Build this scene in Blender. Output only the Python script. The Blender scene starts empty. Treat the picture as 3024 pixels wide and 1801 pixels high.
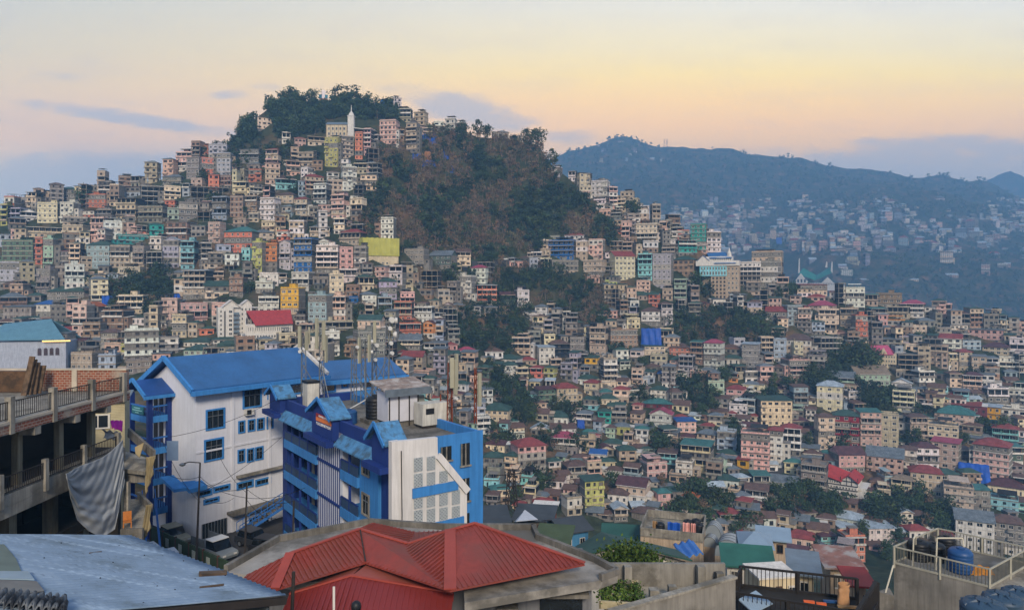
import bpy, math, random
import numpy as np
from mathutils import Vector, Matrix
R=math.radians
SC=bpy.context.scene
COL=bpy.context.collection
rnd=random.Random(7)
# ---------------------------------------------------------------- camera (metres; camera is the origin, +Y is the way it looks)
F=2041.; CX=1512.; HY=860.
def P(px,py,Y): return Vector(((px-CX)/F*Y,Y,(HY-py)/F*Y))
def PZ(px,py,Z):
    Y=Z*F/(HY-py); return P(px,py,Y)
cam=bpy.data.objects.new('camera',bpy.data.cameras.new('camera')); COL.objects.link(cam)
cam.rotation_euler=(R(90),0,0); cam.data.sensor_width=36; cam.data.lens=36*F/3024
cam.data.shift_y=-(900.5-HY)/3024; cam.data.clip_start=.1; cam.data.clip_end=20000
SC.camera=cam
SC.view_settings.view_transform='Standard'; SC.view_settings.look='None'; SC.view_settings.exposure=1.0; SC.view_settings.gamma=1
SC.cycles.use_denoising=True
SC.cycles.max_bounces=6; SC.cycles.diffuse_bounces=3; SC.cycles.volume_bounces=0
# ---------------------------------------------------------------- helpers
def lin(h):
    h=h.lstrip('#'); o=[]
    for i in (0,2,4):
        c=int(h[i:i+2],16)/255; o.append(c/12.92 if c<=.04045 else ((c+.055)/1.055)**2.4)
    return tuple(o)
def tag(o,label=None,cat=None,group=None,kind=None):
    if label: o['label']=label
    if cat: o['category']=cat
    if group: o['group']=group
    if kind: o['kind']=kind
    return o
def empty(name,loc,rz=0,label=None,cat=None,group=None):
    o=bpy.data.objects.new(name,None); COL.objects.link(o); o.location=loc; o.rotation_euler=(0,0,rz); o.empty_display_size=.5
    return tag(o,label,cat,group)
def link(name,me,parent=None):
    o=bpy.data.objects.new(name,me); COL.objects.link(o)
    if parent: o.parent=parent
    return o
def copy_tree(o,parent=None):
    c=o.copy(); COL.objects.link(c); c.parent=parent
    for ch in list(o.children): copy_tree(ch,c)
    return c
class MB:
    def __init__(s): s.v=[];s.f=[];s.m=[];s.c=[]
    def add(s,pts,faces,m=0,col=None):
        b=len(s.v); s.v+= [tuple(p) for p in pts]
        for f in faces: s.f.append([b+i for i in f]); s.m.append(m); s.c.append(col)
        return s
    def box(s,x0,x1,y0,y1,z0,z1,m=0,col=None,M=None):
        p=[(x0,y0,z0),(x1,y0,z0),(x1,y1,z0),(x0,y1,z0),(x0,y0,z1),(x1,y0,z1),(x1,y1,z1),(x0,y1,z1)]
        if M is not None: p=[M@Vector(q) for q in p]
        return s.add(p,[(3,2,1,0),(4,5,6,7),(0,1,5,4),(1,2,6,5),(2,3,7,6),(3,0,4,7)],m,col)
    def beam(s,a,b,w,h,m=0):
        a=Vector(a);b=Vector(b);d=(b-a).normalized()
        up=Vector((0,0,1)) if abs(d.z)<.95 else Vector((0,1,0))
        x=d.cross(up).normalized()*w/2; y=x.cross(d).normalized()*h/2
        return s.add([a-x-y,a+x-y,a+x+y,a-x+y,b-x-y,b+x-y,b+x+y,b-x+y],[(0,1,2,3),(7,6,5,4),(4,5,1,0),(5,6,2,1),(6,7,3,2),(7,4,0,3)],m)
    def tube(s,a,b,r,m=0,n=6,r2=None,cap=True):
        a=Vector(a);b=Vector(b);d=(b-a).normalized();r2=r if r2 is None else r2
        up=Vector((0,0,1)) if abs(d.z)<.95 else Vector((0,1,0))
        x=d.cross(up).normalized();y=d.cross(x).normalized(); pts=[]
        for k,(c,rr) in enumerate(((a,r),(b,r2))):
            for i in range(n): t=2*math.pi*i/n; pts.append(c+x*math.cos(t)*rr+y*math.sin(t)*rr)
        fs=[(i,(i+1)%n,n+(i+1)%n,n+i) for i in range(n)]
        if cap: fs+=[tuple(range(n-1,-1,-1)),tuple(range(n,2*n))]
        return s.add(pts,fs,m)
    def path(s,pts,r,m=0,n=5):
        for a,b in zip(pts,pts[1:]): s.tube(a,b,r,m,n)
        return s
    def lathe(s,prof,c=(0,0,0),n=12,m=0):
        pts=[];fs=[]
        for r,z in prof:
            for i in range(n): t=2*math.pi*i/n; pts.append((c[0]+r*math.cos(t),c[1]+r*math.sin(t),c[2]+z))
        for k in range(len(prof)-1):
            for i in range(n): fs.append((k*n+i,k*n+(i+1)%n,(k+1)*n+(i+1)%n,(k+1)*n+i))
        fs.append(tuple(range((len(prof)-1)*n,len(prof)*n))); fs.append(tuple(range(n-1,-1,-1)))
        return s.add(pts,fs,m)
    def slab(s,top,th,m=0,axis=(0,0,-1)):
        n=len(top); d=Vector(axis)*th; top=[Vector(p) for p in top]
        pts=top+[p+d for p in top]
        return s.add(pts,[tuple(range(n)),tuple(range(2*n-1,n-1,-1))]+[(i,n+i,n+(i+1)%n,(i+1)%n) for i in range(n)],m)
    def grid(s,fn,nu,nv,m=0):
        pts=[fn(i/nu,j/nv) for j in range(nv+1) for i in range(nu+1)]
        return s.add(pts,[(j*(nu+1)+i,j*(nu+1)+i+1,(j+1)*(nu+1)+i+1,(j+1)*(nu+1)+i) for j in range(nv) for i in range(nu)],m)
    def mesh(s,name,mats,smooth=False):
        me=bpy.data.meshes.new(name); me.from_pydata(s.v,[],s.f)
        for mt in (mats if isinstance(mats,(list,tuple)) else [mats]): me.materials.append(mt)
        me.polygons.foreach_set('material_index',s.m)
        if smooth: me.polygons.foreach_set('use_smooth',[True]*len(s.f))
        if any(c is not None for c in s.c):
            at=me.attributes.new('Col','FLOAT_COLOR','CORNER'); buf=[]
            for f,c in zip(s.f,s.c):
                c=c or (.3,.3,.3); buf+= [c[0],c[1],c[2],1.]*len(f)
            at.data.foreach_set('color',buf)
        me.update(); return me
    def build(s,name,mats,parent=None,smooth=False): return link(name,s.mesh(name,mats,smooth),parent)
# ---------------------------------------------------------------- materials
def nodes(name):
    m=bpy.data.materials.new(name); m.use_nodes=True; nt=m.node_tree; b=nt.nodes['Principled BSDF']; return m,nt,b
def N(nt,t,**kw):
    n=nt.nodes.new(t)
    for k,v in kw.items(): setattr(n,k,v)
    return n
def mixc(nt,fac,a,b,blend='MIX'):
    n=N(nt,'ShaderNodeMix',data_type='RGBA',blend_type=blend)
    for i,val in ((0,fac),(6,a),(7,b)):
        if hasattr(val,'links'): nt.links.new(val,n.inputs[i])
        elif i==0: n.inputs[0].default_value=val
        else: n.inputs[i].default_value=(*val[:3],1)
    return n.outputs[2]
def noise(nt,vec,scale,detail=4,rough=.6):
    n=N(nt,'ShaderNodeTexNoise'); n.inputs['Scale'].default_value=scale; n.inputs['Detail'].default_value=detail; n.inputs['Roughness'].default_value=rough
    if vec is not None: nt.links.new(vec,n.inputs['Vector'])
    return n.outputs['Fac']
def ramp(nt,fac,stops):
    r=N(nt,'ShaderNodeValToRGB'); e=r.color_ramp.elements
    while len(e)<len(stops): e.new(.5)
    for el,(p,c) in zip(e,stops): el.position=p; el.color=(*c[:3],1) if hasattr(c,'__len__') else (c,c,c,1)
    nt.links.new(fac,r.inputs[0]); return r.outputs[0]
def mapped(nt,scale=(1,1,1),rand=False):
    tc=N(nt,'ShaderNodeTexCoord'); mp=N(nt,'ShaderNodeMapping'); mp.inputs['Scale'].default_value=scale
    nt.links.new(tc.outputs['Object'],mp.inputs['Vector'])
    if rand:
        oi=N(nt,'ShaderNodeObjectInfo'); mu=N(nt,'ShaderNodeMath',operation='MULTIPLY'); mu.inputs[1].default_value=97.
        nt.links.new(oi.outputs['Random'],mu.inputs[0]); nt.links.new(mu.outputs[0],mp.inputs['Location'])
    return mp.outputs['Vector']
MATS={}
def mat(name,hexc,rough=.8,amt=.25,scale=1.5,streak=0.,metal=0.,bump=0.,emis=None,spec=.3,stain=None,wave=None):
    if name in MATS: return MATS[name]
    m,nt,b=nodes(name); c=lin(hexc) if isinstance(hexc,str) else hexc
    vec=mapped(nt); f=noise(nt,vec,scale,5)
    col=ramp(nt,f,[(.3,[x*(1-amt) for x in c]),(.7,[min(1,x*(1+amt)) for x in c])])
    if streak:
        v2=mapped(nt,(2.2,2.2,.16)); s=noise(nt,v2,1.6,4,.7)
        col=mixc(nt,1.,col,ramp(nt,s,[(.38,1-streak),(.62,1.)]),'MULTIPLY')
    if stain:
        s=noise(nt,mapped(nt),scale*.45+.13,6,.65); col=mixc(nt,ramp(nt,s,[(.48,0.),(.6,1.)]),col,lin(stain))
    nt.links.new(col,b.inputs['Base Color']); b.inputs['Roughness'].default_value=rough; b.inputs['Metallic'].default_value=metal
    b.inputs['Specular IOR Level'].default_value=spec
    h=None
    if wave:
        w=N(nt,'ShaderNodeTexWave',wave_type='BANDS',bands_direction=wave[0]); w.inputs['Scale'].default_value=wave[1]
        nt.links.new(mapped(nt),w.inputs['Vector']); h=w.outputs['Fac']; bump=wave[2]
    if bump:
        bp=N(nt,'ShaderNodeBump'); bp.inputs['Strength'].default_value=bump; bp.inputs['Distance'].default_value=.05
        nt.links.new(h if h is not None else noise(nt,mapped(nt),scale*6,4),bp.inputs['Height']); nt.links.new(bp.outputs[0],b.inputs['Normal'])
    if emis: b.inputs['Emission Color'].default_value=(*lin(emis[0]),1); b.inputs['Emission Strength'].default_value=emis[1]
    MATS[name]=m; return m
def objcol_mat(name,rough=.85,streak=.35,attr=None,amt=.18):
    m,nt,b=nodes(name)
    if attr: a=N(nt,'ShaderNodeAttribute',attribute_name=attr); c=a.outputs['Color']
    else: c=N(nt,'ShaderNodeObjectInfo').outputs['Color']
    f=noise(nt,mapped(nt,(1,1,1),True),.55,6,.65)
    c=mixc(nt,1.,c,ramp(nt,f,[(.32,1-amt*1.6),(.62,1.+amt*.3)]),'MULTIPLY')
    if streak:
        s=noise(nt,mapped(nt,(1.4,1.4,.14),True),1.3,4,.7)
        c=mixc(nt,1.,c,ramp(nt,s,[(.36,1-streak),(.56,1.)]),'MULTIPLY')
    nt.links.new(c,b.inputs['Base Color']); b.inputs['Roughness'].default_value=rough; b.inputs['Specular IOR Level'].default_value=.2
    return m
# ---------------------------------------------------------------- world: dusk sky
w=bpy.data.worlds.new('World'); SC.world=w; w.use_nodes=True; nt=w.node_tree; nt.nodes.clear()
def M2(op,a,b=None,c=None,clamp=False):
    n=N(nt,'ShaderNodeMath',operation=op,use_clamp=clamp)
    for i,x in enumerate((a,b,c)):
        if x is None: continue
        if hasattr(x,'links'): nt.links.new(x,n.inputs[i])
        else: n.inputs[i].default_value=x
    return n.outputs[0]
tc=N(nt,'ShaderNodeTexCoord'); sp=N(nt,'ShaderNodeSeparateXYZ'); nt.links.new(tc.outputs['Generated'],sp.inputs[0])
yy=M2('MAXIMUM',sp.outputs[1],.12); U=M2('DIVIDE',sp.outputs[0],yy); V=M2('DIVIDE',sp.outputs[2],yy)
def sr(*c): return lin('%02x%02x%02x'%c)
S0=(.155,.255,.48); EXPO=2.**SC.view_settings.exposure
def air(c,v):   # sky colour that reads as c once the evening haze lies in front of it
    L=min(3950,680/max(v,.01)); T=math.exp(-.00033*L); c=lin('%02x%02x%02x'%c)
    return tuple(max(.02,(x-s*(1-T))/(T*EXPO)) for x,s in zip(c,S0))
def st(l): return [(v,air(c,v)) for v,c in l]+[(.62,(.29,.32,.39)),(1.,(.19,.25,.38))]
right=ramp(nt,V,st([(.12,(150,158,186)),(.18,(176,172,186)),(.205,(216,186,172)),(.24,(240,199,168)),(.275,(250,211,165)),(.315,(251,224,168)),(.35,(244,227,190)),(.41,(234,228,216))]))
left=ramp(nt,V,st([(.12,(138,160,192)),(.16,(156,170,194)),(.19,(190,182,190)),(.22,(218,192,184)),(.26,(229,201,184)),(.30,(231,207,183)),(.35,(224,209,188)),(.41,(215,209,198))]))
mr=N(nt,'ShaderNodeMapRange',interpolation_type='SMOOTHSTEP'); nt.links.new(U,mr.inputs[0]); mr.inputs[1].default_value=-.75; mr.inputs[2].default_value=.45
skyc=mixc(nt,mr.outputs[0],left,right)
cb=N(nt,'ShaderNodeCombineXYZ'); nt.links.new(U,cb.inputs[0]); nt.links.new(V,cb.inputs[1])
mp=N(nt,'ShaderNodeMapping'); mp.inputs['Scale'].default_value=(7,26,1); nt.links.new(cb.outputs[0],mp.inputs[0])
n1=N(nt,'ShaderNodeTexNoise'); n1.inputs['Scale'].default_value=1.; n1.inputs['Detail'].default_value=7; n1.inputs['Roughness'].default_value=.6; nt.links.new(mp.outputs[0],n1.inputs['Vector'])
mp2=N(nt,'ShaderNodeMapping'); mp2.inputs['Scale'].default_value=(28,40,1); nt.links.new(cb.outputs[0],mp2.inputs[0])
n2=N(nt,'ShaderNodeTexNoise'); n2.inputs['Scale'].default_value=1.; n2.inputs['Detail'].default_value=6; nt.links.new(mp2.outputs[0],n2.inputs['Vector'])
tot=None
for px,py,ru,rv,tilt,amp in [(235,325,230,26,.12,.85),(470,366,290,26,.14,.9),(560,388,260,16,.1,.7),(330,300,200,12,.1,.4),(676,281,66,19,0,.6),(788,258,58,17,.1,.6),(1210,288,130,36,.2,.62),(1370,325,260,62,.22,.85),(240,545,620,110,0,1.),(2720,468,620,80,-.03,.9),(1660,405,150,34,0,.5),(95,214,190,22,.12,.42),(2300,480,300,40,-.05,.5),(420,402,360,18,.0,.4)]:
    du=M2('SUBTRACT',U,(px-CX)/F); dv=M2('SUBTRACT',V,(HY-py)/F); dv=M2('MULTIPLY_ADD',du,tilt,dv)
    e=M2('ADD',M2('POWER',M2('DIVIDE',du,ru/F),2.),M2('POWER',M2('DIVIDE',dv,rv/F),2.))
    g=M2('MULTIPLY',M2('SUBTRACT',1.3,e),amp); g=M2('MAXIMUM',g,0.); tot=g if tot is None else M2('MAXIMUM',tot,g)
nn=M2('ADD',M2('MULTIPLY',M2('SUBTRACT',n1.outputs['Fac'],.5),3.4),M2('MULTIPLY',M2('SUBTRACT',n2.outputs['Fac'],.5),1.3))
cm=M2('MULTIPLY_ADD',nn,M2('MINIMUM',M2('MULTIPLY',tot,2.5),1.),M2('SUBTRACT',tot,.22))
cm=N(nt,'ShaderNodeMapRange',interpolation_type='SMOOTHSTEP'); 
cmi=M2('ADD',M2('MULTIPLY',nn,M2('MINIMUM',M2('MULTIPLY',tot,1.6),.75)),M2('SUBTRACT',tot,.25)); nt.links.new(cmi,cm.inputs[0]); cm.inputs[1].default_value=0; cm.inputs[2].default_value=1.0
wisp=N(nt,'ShaderNodeMapRange'); nt.links.new(n1.outputs['Fac'],wisp.inputs[0]); wisp.inputs[1].default_value=.49; wisp.inputs[2].default_value=.74; wisp.inputs[4].default_value=.2
cloud=mixc(nt,mr.outputs[0],air((176,178,196),.24),air((172,172,190),.21))
skyc=mixc(nt,wisp.outputs[0],skyc,cloud)
skyc=mixc(nt,M2('MULTIPLY',cm.outputs[0],.85),skyc,cloud)
nish=N(nt,'ShaderNodeTexSky',sky_type='NISHITA'); nish.sun_disc=False; nish.sun_elevation=R(14); nish.sun_rotation=R(215)
bg1=N(nt,'ShaderNodeBackground'); nt.links.new(skyc,bg1.inputs[0]); bg1.inputs[1].default_value=WORLD_STR if 'WORLD_STR' in globals() else 1.0
bg2=N(nt,'ShaderNodeBackground'); nt.links.new(nish.outputs[0],bg2.inputs[0]); bg2.inputs[1].default_value=.012
ad=N(nt,'ShaderNodeAddShader'); out=N(nt,'ShaderNodeOutputWorld')
nt.links.new(bg1.outputs[0],ad.inputs[0]); nt.links.new(bg2.outputs[0],ad.inputs[1]); nt.links.new(ad.outputs[0],out.inputs[0])
sl=bpy.data.lights.new('sun','SUN'); sl.energy=1.9; sl.angle=R(14); sl.color=(1.,.85,.67)
so=bpy.data.objects.new('sun',sl); COL.objects.link(so); so.location=(-40,-60,60)
so.rotation_euler=Vector((-.14,.82,-.50)).to_track_quat('-Z','Y').to_euler()
# ---------------------------------------------------------------- terrain: a height field along each line of sight from the camera hill
def zz(py,Y): return (HY-py)/F*Y
NEARL=[(2,-24),(40,-25),(85,-26),(150,-33),(210,-41)]
NEARR=[(2,-24),(15,-24.5),(30,-28),(60,-40),(100,-58),(150,-80),(205,-94)]
def mixn(t):
    ys=[2,15,30,40,60,85,100,150,205,210]
    a=np.interp(ys,*zip(*NEARL)); b=np.interp(ys,*zip(*NEARR)); return list(zip(ys,a*(1-t)+b*t))
FARC=[(-700,760),(0,740),(1000,600),(1500,520),(1640,470),(1700,438),(1770,408),(1850,402),(1900,418),(1960,442),(2030,447),(2100,440),(2200,446),(2300,448),(2400,478),(2500,508),(2600,514),(2750,522),(2870,520),(2950,556),(3024,592),(3200,650),(3800,700)]
def town(px,t,low,crest):
    pts=[(Y,z) for Y,z in mixn(t)]
    for py,Y in low+[crest]: pts.append((Y,zz(py,Y)))
    cy=crest[1]; cz=zz(crest[0],cy)
    pts+= [(cy+12,cz-1.),(cy+70,cz-40),(cy+190,min(cz-90,-60)),(800,-110)]
    fc=np.interp(px,*zip(*FARC))
    for py,Y in ((930,1250),(800,1560),(700,1830),(620,2080),(540,2360)):
        if py>fc+25: pts.append((Y,zz(py,Y)))
    pts+= [(2700,zz(fc,2700)),(2780,zz(fc,2700)-10),(3200,160),(3900,-60)]
    pts.sort(); return pts
LL=[(1250,268),(1000,325),(850,358),(700,388)]
COLS=[(-700,town(-700,0,[(1250,268),(1000,325),(800,375)],(690,410))),
(0,town(0,0,[(1250,268),(1000,325),(800,372),(700,392)],(622,415))),
(300,town(300,0,LL,(578,430))),
(500,town(500,.1,LL,(525,438))),
(620,town(620,.15,LL+[(540,430)],(448,450))),
(720,town(720,.2,LL+[(540,432)],(372,464))),
(800,town(800,.25,LL+[(500,440)],(312,474))),
(860,town(860,.3,LL+[(500,442)],(292,480))),
(960,town(960,.35,LL+[(500,442)],(298,490))),
(1020,town(1020,.4,LL+[(500,442)],(278,492))),
(1100,town(1100,.5,LL+[(500,442)],(305,492))),
(1200,town(1200,.6,[(1300,290),(1000,345),(850,375),(700,400),(500,446)],(352,492))),
(1330,town(1330,.8,[(1400,275),(1250,310),(1000,365),(850,395),(700,420),(500,456)],(386,490))),
(1480,town(1480,1,[(1560,252),(1400,285),(1250,325),(1000,382),(860,410),(750,430),(600,455)],(404,485))),
(1590,town(1590,1,[(1600,250),(1510,268),(1320,318),(1150,360),(1000,394),(860,420),(750,438),(600,458)],(428,480))),
(1640,town(1640,1,[(1600,250),(1510,268),(1320,320),(1150,362),(1000,396),(860,422),(750,440),(600,458)],(500,474))),
(1750,town(1750,1,[(1600,250),(1510,270),(1320,322),(1150,364),(1000,398),(860,424),(750,440)],(575,468))),
(1850,town(1850,1,[(1610,250),(1510,271),(1320,323),(1150,365),(1000,399),(860,428),(750,446)],(628,464))),
(1950,town(1950,1,[(1620,252),(1510,272),(1320,324),(1150,365),(1000,400),(860,430),(760,446)],(672,458))),
(2060,town(2060,1,[(1625,255),(1510,274),(1320,326),(1150,366),(1000,401),(880,430)],(735,452))),
(2200,town(2200,1,[(1630,258),(1510,276),(1320,328),(1150,367),(1000,402),(900,425)],(800,448))),
(2320,town(2320,1,[(1635,262),(1510,280),(1320,329),(1150,368),(1000,402),(920,420)],(848,442))),
(2440,town(2440,1,[(1640,264),(1510,282),(1320,330),(1150,368),(1000,402),(940,416)],(876,438))),
(2600,town(2600,1,[(1640,266),(1510,284),(1320,330),(1150,368),(1000,400)],(905,432))),
(2750,town(2750,1,[(1640,268),(1510,286),(1320,330),(1150,367),(1020,396)],(938,424))),
(2880,town(2880,1,[(1640,268),(1510,286),(1320,330),(1150,366),(1040,392)],(972,415))),
(3024,town(3024,1,[(1640,268),(1510,286),(1320,330),(1150,365),(1060,386)],(1000,408))),
(3800,town(3800,1,[(1640,268),(1510,286),(1320,330),(1150,362)],(1040,395)))]
CPX=np.array([c[0] for c in COLS],float)
YG=np.concatenate([np.linspace(2,90,16),np.linspace(94,250,40),np.linspace(252,560,155),np.linspace(570,3000,150),np.linspace(3020,3900,20)])
ZC=np.array([np.interp(YG,*zip(*c[1])) for c in COLS])
for k in range(2):    # soften the knots
    ZC[:,1:-1]=.25*ZC[:,:-2]+.5*ZC[:,1:-1]+.25*ZC[:,2:]
_r=np.random.RandomState(3); NT=_r.rand(64,64)
def vnoise(x,y):
    xi=np.floor(x).astype(int);yi=np.floor(y).astype(int);fx=x-xi;fy=y-yi;fx=fx*fx*(3-2*fx);fy=fy*fy*(3-2*fy)
    g=lambda a,b:NT[a%64,b%64]
    return (g(xi,yi)*(1-fx)+g(xi+1,yi)*fx)*(1-fy)+(g(xi,yi+1)*(1-fx)+g(xi+1,yi+1)*fx)*fy-.5
def hgt(px,Y):
    px=np.asarray(px,float);Y=np.asarray(Y,float)
    px,Y=np.broadcast_arrays(px,Y)
    j=np.clip(np.searchsorted(CPX,px)-1,0,len(CPX)-2); t=np.clip((px-CPX[j])/(CPX[j+1]-CPX[j]),0,1)
    k=np.clip(np.searchsorted(YG,Y)-1,0,len(YG)-2); s=np.clip((Y-YG[k])/(YG[k+1]-YG[k]),0,1)
    z0=ZC[j,k]*(1-s)+ZC[j,k+1]*s; z1=ZC[j+1,k]*(1-s)+ZC[j+1,k+1]*s
    z=z0*(1-t)+z1*t; X=(px-CX)/F*Y
    far=np.clip((Y-700)/500,0,1); near=np.clip((Y-95)/60,0,1)
    z=z+near*(1-far)*(vnoise(X/17,Y/17)*2.6+vnoise(X/6,Y/6)*1.)
    z=z+far*(vnoise(X/260,Y/260)*40*np.clip((2700-Y)/800,0,1)*3.4+vnoise(X/105,Y/105)*34+vnoise(X/32,Y/32)*10)
    return z
YS=np.concatenate([np.linspace(96,560,700),np.linspace(562,3000,900)])
def hit(px,py,y0=96,y1=1e9):
    z=hgt(px,YS); ok=(z/YS>=(HY-py)/F)&(YS>=y0)&(YS<=y1)
    i=np.argmax(ok)
    if not ok[i]: return None
    return P(px,py,YS[i])
pg=np.concatenate([np.linspace(-700,-20,28),np.linspace(0,3040,244),np.linspace(3070,3800,24)])
PX,YY=np.meshgrid(pg,YG); ZZ=hgt(PX,YY); XX=(PX-CX)/F*YY
nx=len(pg); ny=len(YG); vs=np.stack([XX,YY,ZZ],-1).reshape(-1,3)
mb=MB(); mb.v=[tuple(v) for v in vs]; mb.f=[(j*nx+i,j*nx+i+1,(j+1)*nx+i+1,(j+1)*nx+i) for j in range(ny-1) for i in range(nx-1)]; mb.m=[0]*len(mb.f); mb.c=[None]*len(mb.f)
m,nt2,b=nodes('hillside_earth'); 
tcv=mapped(nt2); f1=noise(nt2,tcv,.035,8,.62); f2=noise(nt2,tcv,.25,6,.7)
c1=ramp(nt2,f1,[(.36,lin('2c3626')),(.5,lin('3e4230')),(.6,lin('594b38')),(.7,lin('745a44'))])
c2=ramp(nt2,f2,[(.3,.45),(.7,1.25)]); nt2.links.new(mixc(nt2,1.,c1,c2,'MULTIPLY'),b.inputs['Base Color']); b.inputs['Roughness'].default_value=1; b.inputs['Specular IOR Level'].default_value=0
terr=mb.build('hillside_terrain',m); tag(terr,'steep scrub-covered hillsides of the valley and far ridge','hillside',kind='structure')
terr.data.polygons.foreach_set('use_smooth',[True]*len(mb.f))
gm=mat('earth','4a4338',1,.3,.2)
g=MB().box(-90,90,-60,3,-26,-24.02).build('ground',gm); tag(g,'bare ground under the viewpoint','ground',kind='structure')
# second ridge far behind on the right
def fr(u,v):
    px=2700+u*900; Y=3300+v*500; c=np.interp(px,[2700,2800,2880,2930,2965,2990,3024,3100,3250,3600],[620,575,545,520,508,514,532,570,620,660])
    zc=(HY-c)/F*3500; prof=1-abs(v-.33)/.67 if v>.33 else v/.33
    return ((px-CX)/F*3500+(v-.33)*200,Y,-120+(zc+120)*prof+ (vnoise(np.array(px/14.),np.array(v*14.))*26 if .05<v<.3 else 0)+vnoise(np.array(px/6.),np.array(v*30.))*8)
fm=MB().grid(fr,70,24).build('far_hill',m,smooth=True); tag(fm,'distant blue hill behind the right end of the ridge','hill',kind='structure')
# haze
me=MB().box(-2000,4200,-70,3950,-140,680).mesh('haze',[])
hz=link('haze',me); tag(hz,'thin blue evening haze filling the valley','haze',kind='stuff')
hm=bpy.data.materials.new('haze_air'); hm.use_nodes=True; nth=hm.node_tree; nth.nodes.clear()
pv=N(nth,'ShaderNodeVolumePrincipled'); ho=N(nth,'ShaderNodeOutputMaterial'); nth.links.new(pv.outputs[0],ho.inputs['Volume'])
pv.inputs['Color'].default_value=(.26,.57,1.,1); pv.inputs['Density'].default_value=.00033; pv.inputs['Anisotropy'].default_value=0.
me.materials.append(hm)
# ---------------------------------------------------------------- foliage
def leaf_mat(name):
    m,nt,b=nodes(name); a=N(nt,'ShaderNodeAttribute',attribute_name='Col'); oi=N(nt,'ShaderNodeObjectInfo')
    hs=N(nt,'ShaderNodeHueSaturation'); nt.links.new(a.outputs['Color'],hs.inputs['Color'])
    mr=N(nt,'ShaderNodeMapRange'); nt.links.new(oi.outputs['Random'],mr.inputs[0]); mr.inputs[3].default_value=.75; mr.inputs[4].default_value=1.25; nt.links.new(mr.outputs[0],hs.inputs['Value'])
    nt.links.new(hs.outputs[0],b.inputs['Base Color']); b.inputs['Roughness'].default_value=.8; b.inputs['Specular IOR Level'].default_value=.15
    return m
LEAF=leaf_mat('foliage'); BARK=mat('bark','5a4a3c',1,.3,4)
GREENS=[lin(h) for h in ('2c3a26','34452b','26352a','3d4a2c','2f4030')]
DRY=[lin(h) for h in ('685844','5a5440','6e5c46','545338','725a46')]
nr=np.random.RandomState(11)
def crown_pts(n,h,w,clumps,shape=0):
    """leaf clump centres spread through an uneven crown: n leaves, height h, width w"""
    cs=[]
    for i in range(clumps):
        a=nr.rand()*6.283; t=nr.rand(); rr=math.sqrt(nr.rand())*.42*w*(math.sin(math.pi*(.12+.8*t)) if shape==0 else 1-.85*t)
        cs.append((math.cos(a)*rr,math.sin(a)*rr,h*(.05+.95*t),w*(.14+.16*nr.rand())))
    cs=np.array(cs); k=nr.randint(0,clumps,n); d=nr.normal(size=(n,3)); d/=np.linalg.norm(d,axis=1)[:,None]
    return cs[k,:3]+d*(cs[k,3]*(.55+.5*nr.rand(n)))[:,None]*np.array([1,1,.75]),k
def leaf_quads(c,size,cols):
    n=len(c); a=nr.normal(size=(n,3)); a/=np.linalg.norm(a,axis=1)[:,None]; b=np.cross(a,nr.normal(size=(n,3))); b/=np.linalg.norm(b,axis=1)[:,None]
    s=(size*(.6+.8*nr.rand(n)))[:,None]; a=a*s; b=b*s*.62
    v=np.stack([c-a,c-b*.9,c+a,c+b],1).reshape(-1,3)
    return v,np.repeat(cols,4,axis=0)
def quads_mesh(name,v,cols,mt):
    n=len(v)//4; me=bpy.data.meshes.new(name); me.vertices.add(len(v)); me.vertices.foreach_set('co',v.astype(np.float32).ravel())
    me.loops.add(4*n); me.loops.foreach_set('vertex_index',np.arange(4*n,dtype=np.int32)); me.polygons.add(n)
    me.polygons.foreach_set('loop_start',np.arange(0,4*n,4,dtype=np.int32)); 
    try: me.polygons.foreach_set('loop_total',np.full(n,4,dtype=np.int32))
    except Exception: pass
    at=me.attributes.new('Col','FLOAT_COLOR','CORNER'); c4=np.ones((4*n,4),np.float32); c4[:,:3]=cols; at.data.foreach_set('color',c4.ravel())
    me.materials.append(mt); me.update(calc_edges=True); return me
def tree_arrays(kind,n,leaf,h,w):
    shape=1 if kind=='cone' else 0
    c,k=crown_pts(n,h,w,max(6,int(n/26)),shape); pal=np.array(DRY if kind=='dry' else GREENS)
    base=pal[nr.randint(0,len(pal))]; cl=(.7+.6*nr.rand(k.max()+1))[k][:,None]
    cols=base*cl*(.85+.3*nr.rand(n))[:,None]*(.9+.2*nr.rand(n,3))
    return leaf_quads(c,leaf,cols)
# tree prototypes for single trees: unit ~ 8 m
def tree_proto(kind,h,w,n,leaf):
    v,c=tree_arrays(kind,n,leaf,h*.82,w); v[:,2]+=h*.2
    cm=quads_mesh('crown',v,c,LEAF); t=MB(); t.tube((0,0,-2.5),(0.1,0,h*.5),.16+h*.012,0,7,.1)
    for i in range(5):
        a=i*1.3+nr.rand(); z=h*(.28+.09*i); t.tube((.05,0,z),(math.cos(a)*w*.3,math.sin(a)*w*.3,z+h*.2),.08,0,5,.03)
    return cm,t.mesh('trunk',BARK)
PROTO=[tree_proto('green',8,8,760,.42),tree_proto('green',9,6.5,640,.42),tree_proto('green',7,9,820,.42),tree_proto('cone',11,6,620,.42),tree_proto('dry',8,7,420,.40)]
TREES=[]
def tree(loc,k,s,rz=0):
    o=empty('tree',loc,rz); o.scale=(s,s,s*(.9+.25*rnd.random())); c=link('crown',PROTO[k][0],o); link('trunk',PROTO[k][1],o); o['category']='tree'; o['group']='trees among the hillside houses'
    TREES.append((o,k,s)); return o
def in_poly(x,y,poly):
    c=False;j=len(poly)-1
    for i in range(len(poly)):
        xi,yi=poly[i];xj,yj=poly[j]
        if (yi>y)!=(yj>y) and x<(xj-xi)*(y-yi)/(yj-yi)+xi: c=not c
        j=i
    return c
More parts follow.
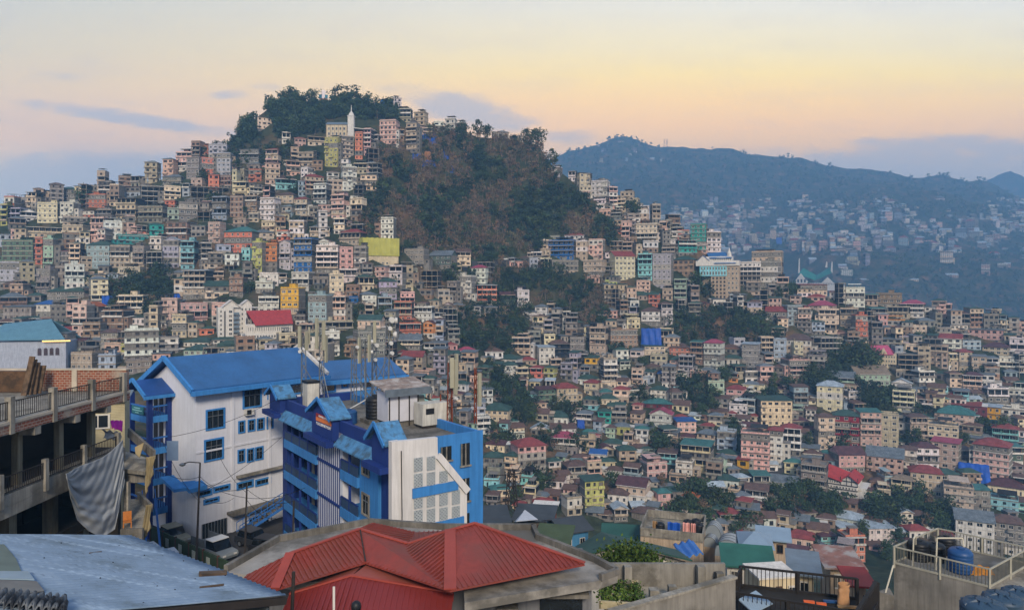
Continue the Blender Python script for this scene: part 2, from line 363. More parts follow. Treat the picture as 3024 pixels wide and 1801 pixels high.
def forest(name,label,polys,sp,y0=96,y1=1e9,hh=(5,9),n=150,leaf=.62,dryf=.2,bare=.1,bright=1.):
    """one wood that reads as a mass: leaf clumps and stems spread over a patch of ground"""
    V=[];C=[];T=MB()
    for poly,df in polys:
        xs=[p[0] for p in poly];ys=[p[1] for p in poly]; cnt=int((max(xs)-min(xs))*(max(ys)-min(ys))/sp**2)
        for _ in range(cnt):
            px=rnd.uniform(min(xs),max(xs));py=rnd.uniform(min(ys),max(ys))
            if not in_poly(px,py,poly): continue
            p=hit(px,py,y0,y1)
            if p is None or (abs(px-955)<26 and py<322) or (752<px<810 and 345<py<432): continue
            sc=max(1,p.y/1000); nz=float(vnoise(np.array(px/85.),np.array(py/85.)))+.5; dry=rnd.random()<min(.92,df*1.35*(.12 if nz<.42 else 1.15)); h=rnd.uniform(*hh)*sc*(.8 if dry else 1); w_=h*rnd.uniform(.75,1.25)
            nq=int(n*(.42 if dry else 1))
            v,c=tree_arrays('dry' if dry else 'green',nq,leaf*sc*(.8 if dry else 1),h*.85,w_); v+=np.array([p.x,p.y,p.z+h*.12-.6]); V.append(v);C.append(c*bright*rnd.uniform(.86,1.16))
            if dry or rnd.random()<bare:
                for q in range(3 if dry else 1): T.tube((p.x,p.y,p.z-1),(p.x+rnd.uniform(-.3,.3)*h,p.y+rnd.uniform(-.2,.2)*h,p.z+h*rnd.uniform(.7,1.05)),.16*sc,0,4,.05*sc,False)
    me=quads_mesh(name,np.concatenate(V),np.concatenate(C),LEAF); o=link(name,me); tag(o,label,'woodland',kind='stuff')
    if T.v: t=T.build('stems',mat('pale_bark','75675a',1,.3,3),o); t['kind']='stuff'
    return o
# ---------------------------------------------------------------- house kit
WALL=objcol_mat('house_wall'); ROOFM=objcol_mat('sheet_roof',.55,.3,amt=.25)
CONC=mat('raw_concrete','77736b',.9,.3,.5,.35); DARK=mat('painted_room_shade','2a2a2a',.9,.3,.6); TRIM=objcol_mat('house_trim',.85,.3)  # DARK puts the shade of open rooms and eave undersides into its colour
_nt=TRIM.node_tree; _oi=[n for n in _nt.nodes if n.type=='OBJECT_INFO'][0]; _rp=ramp(_nt,_oi.outputs['Random'],[(0.,lin('a09a90')),(.25,lin('c6c1b6')),(.45,lin('7d776f')),(.6,lin('b5a48e')),(.8,lin('d0cbc2')),(1.,lin('8d7b6b'))]); _rp.node.color_ramp.interpolation='CONSTANT'
for _l in list(_oi.outputs['Color'].links): _nt.links.new(_rp,_l.to_socket)
def glass_mat():
    m,nt,b=nodes('window_glass'); oi=N(nt,'ShaderNodeObjectInfo')
    c=ramp(nt,oi.outputs['Random'],[(.0,lin('14181c')),(.62,lin('1f252b')),(.7,lin('4a4844')),(.85,lin('2a3036')),(1.,lin('7b756a'))]); nt.links.new(c,b.inputs['Base Color'])
    b.inputs['Roughness'].default_value=.18; b.inputs['Specular IOR Level'].default_value=.5; return m
GLASS=glass_mat()
FRW=mat('window_frame_white','b9b6ae',.7,.1,3); FRB=mat('window_frame_brown','4a3a30',.8,.2,3)
def win_mesh(fm,nm):
    b=MB(); t=.09
    b.box(-.5,.5,-.06,.06,0,t).box(-.5,.5,-.06,.06,1-t,1).box(-.5,-.5+t,-.059,.059,t,1-t).box(.5-t,.5,-.059,.059,t,1-t).box(-.025,.025,-.05,.03,t,1-t)
    b.box(-.5+t,.5-t,-.01,.02,t,1-t,1); return b.mesh(nm,[fm,GLASS])
WM=[win_mesh(FRW,'window'),win_mesh(FRB,'window')]
HEX=dict(g='87827a',d='5c5a55',b='b5a48e',t='8f7562',w='d2cec6',c='d6c6a6',p='cda79b',s='c2785f',r='8a2832',o='c08048',y='cf9f2a',l='b4b46a',n='5b6e62',e='9fb3a0',a='86bcbe',q='35908a',u='2560a0',k='98a6b0',v='a7a2ae',m='663236',B='2c3440',x='b3a18a')
CN=dict(g='grey',d='dark grey',b='beige',t='brown',w='white',c='cream',p='pale pink',s='salmon',r='dark red',o='orange',y='yellow',l='lime yellow',n='dull green',e='pale green',a='aqua',q='teal',u='blue',k='pale blue-grey',v='lavender',m='maroon',B='blue-black')
RH=dict(g='646d73',n='374f47',q='3d6b67',r='823f3c',m='54383a',b='5e4a42',w='98a5ae',u='2b5590',p='964458',o='a0562f',t='7d705f')
RN=dict(g='grey',n='dark green',q='teal',r='red',m='maroon',b='rusty brown',w='pale metal',u='blue',p='crimson',o='orange',t='tan')
TN=dict(f='flat-roofed',h='hipped',g='gabled',G='front-gabled',s='sheet',F='open concrete frame')
NUMW={1:'one',2:'two',3:'three',4:'four',5:'five',6:'six',7:'seven',8:'eight',9:'nine',10:'ten',11:'eleven',12:'twelve'}
class House: pass
def spec(x0,x1,yt,yb,code,roof,y0=96):
    h=House(); h.x0,h.x1,h.yt,h.yb=x0,x1,yt,yb; h.w=code; h.rt=roof[0]; h.rc=roof[1] if len(roof)>1 else None
    p=hit((x0+x1)/2,yb,y0)
    if y0<500:
        while (p is None or p.y>560) and yb<1700: yb+=3; h.yb=yb; p=hit((x0+x1)/2,yb,y0)
    if p is None: return None
    h.p=p; r=random.Random(int(x0*7+yb*13)); h.r=r
    sc=p.y/F; ext=(x1-x0)*sc; h.H=(yb-yt)*sc
    side=1 if r.random()<.62 else -1
    yaw=math.atan2(p.x,p.y)*.55+side*R(r.uniform(6,24)); h.yaw=-yaw*1.0
    vis=abs(h.yaw-(-math.atan2(p.x,p.y)))
    h.W=ext/(math.cos(min(vis,.6))+.62*math.sin(min(vis,.6))); h.D=max(6.,min(13,h.W*.8))
    rh=0
    if h.rt in 'hgG': rh=min(h.H*.4,max(1.0,h.W*(.2 if h.rt=='h' else .24)))
    elif h.rt=='s': rh=min(h.H*.3,.8)
    h.rh=rh; h.n=max(1,round((h.H-rh)/3.0)); h.fh=(h.H-rh)/h.n
    h.side=1 if (h.yaw+math.atan2(p.x,p.y))>0 else -1   # which side wall can be seen: +1 = right-hand... set below
    h.area=(x1-x0)*(yb-yt); h.px=(x0+x1)/2; h.py=(yt+yb)/2
    return h
def build_house(h,label=None,stuff=None,detail=2):
    r=h.r; W,D,H,n,fh=h.W,h.D,h.H-h.rh,h.n,h.fh; col=lin(HEX[h.w]); j=1+r.uniform(-.2,.12); col=tuple(min(1,c*j*(1+r.uniform(-.07,.07))) for c in col); fm=[r.choice((0,0,0,0,0,0,0,1,3)) for _ in range(n)]
    rc=lin(RH[h.rc]) if h.rc else lin('77736b')
    # ---- facade
    b=MB(); S=[] ; O=[]   # O: window openings (x,z,w,h,face)
    fnd=min(9,3+D*.7); frame=h.rt=='F'
    stilts=r.random()<.3 and not frame
    if stilts:
        for i in range(3):
            for yy in (.25,D*.5): x=-W/2+.3+i*(W-.6)/2; b.box(x-.2,x+.2,yy-.2,yy+.2,-fnd,-.25,1)
        b.box(-W/2,W/2,D*.55,D,-fnd,-.25,1)
    else: b.box(-W/2+.05,W/2-.05,.15,D,-fnd,-.2,1)
    nb=max(1,min(6,round(W/r.uniform(2.6,3.6)))); bw=W/nb; rawside=r.random()<.55; verp=r.choice((.0,.1,.3,.6)); style=r.random(); slabx=r.choice((.05,.12,.3,.55))
    for k in range(n):
        z0=k*fh;z1=z0+fh
        ver=frame or (r.random()<verp and k>0) ; setb=(1.5 if ver else .3)
        if frame and D>4: setb=D*.6
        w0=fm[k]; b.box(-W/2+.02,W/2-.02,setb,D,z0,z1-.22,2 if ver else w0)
        if rawside and not ver:
            for sx in (-1,1): b.box(sx*(W/2-.01)-.02,sx*(W/2-.01)+.02,.31,D-.05,z0,z1-.22,1)
        b.box(-W/2-slabx*.5,W/2+slabx*.5,-slabx-(.9 if ver and not frame else 0),D+.02,z1-.22,z1,3)
        if k==0: b.box(-W/2-.1,W/2+.1,-slabx-.02,D+.03,-.24,0,1)
        if ver:
            for i in range(nb+1): x=-W/2+.16+i*(W-.32)/nb; b.box(x-.15,x+.15,.0,.3,z0,z1-.22,1 if frame else 0)
            if not frame:
                b.box(-W/2,W/2,-.85,-.75,z0+.001,z0+.85,0 if r.random()<.6 else 3)
                for sx in (-1,1): b.box(sx*W/2-.05,sx*W/2+.05,-.74,0,z0+.001,z0+.85,0)
            if setb<2.: 
                for i in range(nb):
                    if r.random()<.8: O.append((-W/2+bw*(i+.5),z0+.35,bw*.45,fh*.58,'v'))
            continue
        wh=fh*r.uniform(.40,.5); sill=fh*.28; ww=min(2.3,bw*r.uniform(.34,.66))
        b.box(-W/2,W/2,0,.3,z0,z0+sill,w0); b.box(-W/2,W/2,0,.3,z0+sill+wh,z1-.22,w0)
        xs=[-W/2+bw*(i+.5) for i in range(nb)]; e=-W/2
        for x in xs:
            wk=ww*r.choice((.6,1,1,1.15)); b.box(e,x-wk/2,0,.3,z0+sill,z0+sill+wh,w0); e=x+wk/2; O.append((x,z0+sill,wk,wh,'f'))
        b.box(e,W/2,0,.3,z0+sill,z0+sill+wh,w0)
        if style<.35 and k>0 and nb>1:   # a bay with a balcony
            i=r.randrange(nb); x=xs[i]; b.box(x-bw*.48,x+bw*.48,-1.1,0,z0-.18,z0-.02,3); b.box(x-bw*.48,x+bw*.48,-1.1,-1.02,z0,z0+.9,0)
            for sx in (-1,1): b.box(x+sx*bw*.44-.04,x+sx*bw*.44+.04,-1.01,0,z0,z0+.9,0)
        for sx in (-1,1):
            if r.random()<.8:
                for q in range(2): O.append((sx,z0+sill,1.1,wh,'s',D*(.3+.4*q)))
    # ---- lean-to wings and sheds on the terrace
    if W>4 and r.random()<.55 and not frame:
        sx=r.choice((-1,1)); aw=r.uniform(1.6,3.4); ah=fh*r.randint(1,max(1,n-1)); ad=D*r.uniform(.4,.8); a0,a1=sorted((sx*(W/2+.02),sx*(W/2+aw))); am=r.choice((0,1,3))
        b.box(a0,a1,.8,.8+ad,-fnd,ah,am); b.slab([(a0-.25,.4,ah+.05),(a1+.25,.4,ah+.05),(a1+.25,1.1+ad,ah+.5),(a0-.25,1.1+ad,ah+.5)],.1,r.choice((1,3)))
        for k in range(int(ah/fh+.01)): b.box((a0+a1)/2-.5,(a0+a1)/2+.5,.74,.79,k*fh+.9,k*fh+2.1,2)
    if h.rt=='f' and r.random()<.5:
        t0=-W*r.uniform(.1,.48); t1=W*r.uniform(.15,.48); hh_=r.uniform(1.9,2.5); d0=D*r.uniform(.1,.4)
        for x in (t0+.1,(t0+t1)/2,t1-.1):
            for yy in (d0,D-.3): b.box(x-.07,x+.07,yy-.07,yy+.07,H+.12,H+hh_,1)
        if r.random()<.5: b.box(t0+.3,t1-.3,D*.6,D-.4,H+.121,H+hh_-.05,r.choice((0,1,2)))
        shed=(t0,t1,d0,hh_)
    else: shed=None
    # ---- roof
    rf=MB(); ov=.55; hut=None
    if h.rt in 'fF':
        rf.box(-W/2-slabx*.6-.05,W/2+slabx*.6+.05,-slabx-.06,D+.05,H,H+.12,0)
        if not frame or r.random()<.3:
            q=.75 if not frame else .3
            rf.box(-W/2,W/2,-.0,.12,H+.121,H+q,1); rf.box(-W/2,W/2,D-.12,D,H+.121,H+q,1)
            for sx in (-1,1): rf.box(sx*(W/2-.06)-.06,sx*(W/2-.06)+.06,.121,D-.121,H+.121,H+q,1)
        for i in range(3):
            if r.random()<.5: x=r.uniform(-W*.4,W*.4); rf.box(x-.1,x+.1,D*.2+i*.5,D*.2+i*.5+.2,H+.121,H+r.uniform(.9,1.9),2)
        if shed: t0,t1,d0,hh_=shed; rf.slab([(t0-.3,d0-.5,H+hh_),(t1+.3,d0-.5,H+hh_),(t1+.3,D+.2,H+hh_+.5),(t0-.3,D+.2,H+hh_+.5)],.1,r.choice((1,2,0)))
    elif h.rt=='h':
        e=min(W,D)/2; z=H; t=z+h.rh; rx=max(0,W/2-e*.9); a=(-W/2-ov,-ov,z);bq=(W/2+ov,-ov,z);c=(W/2+ov,D+ov,z);d=(-W/2-ov,D+ov,z);u=(-rx,D/2,t);v=(rx,D/2,t)
        rf.add([a,bq,c,d,u,v],[(0,1,5,4),(1,2,5),(2,3,4,5),(3,0,4)],0); rf.add([a,bq,c,d],[(3,2,1,0)],2); rf.box(-W/2-ov,W/2+ov,-ov-.03,-ov+.03,z-.2,z+.02,1)
    elif h.rt=='g':
        z=H;t=z+h.rh; rf.slab([(-W/2-ov,-ov,z-.15),(W/2+ov,-ov,z-.15),(W/2+ov,D/2,t),(-W/2-ov,D/2,t)],.1,0); rf.slab([(-W/2-ov,D/2,t),(W/2+ov,D/2,t),(W/2+ov,D+ov,z-.15),(-W/2-ov,D+ov,z-.15)],.1,0)
        for sx in (-1,1): b.add([(sx*W/2,0,H),(sx*W/2,D,H),(sx*W/2,D/2,t-.15),(sx*(W/2-.1),0,H),(sx*(W/2-.1),D,H),(sx*(W/2-.1),D/2,t-.15)],[(0,1,2),(5,4,3),(0,2,5,3),(1,4,5,2)],0)
    elif h.rt=='G':
        z=H;t=z+h.rh
        for sx in (-1,1): rf.slab([(0,-ov,t),(sx*(W/2+ov),-ov,z-.15),(sx*(W/2+ov),D+ov,z-.15),(0,D+ov,t)][::sx],.12,0)
        for yy in (0,D): b.add([(-W/2,yy,H),(W/2,yy,H),(0,yy,t-.15),(-W/2,yy+.1,H),(W/2,yy+.1,H),(0,yy+.1,t-.15)],[(0,1,2),(5,4,3),(0,2,5,3),(1,4,5,2)],0)
    else:
        z=H;t=z+h.rh; rf.slab([(-W/2-.6,-.7,z+.05),(W/2+.6,-.7,z+.05),(W/2+.6,D+.5,t),(-W/2-.6,D+.5,t)],.09,0)
        b.box(-W/2,W/2,D-.2,D,H,t-.12,0)
    # ---- objects
    if stuff is not None:
        Mx=Matrix.Translation(h.p)@Matrix.Rotation(h.yaw,4,'Z'); tr=lin(r.choice(('a09a90','c6c1b6','7d776f','b5a48e','d0cbc2','8d7b6b'))); cc=lin('77736b'); dk=lin('242424')
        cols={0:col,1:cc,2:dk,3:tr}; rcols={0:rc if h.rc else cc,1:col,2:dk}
        for src,cm in ((b,cols),(rf,rcols)):
            o=len(stuff.v); stuff.v+=[tuple(Mx@Vector(p)) for p in src.v]
            for f,mi in zip(src.f,src.m): stuff.f.append([o+i for i in f]); stuff.m.append(0); stuff.c.append(cm[mi])
        if h.rt=='f' and r.random()<.6:
            for k in range(r.randint(1,2)):
                x=r.uniform(-W*.35,W*.35); y=D*r.uniform(.3,.7); pts=[(x+.6*math.cos(i*.785),y+.6*math.sin(i*.785)) for i in range(8)]; stuff.add([Mx@Vector((a,c,H+.13)) for a,c in pts]+[Mx@Vector((a,c,H+1.5)) for a,c in pts],[(i,(i+1)%8,8+(i+1)%8,8+i) for i in range(8)]+[tuple(range(8,16))],0,lin('15181c') if r.random()<.7 else lin('8a8d90'))
        for q in O:
            x,z,w_,hh=q[:4]
            if q[4]=='f': bx=(x-w_/2,x+w_/2,.2,.31,z,z+hh)
            elif q[4]=='v': bx=(x-w_/2,x+w_/2,1.4,1.52,z,z+hh)
            else: 
                if (q[0]>0)!=(h.side>0): continue
                bx=(q[0]*W/2-.06,q[0]*W/2+.06,q[5]-w_/2,q[5]+w_/2,z,z+hh)
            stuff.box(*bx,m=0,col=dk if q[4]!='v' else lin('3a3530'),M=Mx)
        return None
    root=empty('house',h.p,h.yaw,label,'house','houses stacked up the hillside')
    wo=b.build('wall',[WALL,CONC,DARK,TRIM],root); wo.color=(*col,1)
    ro=rf.build('roof',[ROOFM if h.rc else CONC,WALL,DARK],root); ro.color=(*(rc if h.rc else col),1)
    if h.rt=='f' and r.random()<.55:
        hb=MB(); x=r.uniform(-W*.25,W*.25); hw=min(W*.2,1.6); hb.box(x-hw,x+hw,D*.35,D*.35+2.6,H+.13,H+2.5,0); hb.box(x-hw-.3,x+hw+.3,D*.35-.3,D*.35+2.9,H+2.5,H+2.64,1)
        ho=hb.build('roof_hut',[WALL,CONC],root); ho.color=(*col,1)
    wm=WM[0 if r.random()<.6 else 1]
    for q in O:
        x,z,w_,hh=q[:4]
        if q[4]=='s' and (q[0]>0)!=(h.side>0): continue
        if q[4]=='v' and detail<2: continue
        o=link('window',wm,root)
        if q[4]=='f': o.location=(x,.14,z); o.scale=(w_,1,hh)
        elif q[4]=='v': o.location=(x,1.45,z); o.scale=(w_,1,hh)
        else: o.location=(q[0]*(W/2+.02),q[5],z); o.rotation_euler=(0,0,R(90)*q[0]); o.scale=(w_,1,hh)
    h.o=root; return root
# ---------------------------------------------------------------- the town: one record per house (x0 x1 top base wall roof), read off the photo in tiles
TILES={'A':(0,420,3.5586,'''390 745 535 650 b f;610 790 460 540 g hn;385 610 645 850 c f;615 785 640 850 w f;715 1010 705 800 s sm;0 80 660 880 l f;100 225 700 870 v f;225 380 700 835 w Gw;150 390 590 700 g f;875 1130 555 690 s f;890 1030 460 550 g f;1030 1175 410 545 d f;1250 1380 365 460 t f;1245 1490 455 580 k sr;1200 1445 575 830 b sw;1495 1730 460 670 g F;1730 1895 470 610 c f;1700 1830 155 310 p hg;1830 2035 110 310 p f;1940 2110 165 390 g f;2120 2265 175 380 s f;2270 2430 120 360 v f;2040 2160 85 190 g f;2180 2395 30 170 v f;2085 2200 45 100 s f;1550 1680 295 400 k hg;1690 1920 325 450 g hg;1360 1480 345 440 g sg;2305 2440 360 500 t f;2435 2491 300 560 c f;2015 2400 470 590 d F;2210 2400 580 820 k f;1425 1735 680 850 g f;1750 1890 700 820 e f;1890 2070 640 830 g f;1105 1330 840 1055 w f;1250 1560 985 1075 q f;1455 1570 935 1000 s Gb;1580 1715 840 990 q hn;1725 1995 825 1030 t sb;2000 2165 860 1000 g sq;2170 2330 850 1060 b f;315 635 880 1010 c sw;635 890 880 1010 b f;680 900 790 890 b f;1010 1185 710 870 g f;0 365 1035 1300 n f;365 450 1010 1340 s f;450 560 1020 1340 e f;885 1170 1030 1330 k hn;1150 1370 1095 1320 b f;1380 1525 1100 1340 g f;1530 1710 1150 1380 g F;1560 1705 1000 1140 w f;1700 1885 990 1330 v Gw;1890 2050 1045 1340 a f;2110 2225 1060 1350 g f;640 800 1130 1300 g sr;0 230 1270 1460 v f;360 545 1340 1600 g f;560 720 1310 1520 g f;1220 1490 1320 1450 b f'''),
'G':(600,640,3.5586,'''185 545 95 400 s hq;545 740 125 270 b hg;890 1070 50 240 w f;1110 1340 70 215 w hg;1400 1680 120 300 b hr;500 630 270 640 l f;630 785 290 590 o f;785 930 240 560 v Gg;930 1165 235 590 u f;1175 1430 310 600 w f;1170 1370 225 320 w Gb;1430 1580 330 560 p f;1580 1720 320 600 g f;2090 2340 345 500 g f;215 390 370 530 w sn;390 500 340 470 a f;580 800 600 730 w f;540 740 690 820 w f;790 880 580 700 w sg;905 1130 590 780 w f;1140 1330 640 720 g f;1325 1480 610 860 c f;1430 1620 560 700 w f;1490 1655 725 850 t f;1840 2045 640 870 v hn;1660 1830 785 940 w hg;1830 1990 850 1060 k f;2000 2200 900 1100 s f;2065 2230 800 950 p f;2200 2415 955 1120 w f;790 1025 755 1090 y f;585 790 850 1010 w f;1075 1320 830 1200 k f;1320 1510 840 1100 p f;1510 1630 850 1020 u f;1605 1880 1030 1240 c gn;2050 2300 1125 1270 s f;2300 2430 1085 1280 o Gm;1070 1240 1230 1480 w sn;1250 1440 1215 1480 w f;1190 1600 1105 1250 b f;1610 1930 1210 1460 g f;1470 1640 1355 1484 t f;2010 2290 1235 1400 c gg;1990 2240 1400 1484 g Gr;20 270 670 860 c gn;260 430 650 850 t f;160 480 1300 1430 g hn;100 400 1260 1330 g hn;470 600 1300 1400 w Gn'''),
'Z':(0,690,3.5586,'''480 900 540 700 g hn;1225 1520 655 850 c f;1900 2180 370 700 b sw;1905 2180 740 960 p f;1050 1320 810 1010 t f;825 1050 715 960 g Go;360 590 700 890 g hu;525 700 760 940 g f;20 260 620 790 t hg;260 440 620 720 g hn;10 350 750 920 g sg;1615 1810 835 960 q hn;1790 1975 860 1090 c f;2080 2260 970 1070 s hn;1330 1650 1020 1340 w f;1350 1600 860 970 w sn;1050 1250 1000 1210 g hb;1690 1845 1110 1220 g hn;1890 2230 1090 1200 g hn;1900 2200 1170 1290 e hn;2280 2491 1120 1250 g hn;720 990 1260 1440 b f;1340 1580 1340 1470 g f;655 840 975 1090 g gr;770 890 1100 1260 w gm;1260 1390 1170 1320 l f;1030 1220 1280 1450 k f'''),
'B':(600,230,3.5586,'''570 720 405 540 c sg;830 915 580 700 w f;960 1080 615 730 p hr;1100 1290 610 720 c sg;1260 1430 635 940 l f;1445 1590 620 850 b f;1590 1680 580 860 s f;1680 1770 540 830 p f;1775 1845 605 705 w f;1840 2040 450 700 p f;2015 2115 550 710 t f;2120 2255 480 790 g f;2265 2420 535 620 b f;2050 2190 330 470 b f;2200 2340 365 470 b f;1850 1995 215 300 u sg;1995 2090 215 330 w f;645 800 730 970 p hr;370 600 740 900 g sg;815 965 845 940 c sg;980 1170 790 940 b f;460 610 880 980 g hg;300 445 970 1090 b f;470 620 970 1100 s f;300 465 1100 1250 c f;480 630 1095 1250 c sg;765 975 1025 1180 a hb;1065 1280 1000 1230 s hr;1140 1310 1120 1330 w f;1300 1430 970 1090 w hb;1460 1620 940 1190 w f;1575 1735 905 1010 b f;1645 1830 1005 1190 c sw;1310 1470 1080 1230 b f;1325 1500 1235 1484 p f;270 430 1250 1470 t f;430 580 1245 1450 t f;575 770 1270 1500 w f;805 945 1325 1470 k hg;955 1105 1245 1450 b hr;1105 1215 1360 1484 g f;740 970 1190 1320 b hb'''),
'H':(1100,700,3.5586,'''575 850 135 340 n gg;860 1040 120 300 c gb;720 960 310 460 b f;860 1060 415 650 w f;1025 1200 290 490 w hp;1085 1320 490 720 s sg;1330 1510 570 730 n gm;1510 1660 565 750 w f;490 700 350 580 g F;300 430 310 500 b f;990 1145 710 830 w sg;1160 1320 720 850 b sg;1320 1450 710 820 b sb;840 980 690 850 g hg;735 850 685 790 w Gb;640 770 780 900 k sg;1700 1840 705 900 w hg;1560 1720 770 860 g sg;1640 1755 820 920 w f;1830 1970 800 930 k sw;2000 2110 850 960 w gr;1450 1670 1060 1240 b f;1630 1770 990 1150 g f;1740 1930 1140 1340 w sw;1860 2080 1080 1280 B hb;2070 2230 1060 1250 g f;2270 2460 955 1250 b f;1180 1380 1165 1280 w hb;900 1110 1155 1260 c hp;1250 1540 1235 1340 w hn;1560 1740 1260 1350 b hr;1370 1545 1310 1484 w hn;1650 1790 1350 1484 s hr;1780 1920 1350 1484 l hn;2220 2370 1250 1400 y sn;770 900 1105 1200 p hr;530 780 1100 1230 w sg;560 960 1200 1320 t gn;290 540 1200 1450 b gr;1090 1240 1340 1484 n hn;350 620 1410 1500 p f;1640 1750 230 330 k f;1750 1860 230 340 c f;1860 2190 250 400 g f;2195 2430 250 420 b f;1830 2130 40 245 u f;2130 2260 50 250 w f;2260 2430 30 240 p f'''),
'C':(1200,330,3.5586,'''290 400 110 225 w f;400 520 80 225 w f;515 610 120 215 w f;130 290 175 265 b f;950 1090 190 260 g hg;1085 1185 245 280 g sg;1520 1615 595 690 w f;1700 1780 615 660 w sg;1810 1940 640 770 b sb;1950 2120 745 810 w f;2000 2110 810 880 g F;1960 2100 890 945 w sb;2050 2160 950 1025 w sg;2140 2260 890 975 b f;2330 2440 920 1010 b f;2130 2260 1065 1145 g f;1490 1615 1310 1350 g f;1660 1870 1260 1380 w hr'''),
'D':(1600,380,3.5586,'''540 680 705 790 w sb;630 740 770 860 w sg;720 850 715 800 b f;905 1015 740 840 b f;710 840 880 970 g F;985 1215 1005 1200 c f;1055 1235 1190 1310 w f;1320 1465 890 980 t sr;1155 1255 800 980 b f;510 700 555 660 w f;385 520 455 600 b sb;100 195 410 510 w f;1560 1730 1010 1190 q f;1415 1650 1160 1345 q sb;1720 1900 1090 1200 w f;840 990 960 1100 g sr'''),
'I':(1700,680,3.5586,'''385 655 215 530 c gr;650 805 255 530 a f;800 1010 255 620 v f;1010 1255 265 480 t hn;1720 1940 340 630 w f;1930 2130 330 650 g f;1850 2165 230 400 b f;260 450 470 590 l sn;400 560 555 690 b sn;530 650 580 720 b hn;150 260 485 560 p f;640 870 640 740 b gn;455 560 740 930 t f;560 680 750 820 w f;760 870 650 810 s gn;1030 1170 520 760 e f;910 1020 620 740 b f;280 450 815 930 p hg;685 890 810 1010 w hb;890 1030 750 1000 w hb;525 690 930 1040 c f;135 320 1025 1280 b f;330 690 1050 1250 t f;705 960 1200 1310 c sn;780 960 1310 1440 b f;985 1200 1190 1330 s hb;985 1195 1320 1450 p hn;1200 1340 1160 1410 t sq;1335 1540 1145 1484 w hp;1530 1730 1200 1300 o hb;1530 1730 1310 1430 b hn;1740 1920 1180 1440 g sw;1940 2090 1130 1340 b f;2080 2200 1150 1400 k f;2160 2480 1090 1330 b hb;2210 2490 1370 1484 t f;2000 2220 800 980 w gr;2210 2400 800 1000 k f;2340 2440 790 890 p hr;1430 1590 710 800 w sg;1290 1440 750 840 t hm;410 570 1230 1380 w hn;565 700 1245 1400 w sg;455 580 1360 1470 w sn'''),
'J':(2324,750,3.5586,'''115 450 310 440 c sr;90 280 350 450 w sn;200 400 420 500 p hr;450 610 385 500 w sr;590 810 360 560 w f;765 945 415 550 b sq;945 1190 420 550 t f;1200 1430 480 670 b hp;220 490 490 620 b hp;330 520 590 840 c f;565 740 580 800 b f;715 855 650 920 s f;1055 1230 700 800 o f;1060 1270 560 680 b f;880 1050 560 680 g sq;1540 1690 615 690 p hr;1380 1560 670 770 g hg;1260 1490 760 850 b f;1490 1750 780 870 g f;1700 1920 730 850 w sg;1610 1820 840 1040 w gr;1840 2050 920 1010 k f;1930 2240 780 900 p sg;2070 2310 930 1060 b hm;2350 2490 890 1070 w f;330 600 880 1100 w F;60 250 940 1120 c f;0 270 1120 1330 p f;1185 1450 1060 1270 g F;1510 1680 970 1200 b f;1690 1800 1050 1230 c f;1800 1960 1000 1230 b hr;1950 2090 1060 1270 b sg;2090 2230 1080 1200 w sg;2250 2491 1090 1240 w f;1865 2035 1240 1450 p hm;705 1110 1180 1390 e gt;430 700 1240 1390 e gg;1110 1300 1310 1420 w Gw;1370 1575 1240 1400 w f;860 1010 780 860 w sg;1000 1190 880 980 g sg'''),
'M':(2324,1050,3.5586,'''320 575 270 590 c hw;60 235 310 560 k sb;320 515 610 1000 c hb;495 750 580 970 r hn;765 1000 575 960 p sq;1000 1165 620 990 b f;1170 1290 640 840 g f;1280 1500 630 910 b sb;1370 1560 620 740 k hn;1575 1935 540 770 p hq;1500 1780 740 980 c f;1530 1790 890 1190 b sp;1345 1605 920 1200 w hm;1185 1350 950 1240 w hb;850 1200 980 1250 p gg;520 850 970 1230 p gm;1310 1620 1170 1484 b hr;1590 1830 1200 1400 g hn;1105 1300 1260 1484 c ht;1020 1120 1280 1440 k f;1785 1960 970 1130 g sb;1975 2310 880 1290 p hr;2300 2491 940 1180 n sq;2180 2410 720 950 a hr;2140 2470 1310 1484 c hm;150 410 1150 1450 g f;1640 2000 500 600 m sr;2050 2230 520 680 y sw;2200 2491 560 700 w f;2100 2340 350 500 w f;2340 2491 360 520 w f;1120 1330 380 600 c f'''),
'K':(1400,1000,3.5586,'''850 1110 470 720 b hr;660 880 515 690 n sm;1140 1310 430 600 c hr;1060 1280 380 500 w hn;470 570 410 560 p sb;575 700 430 530 c sw;620 690 620 710 w sg;1135 1300 620 750 a sn;1290 1520 590 700 c hn;1385 1590 670 770 c gn;1300 1440 740 890 q hn;1440 1600 770 890 g f;965 1140 700 830 w hm;995 1100 800 890 w hm;730 1000 770 915 w hn;1460 1640 890 1020 l hg;1840 2080 740 940 w Gp;1770 2080 640 740 m hq;1630 1770 765 900 b sb;1690 1885 905 1030 w gg;2120 2350 850 990 p su;1970 2145 930 1150 b sn;2160 2491 1100 1400 c sq;1930 2130 1180 1320 a sb;2110 2300 1300 1484 w f;1790 2060 1310 1480 p f;800 1080 990 1180 w hp;590 780 900 1030 w Gw;800 1090 900 1000 w gb;1080 1200 990 1110 w gn;1100 1280 1060 1210 b f;1210 1335 990 1100 p hr;1340 1560 1060 1160 g hn;1310 1480 1120 1240 b Gm;1510 1720 1130 1290 b hn;1210 1390 1170 1290 g gu;1320 1490 1260 1370 c hn;1370 1560 1350 1480 w hb;960 1230 1290 1484 b hb;770 930 1260 1420 w hn;430 790 1060 1484 p hr;100 340 1065 1200 c hm;90 310 1200 1400 g hn;300 460 1200 1430 c hn;50 380 690 870 c hn;20 180 830 1010 w f;80 210 510 680 w sg;20 160 280 410 n hn;1650 1780 320 480 b f;1780 1890 330 450 w sn;1930 2020 350 460 w su;1840 2030 500 640 w hn'''),
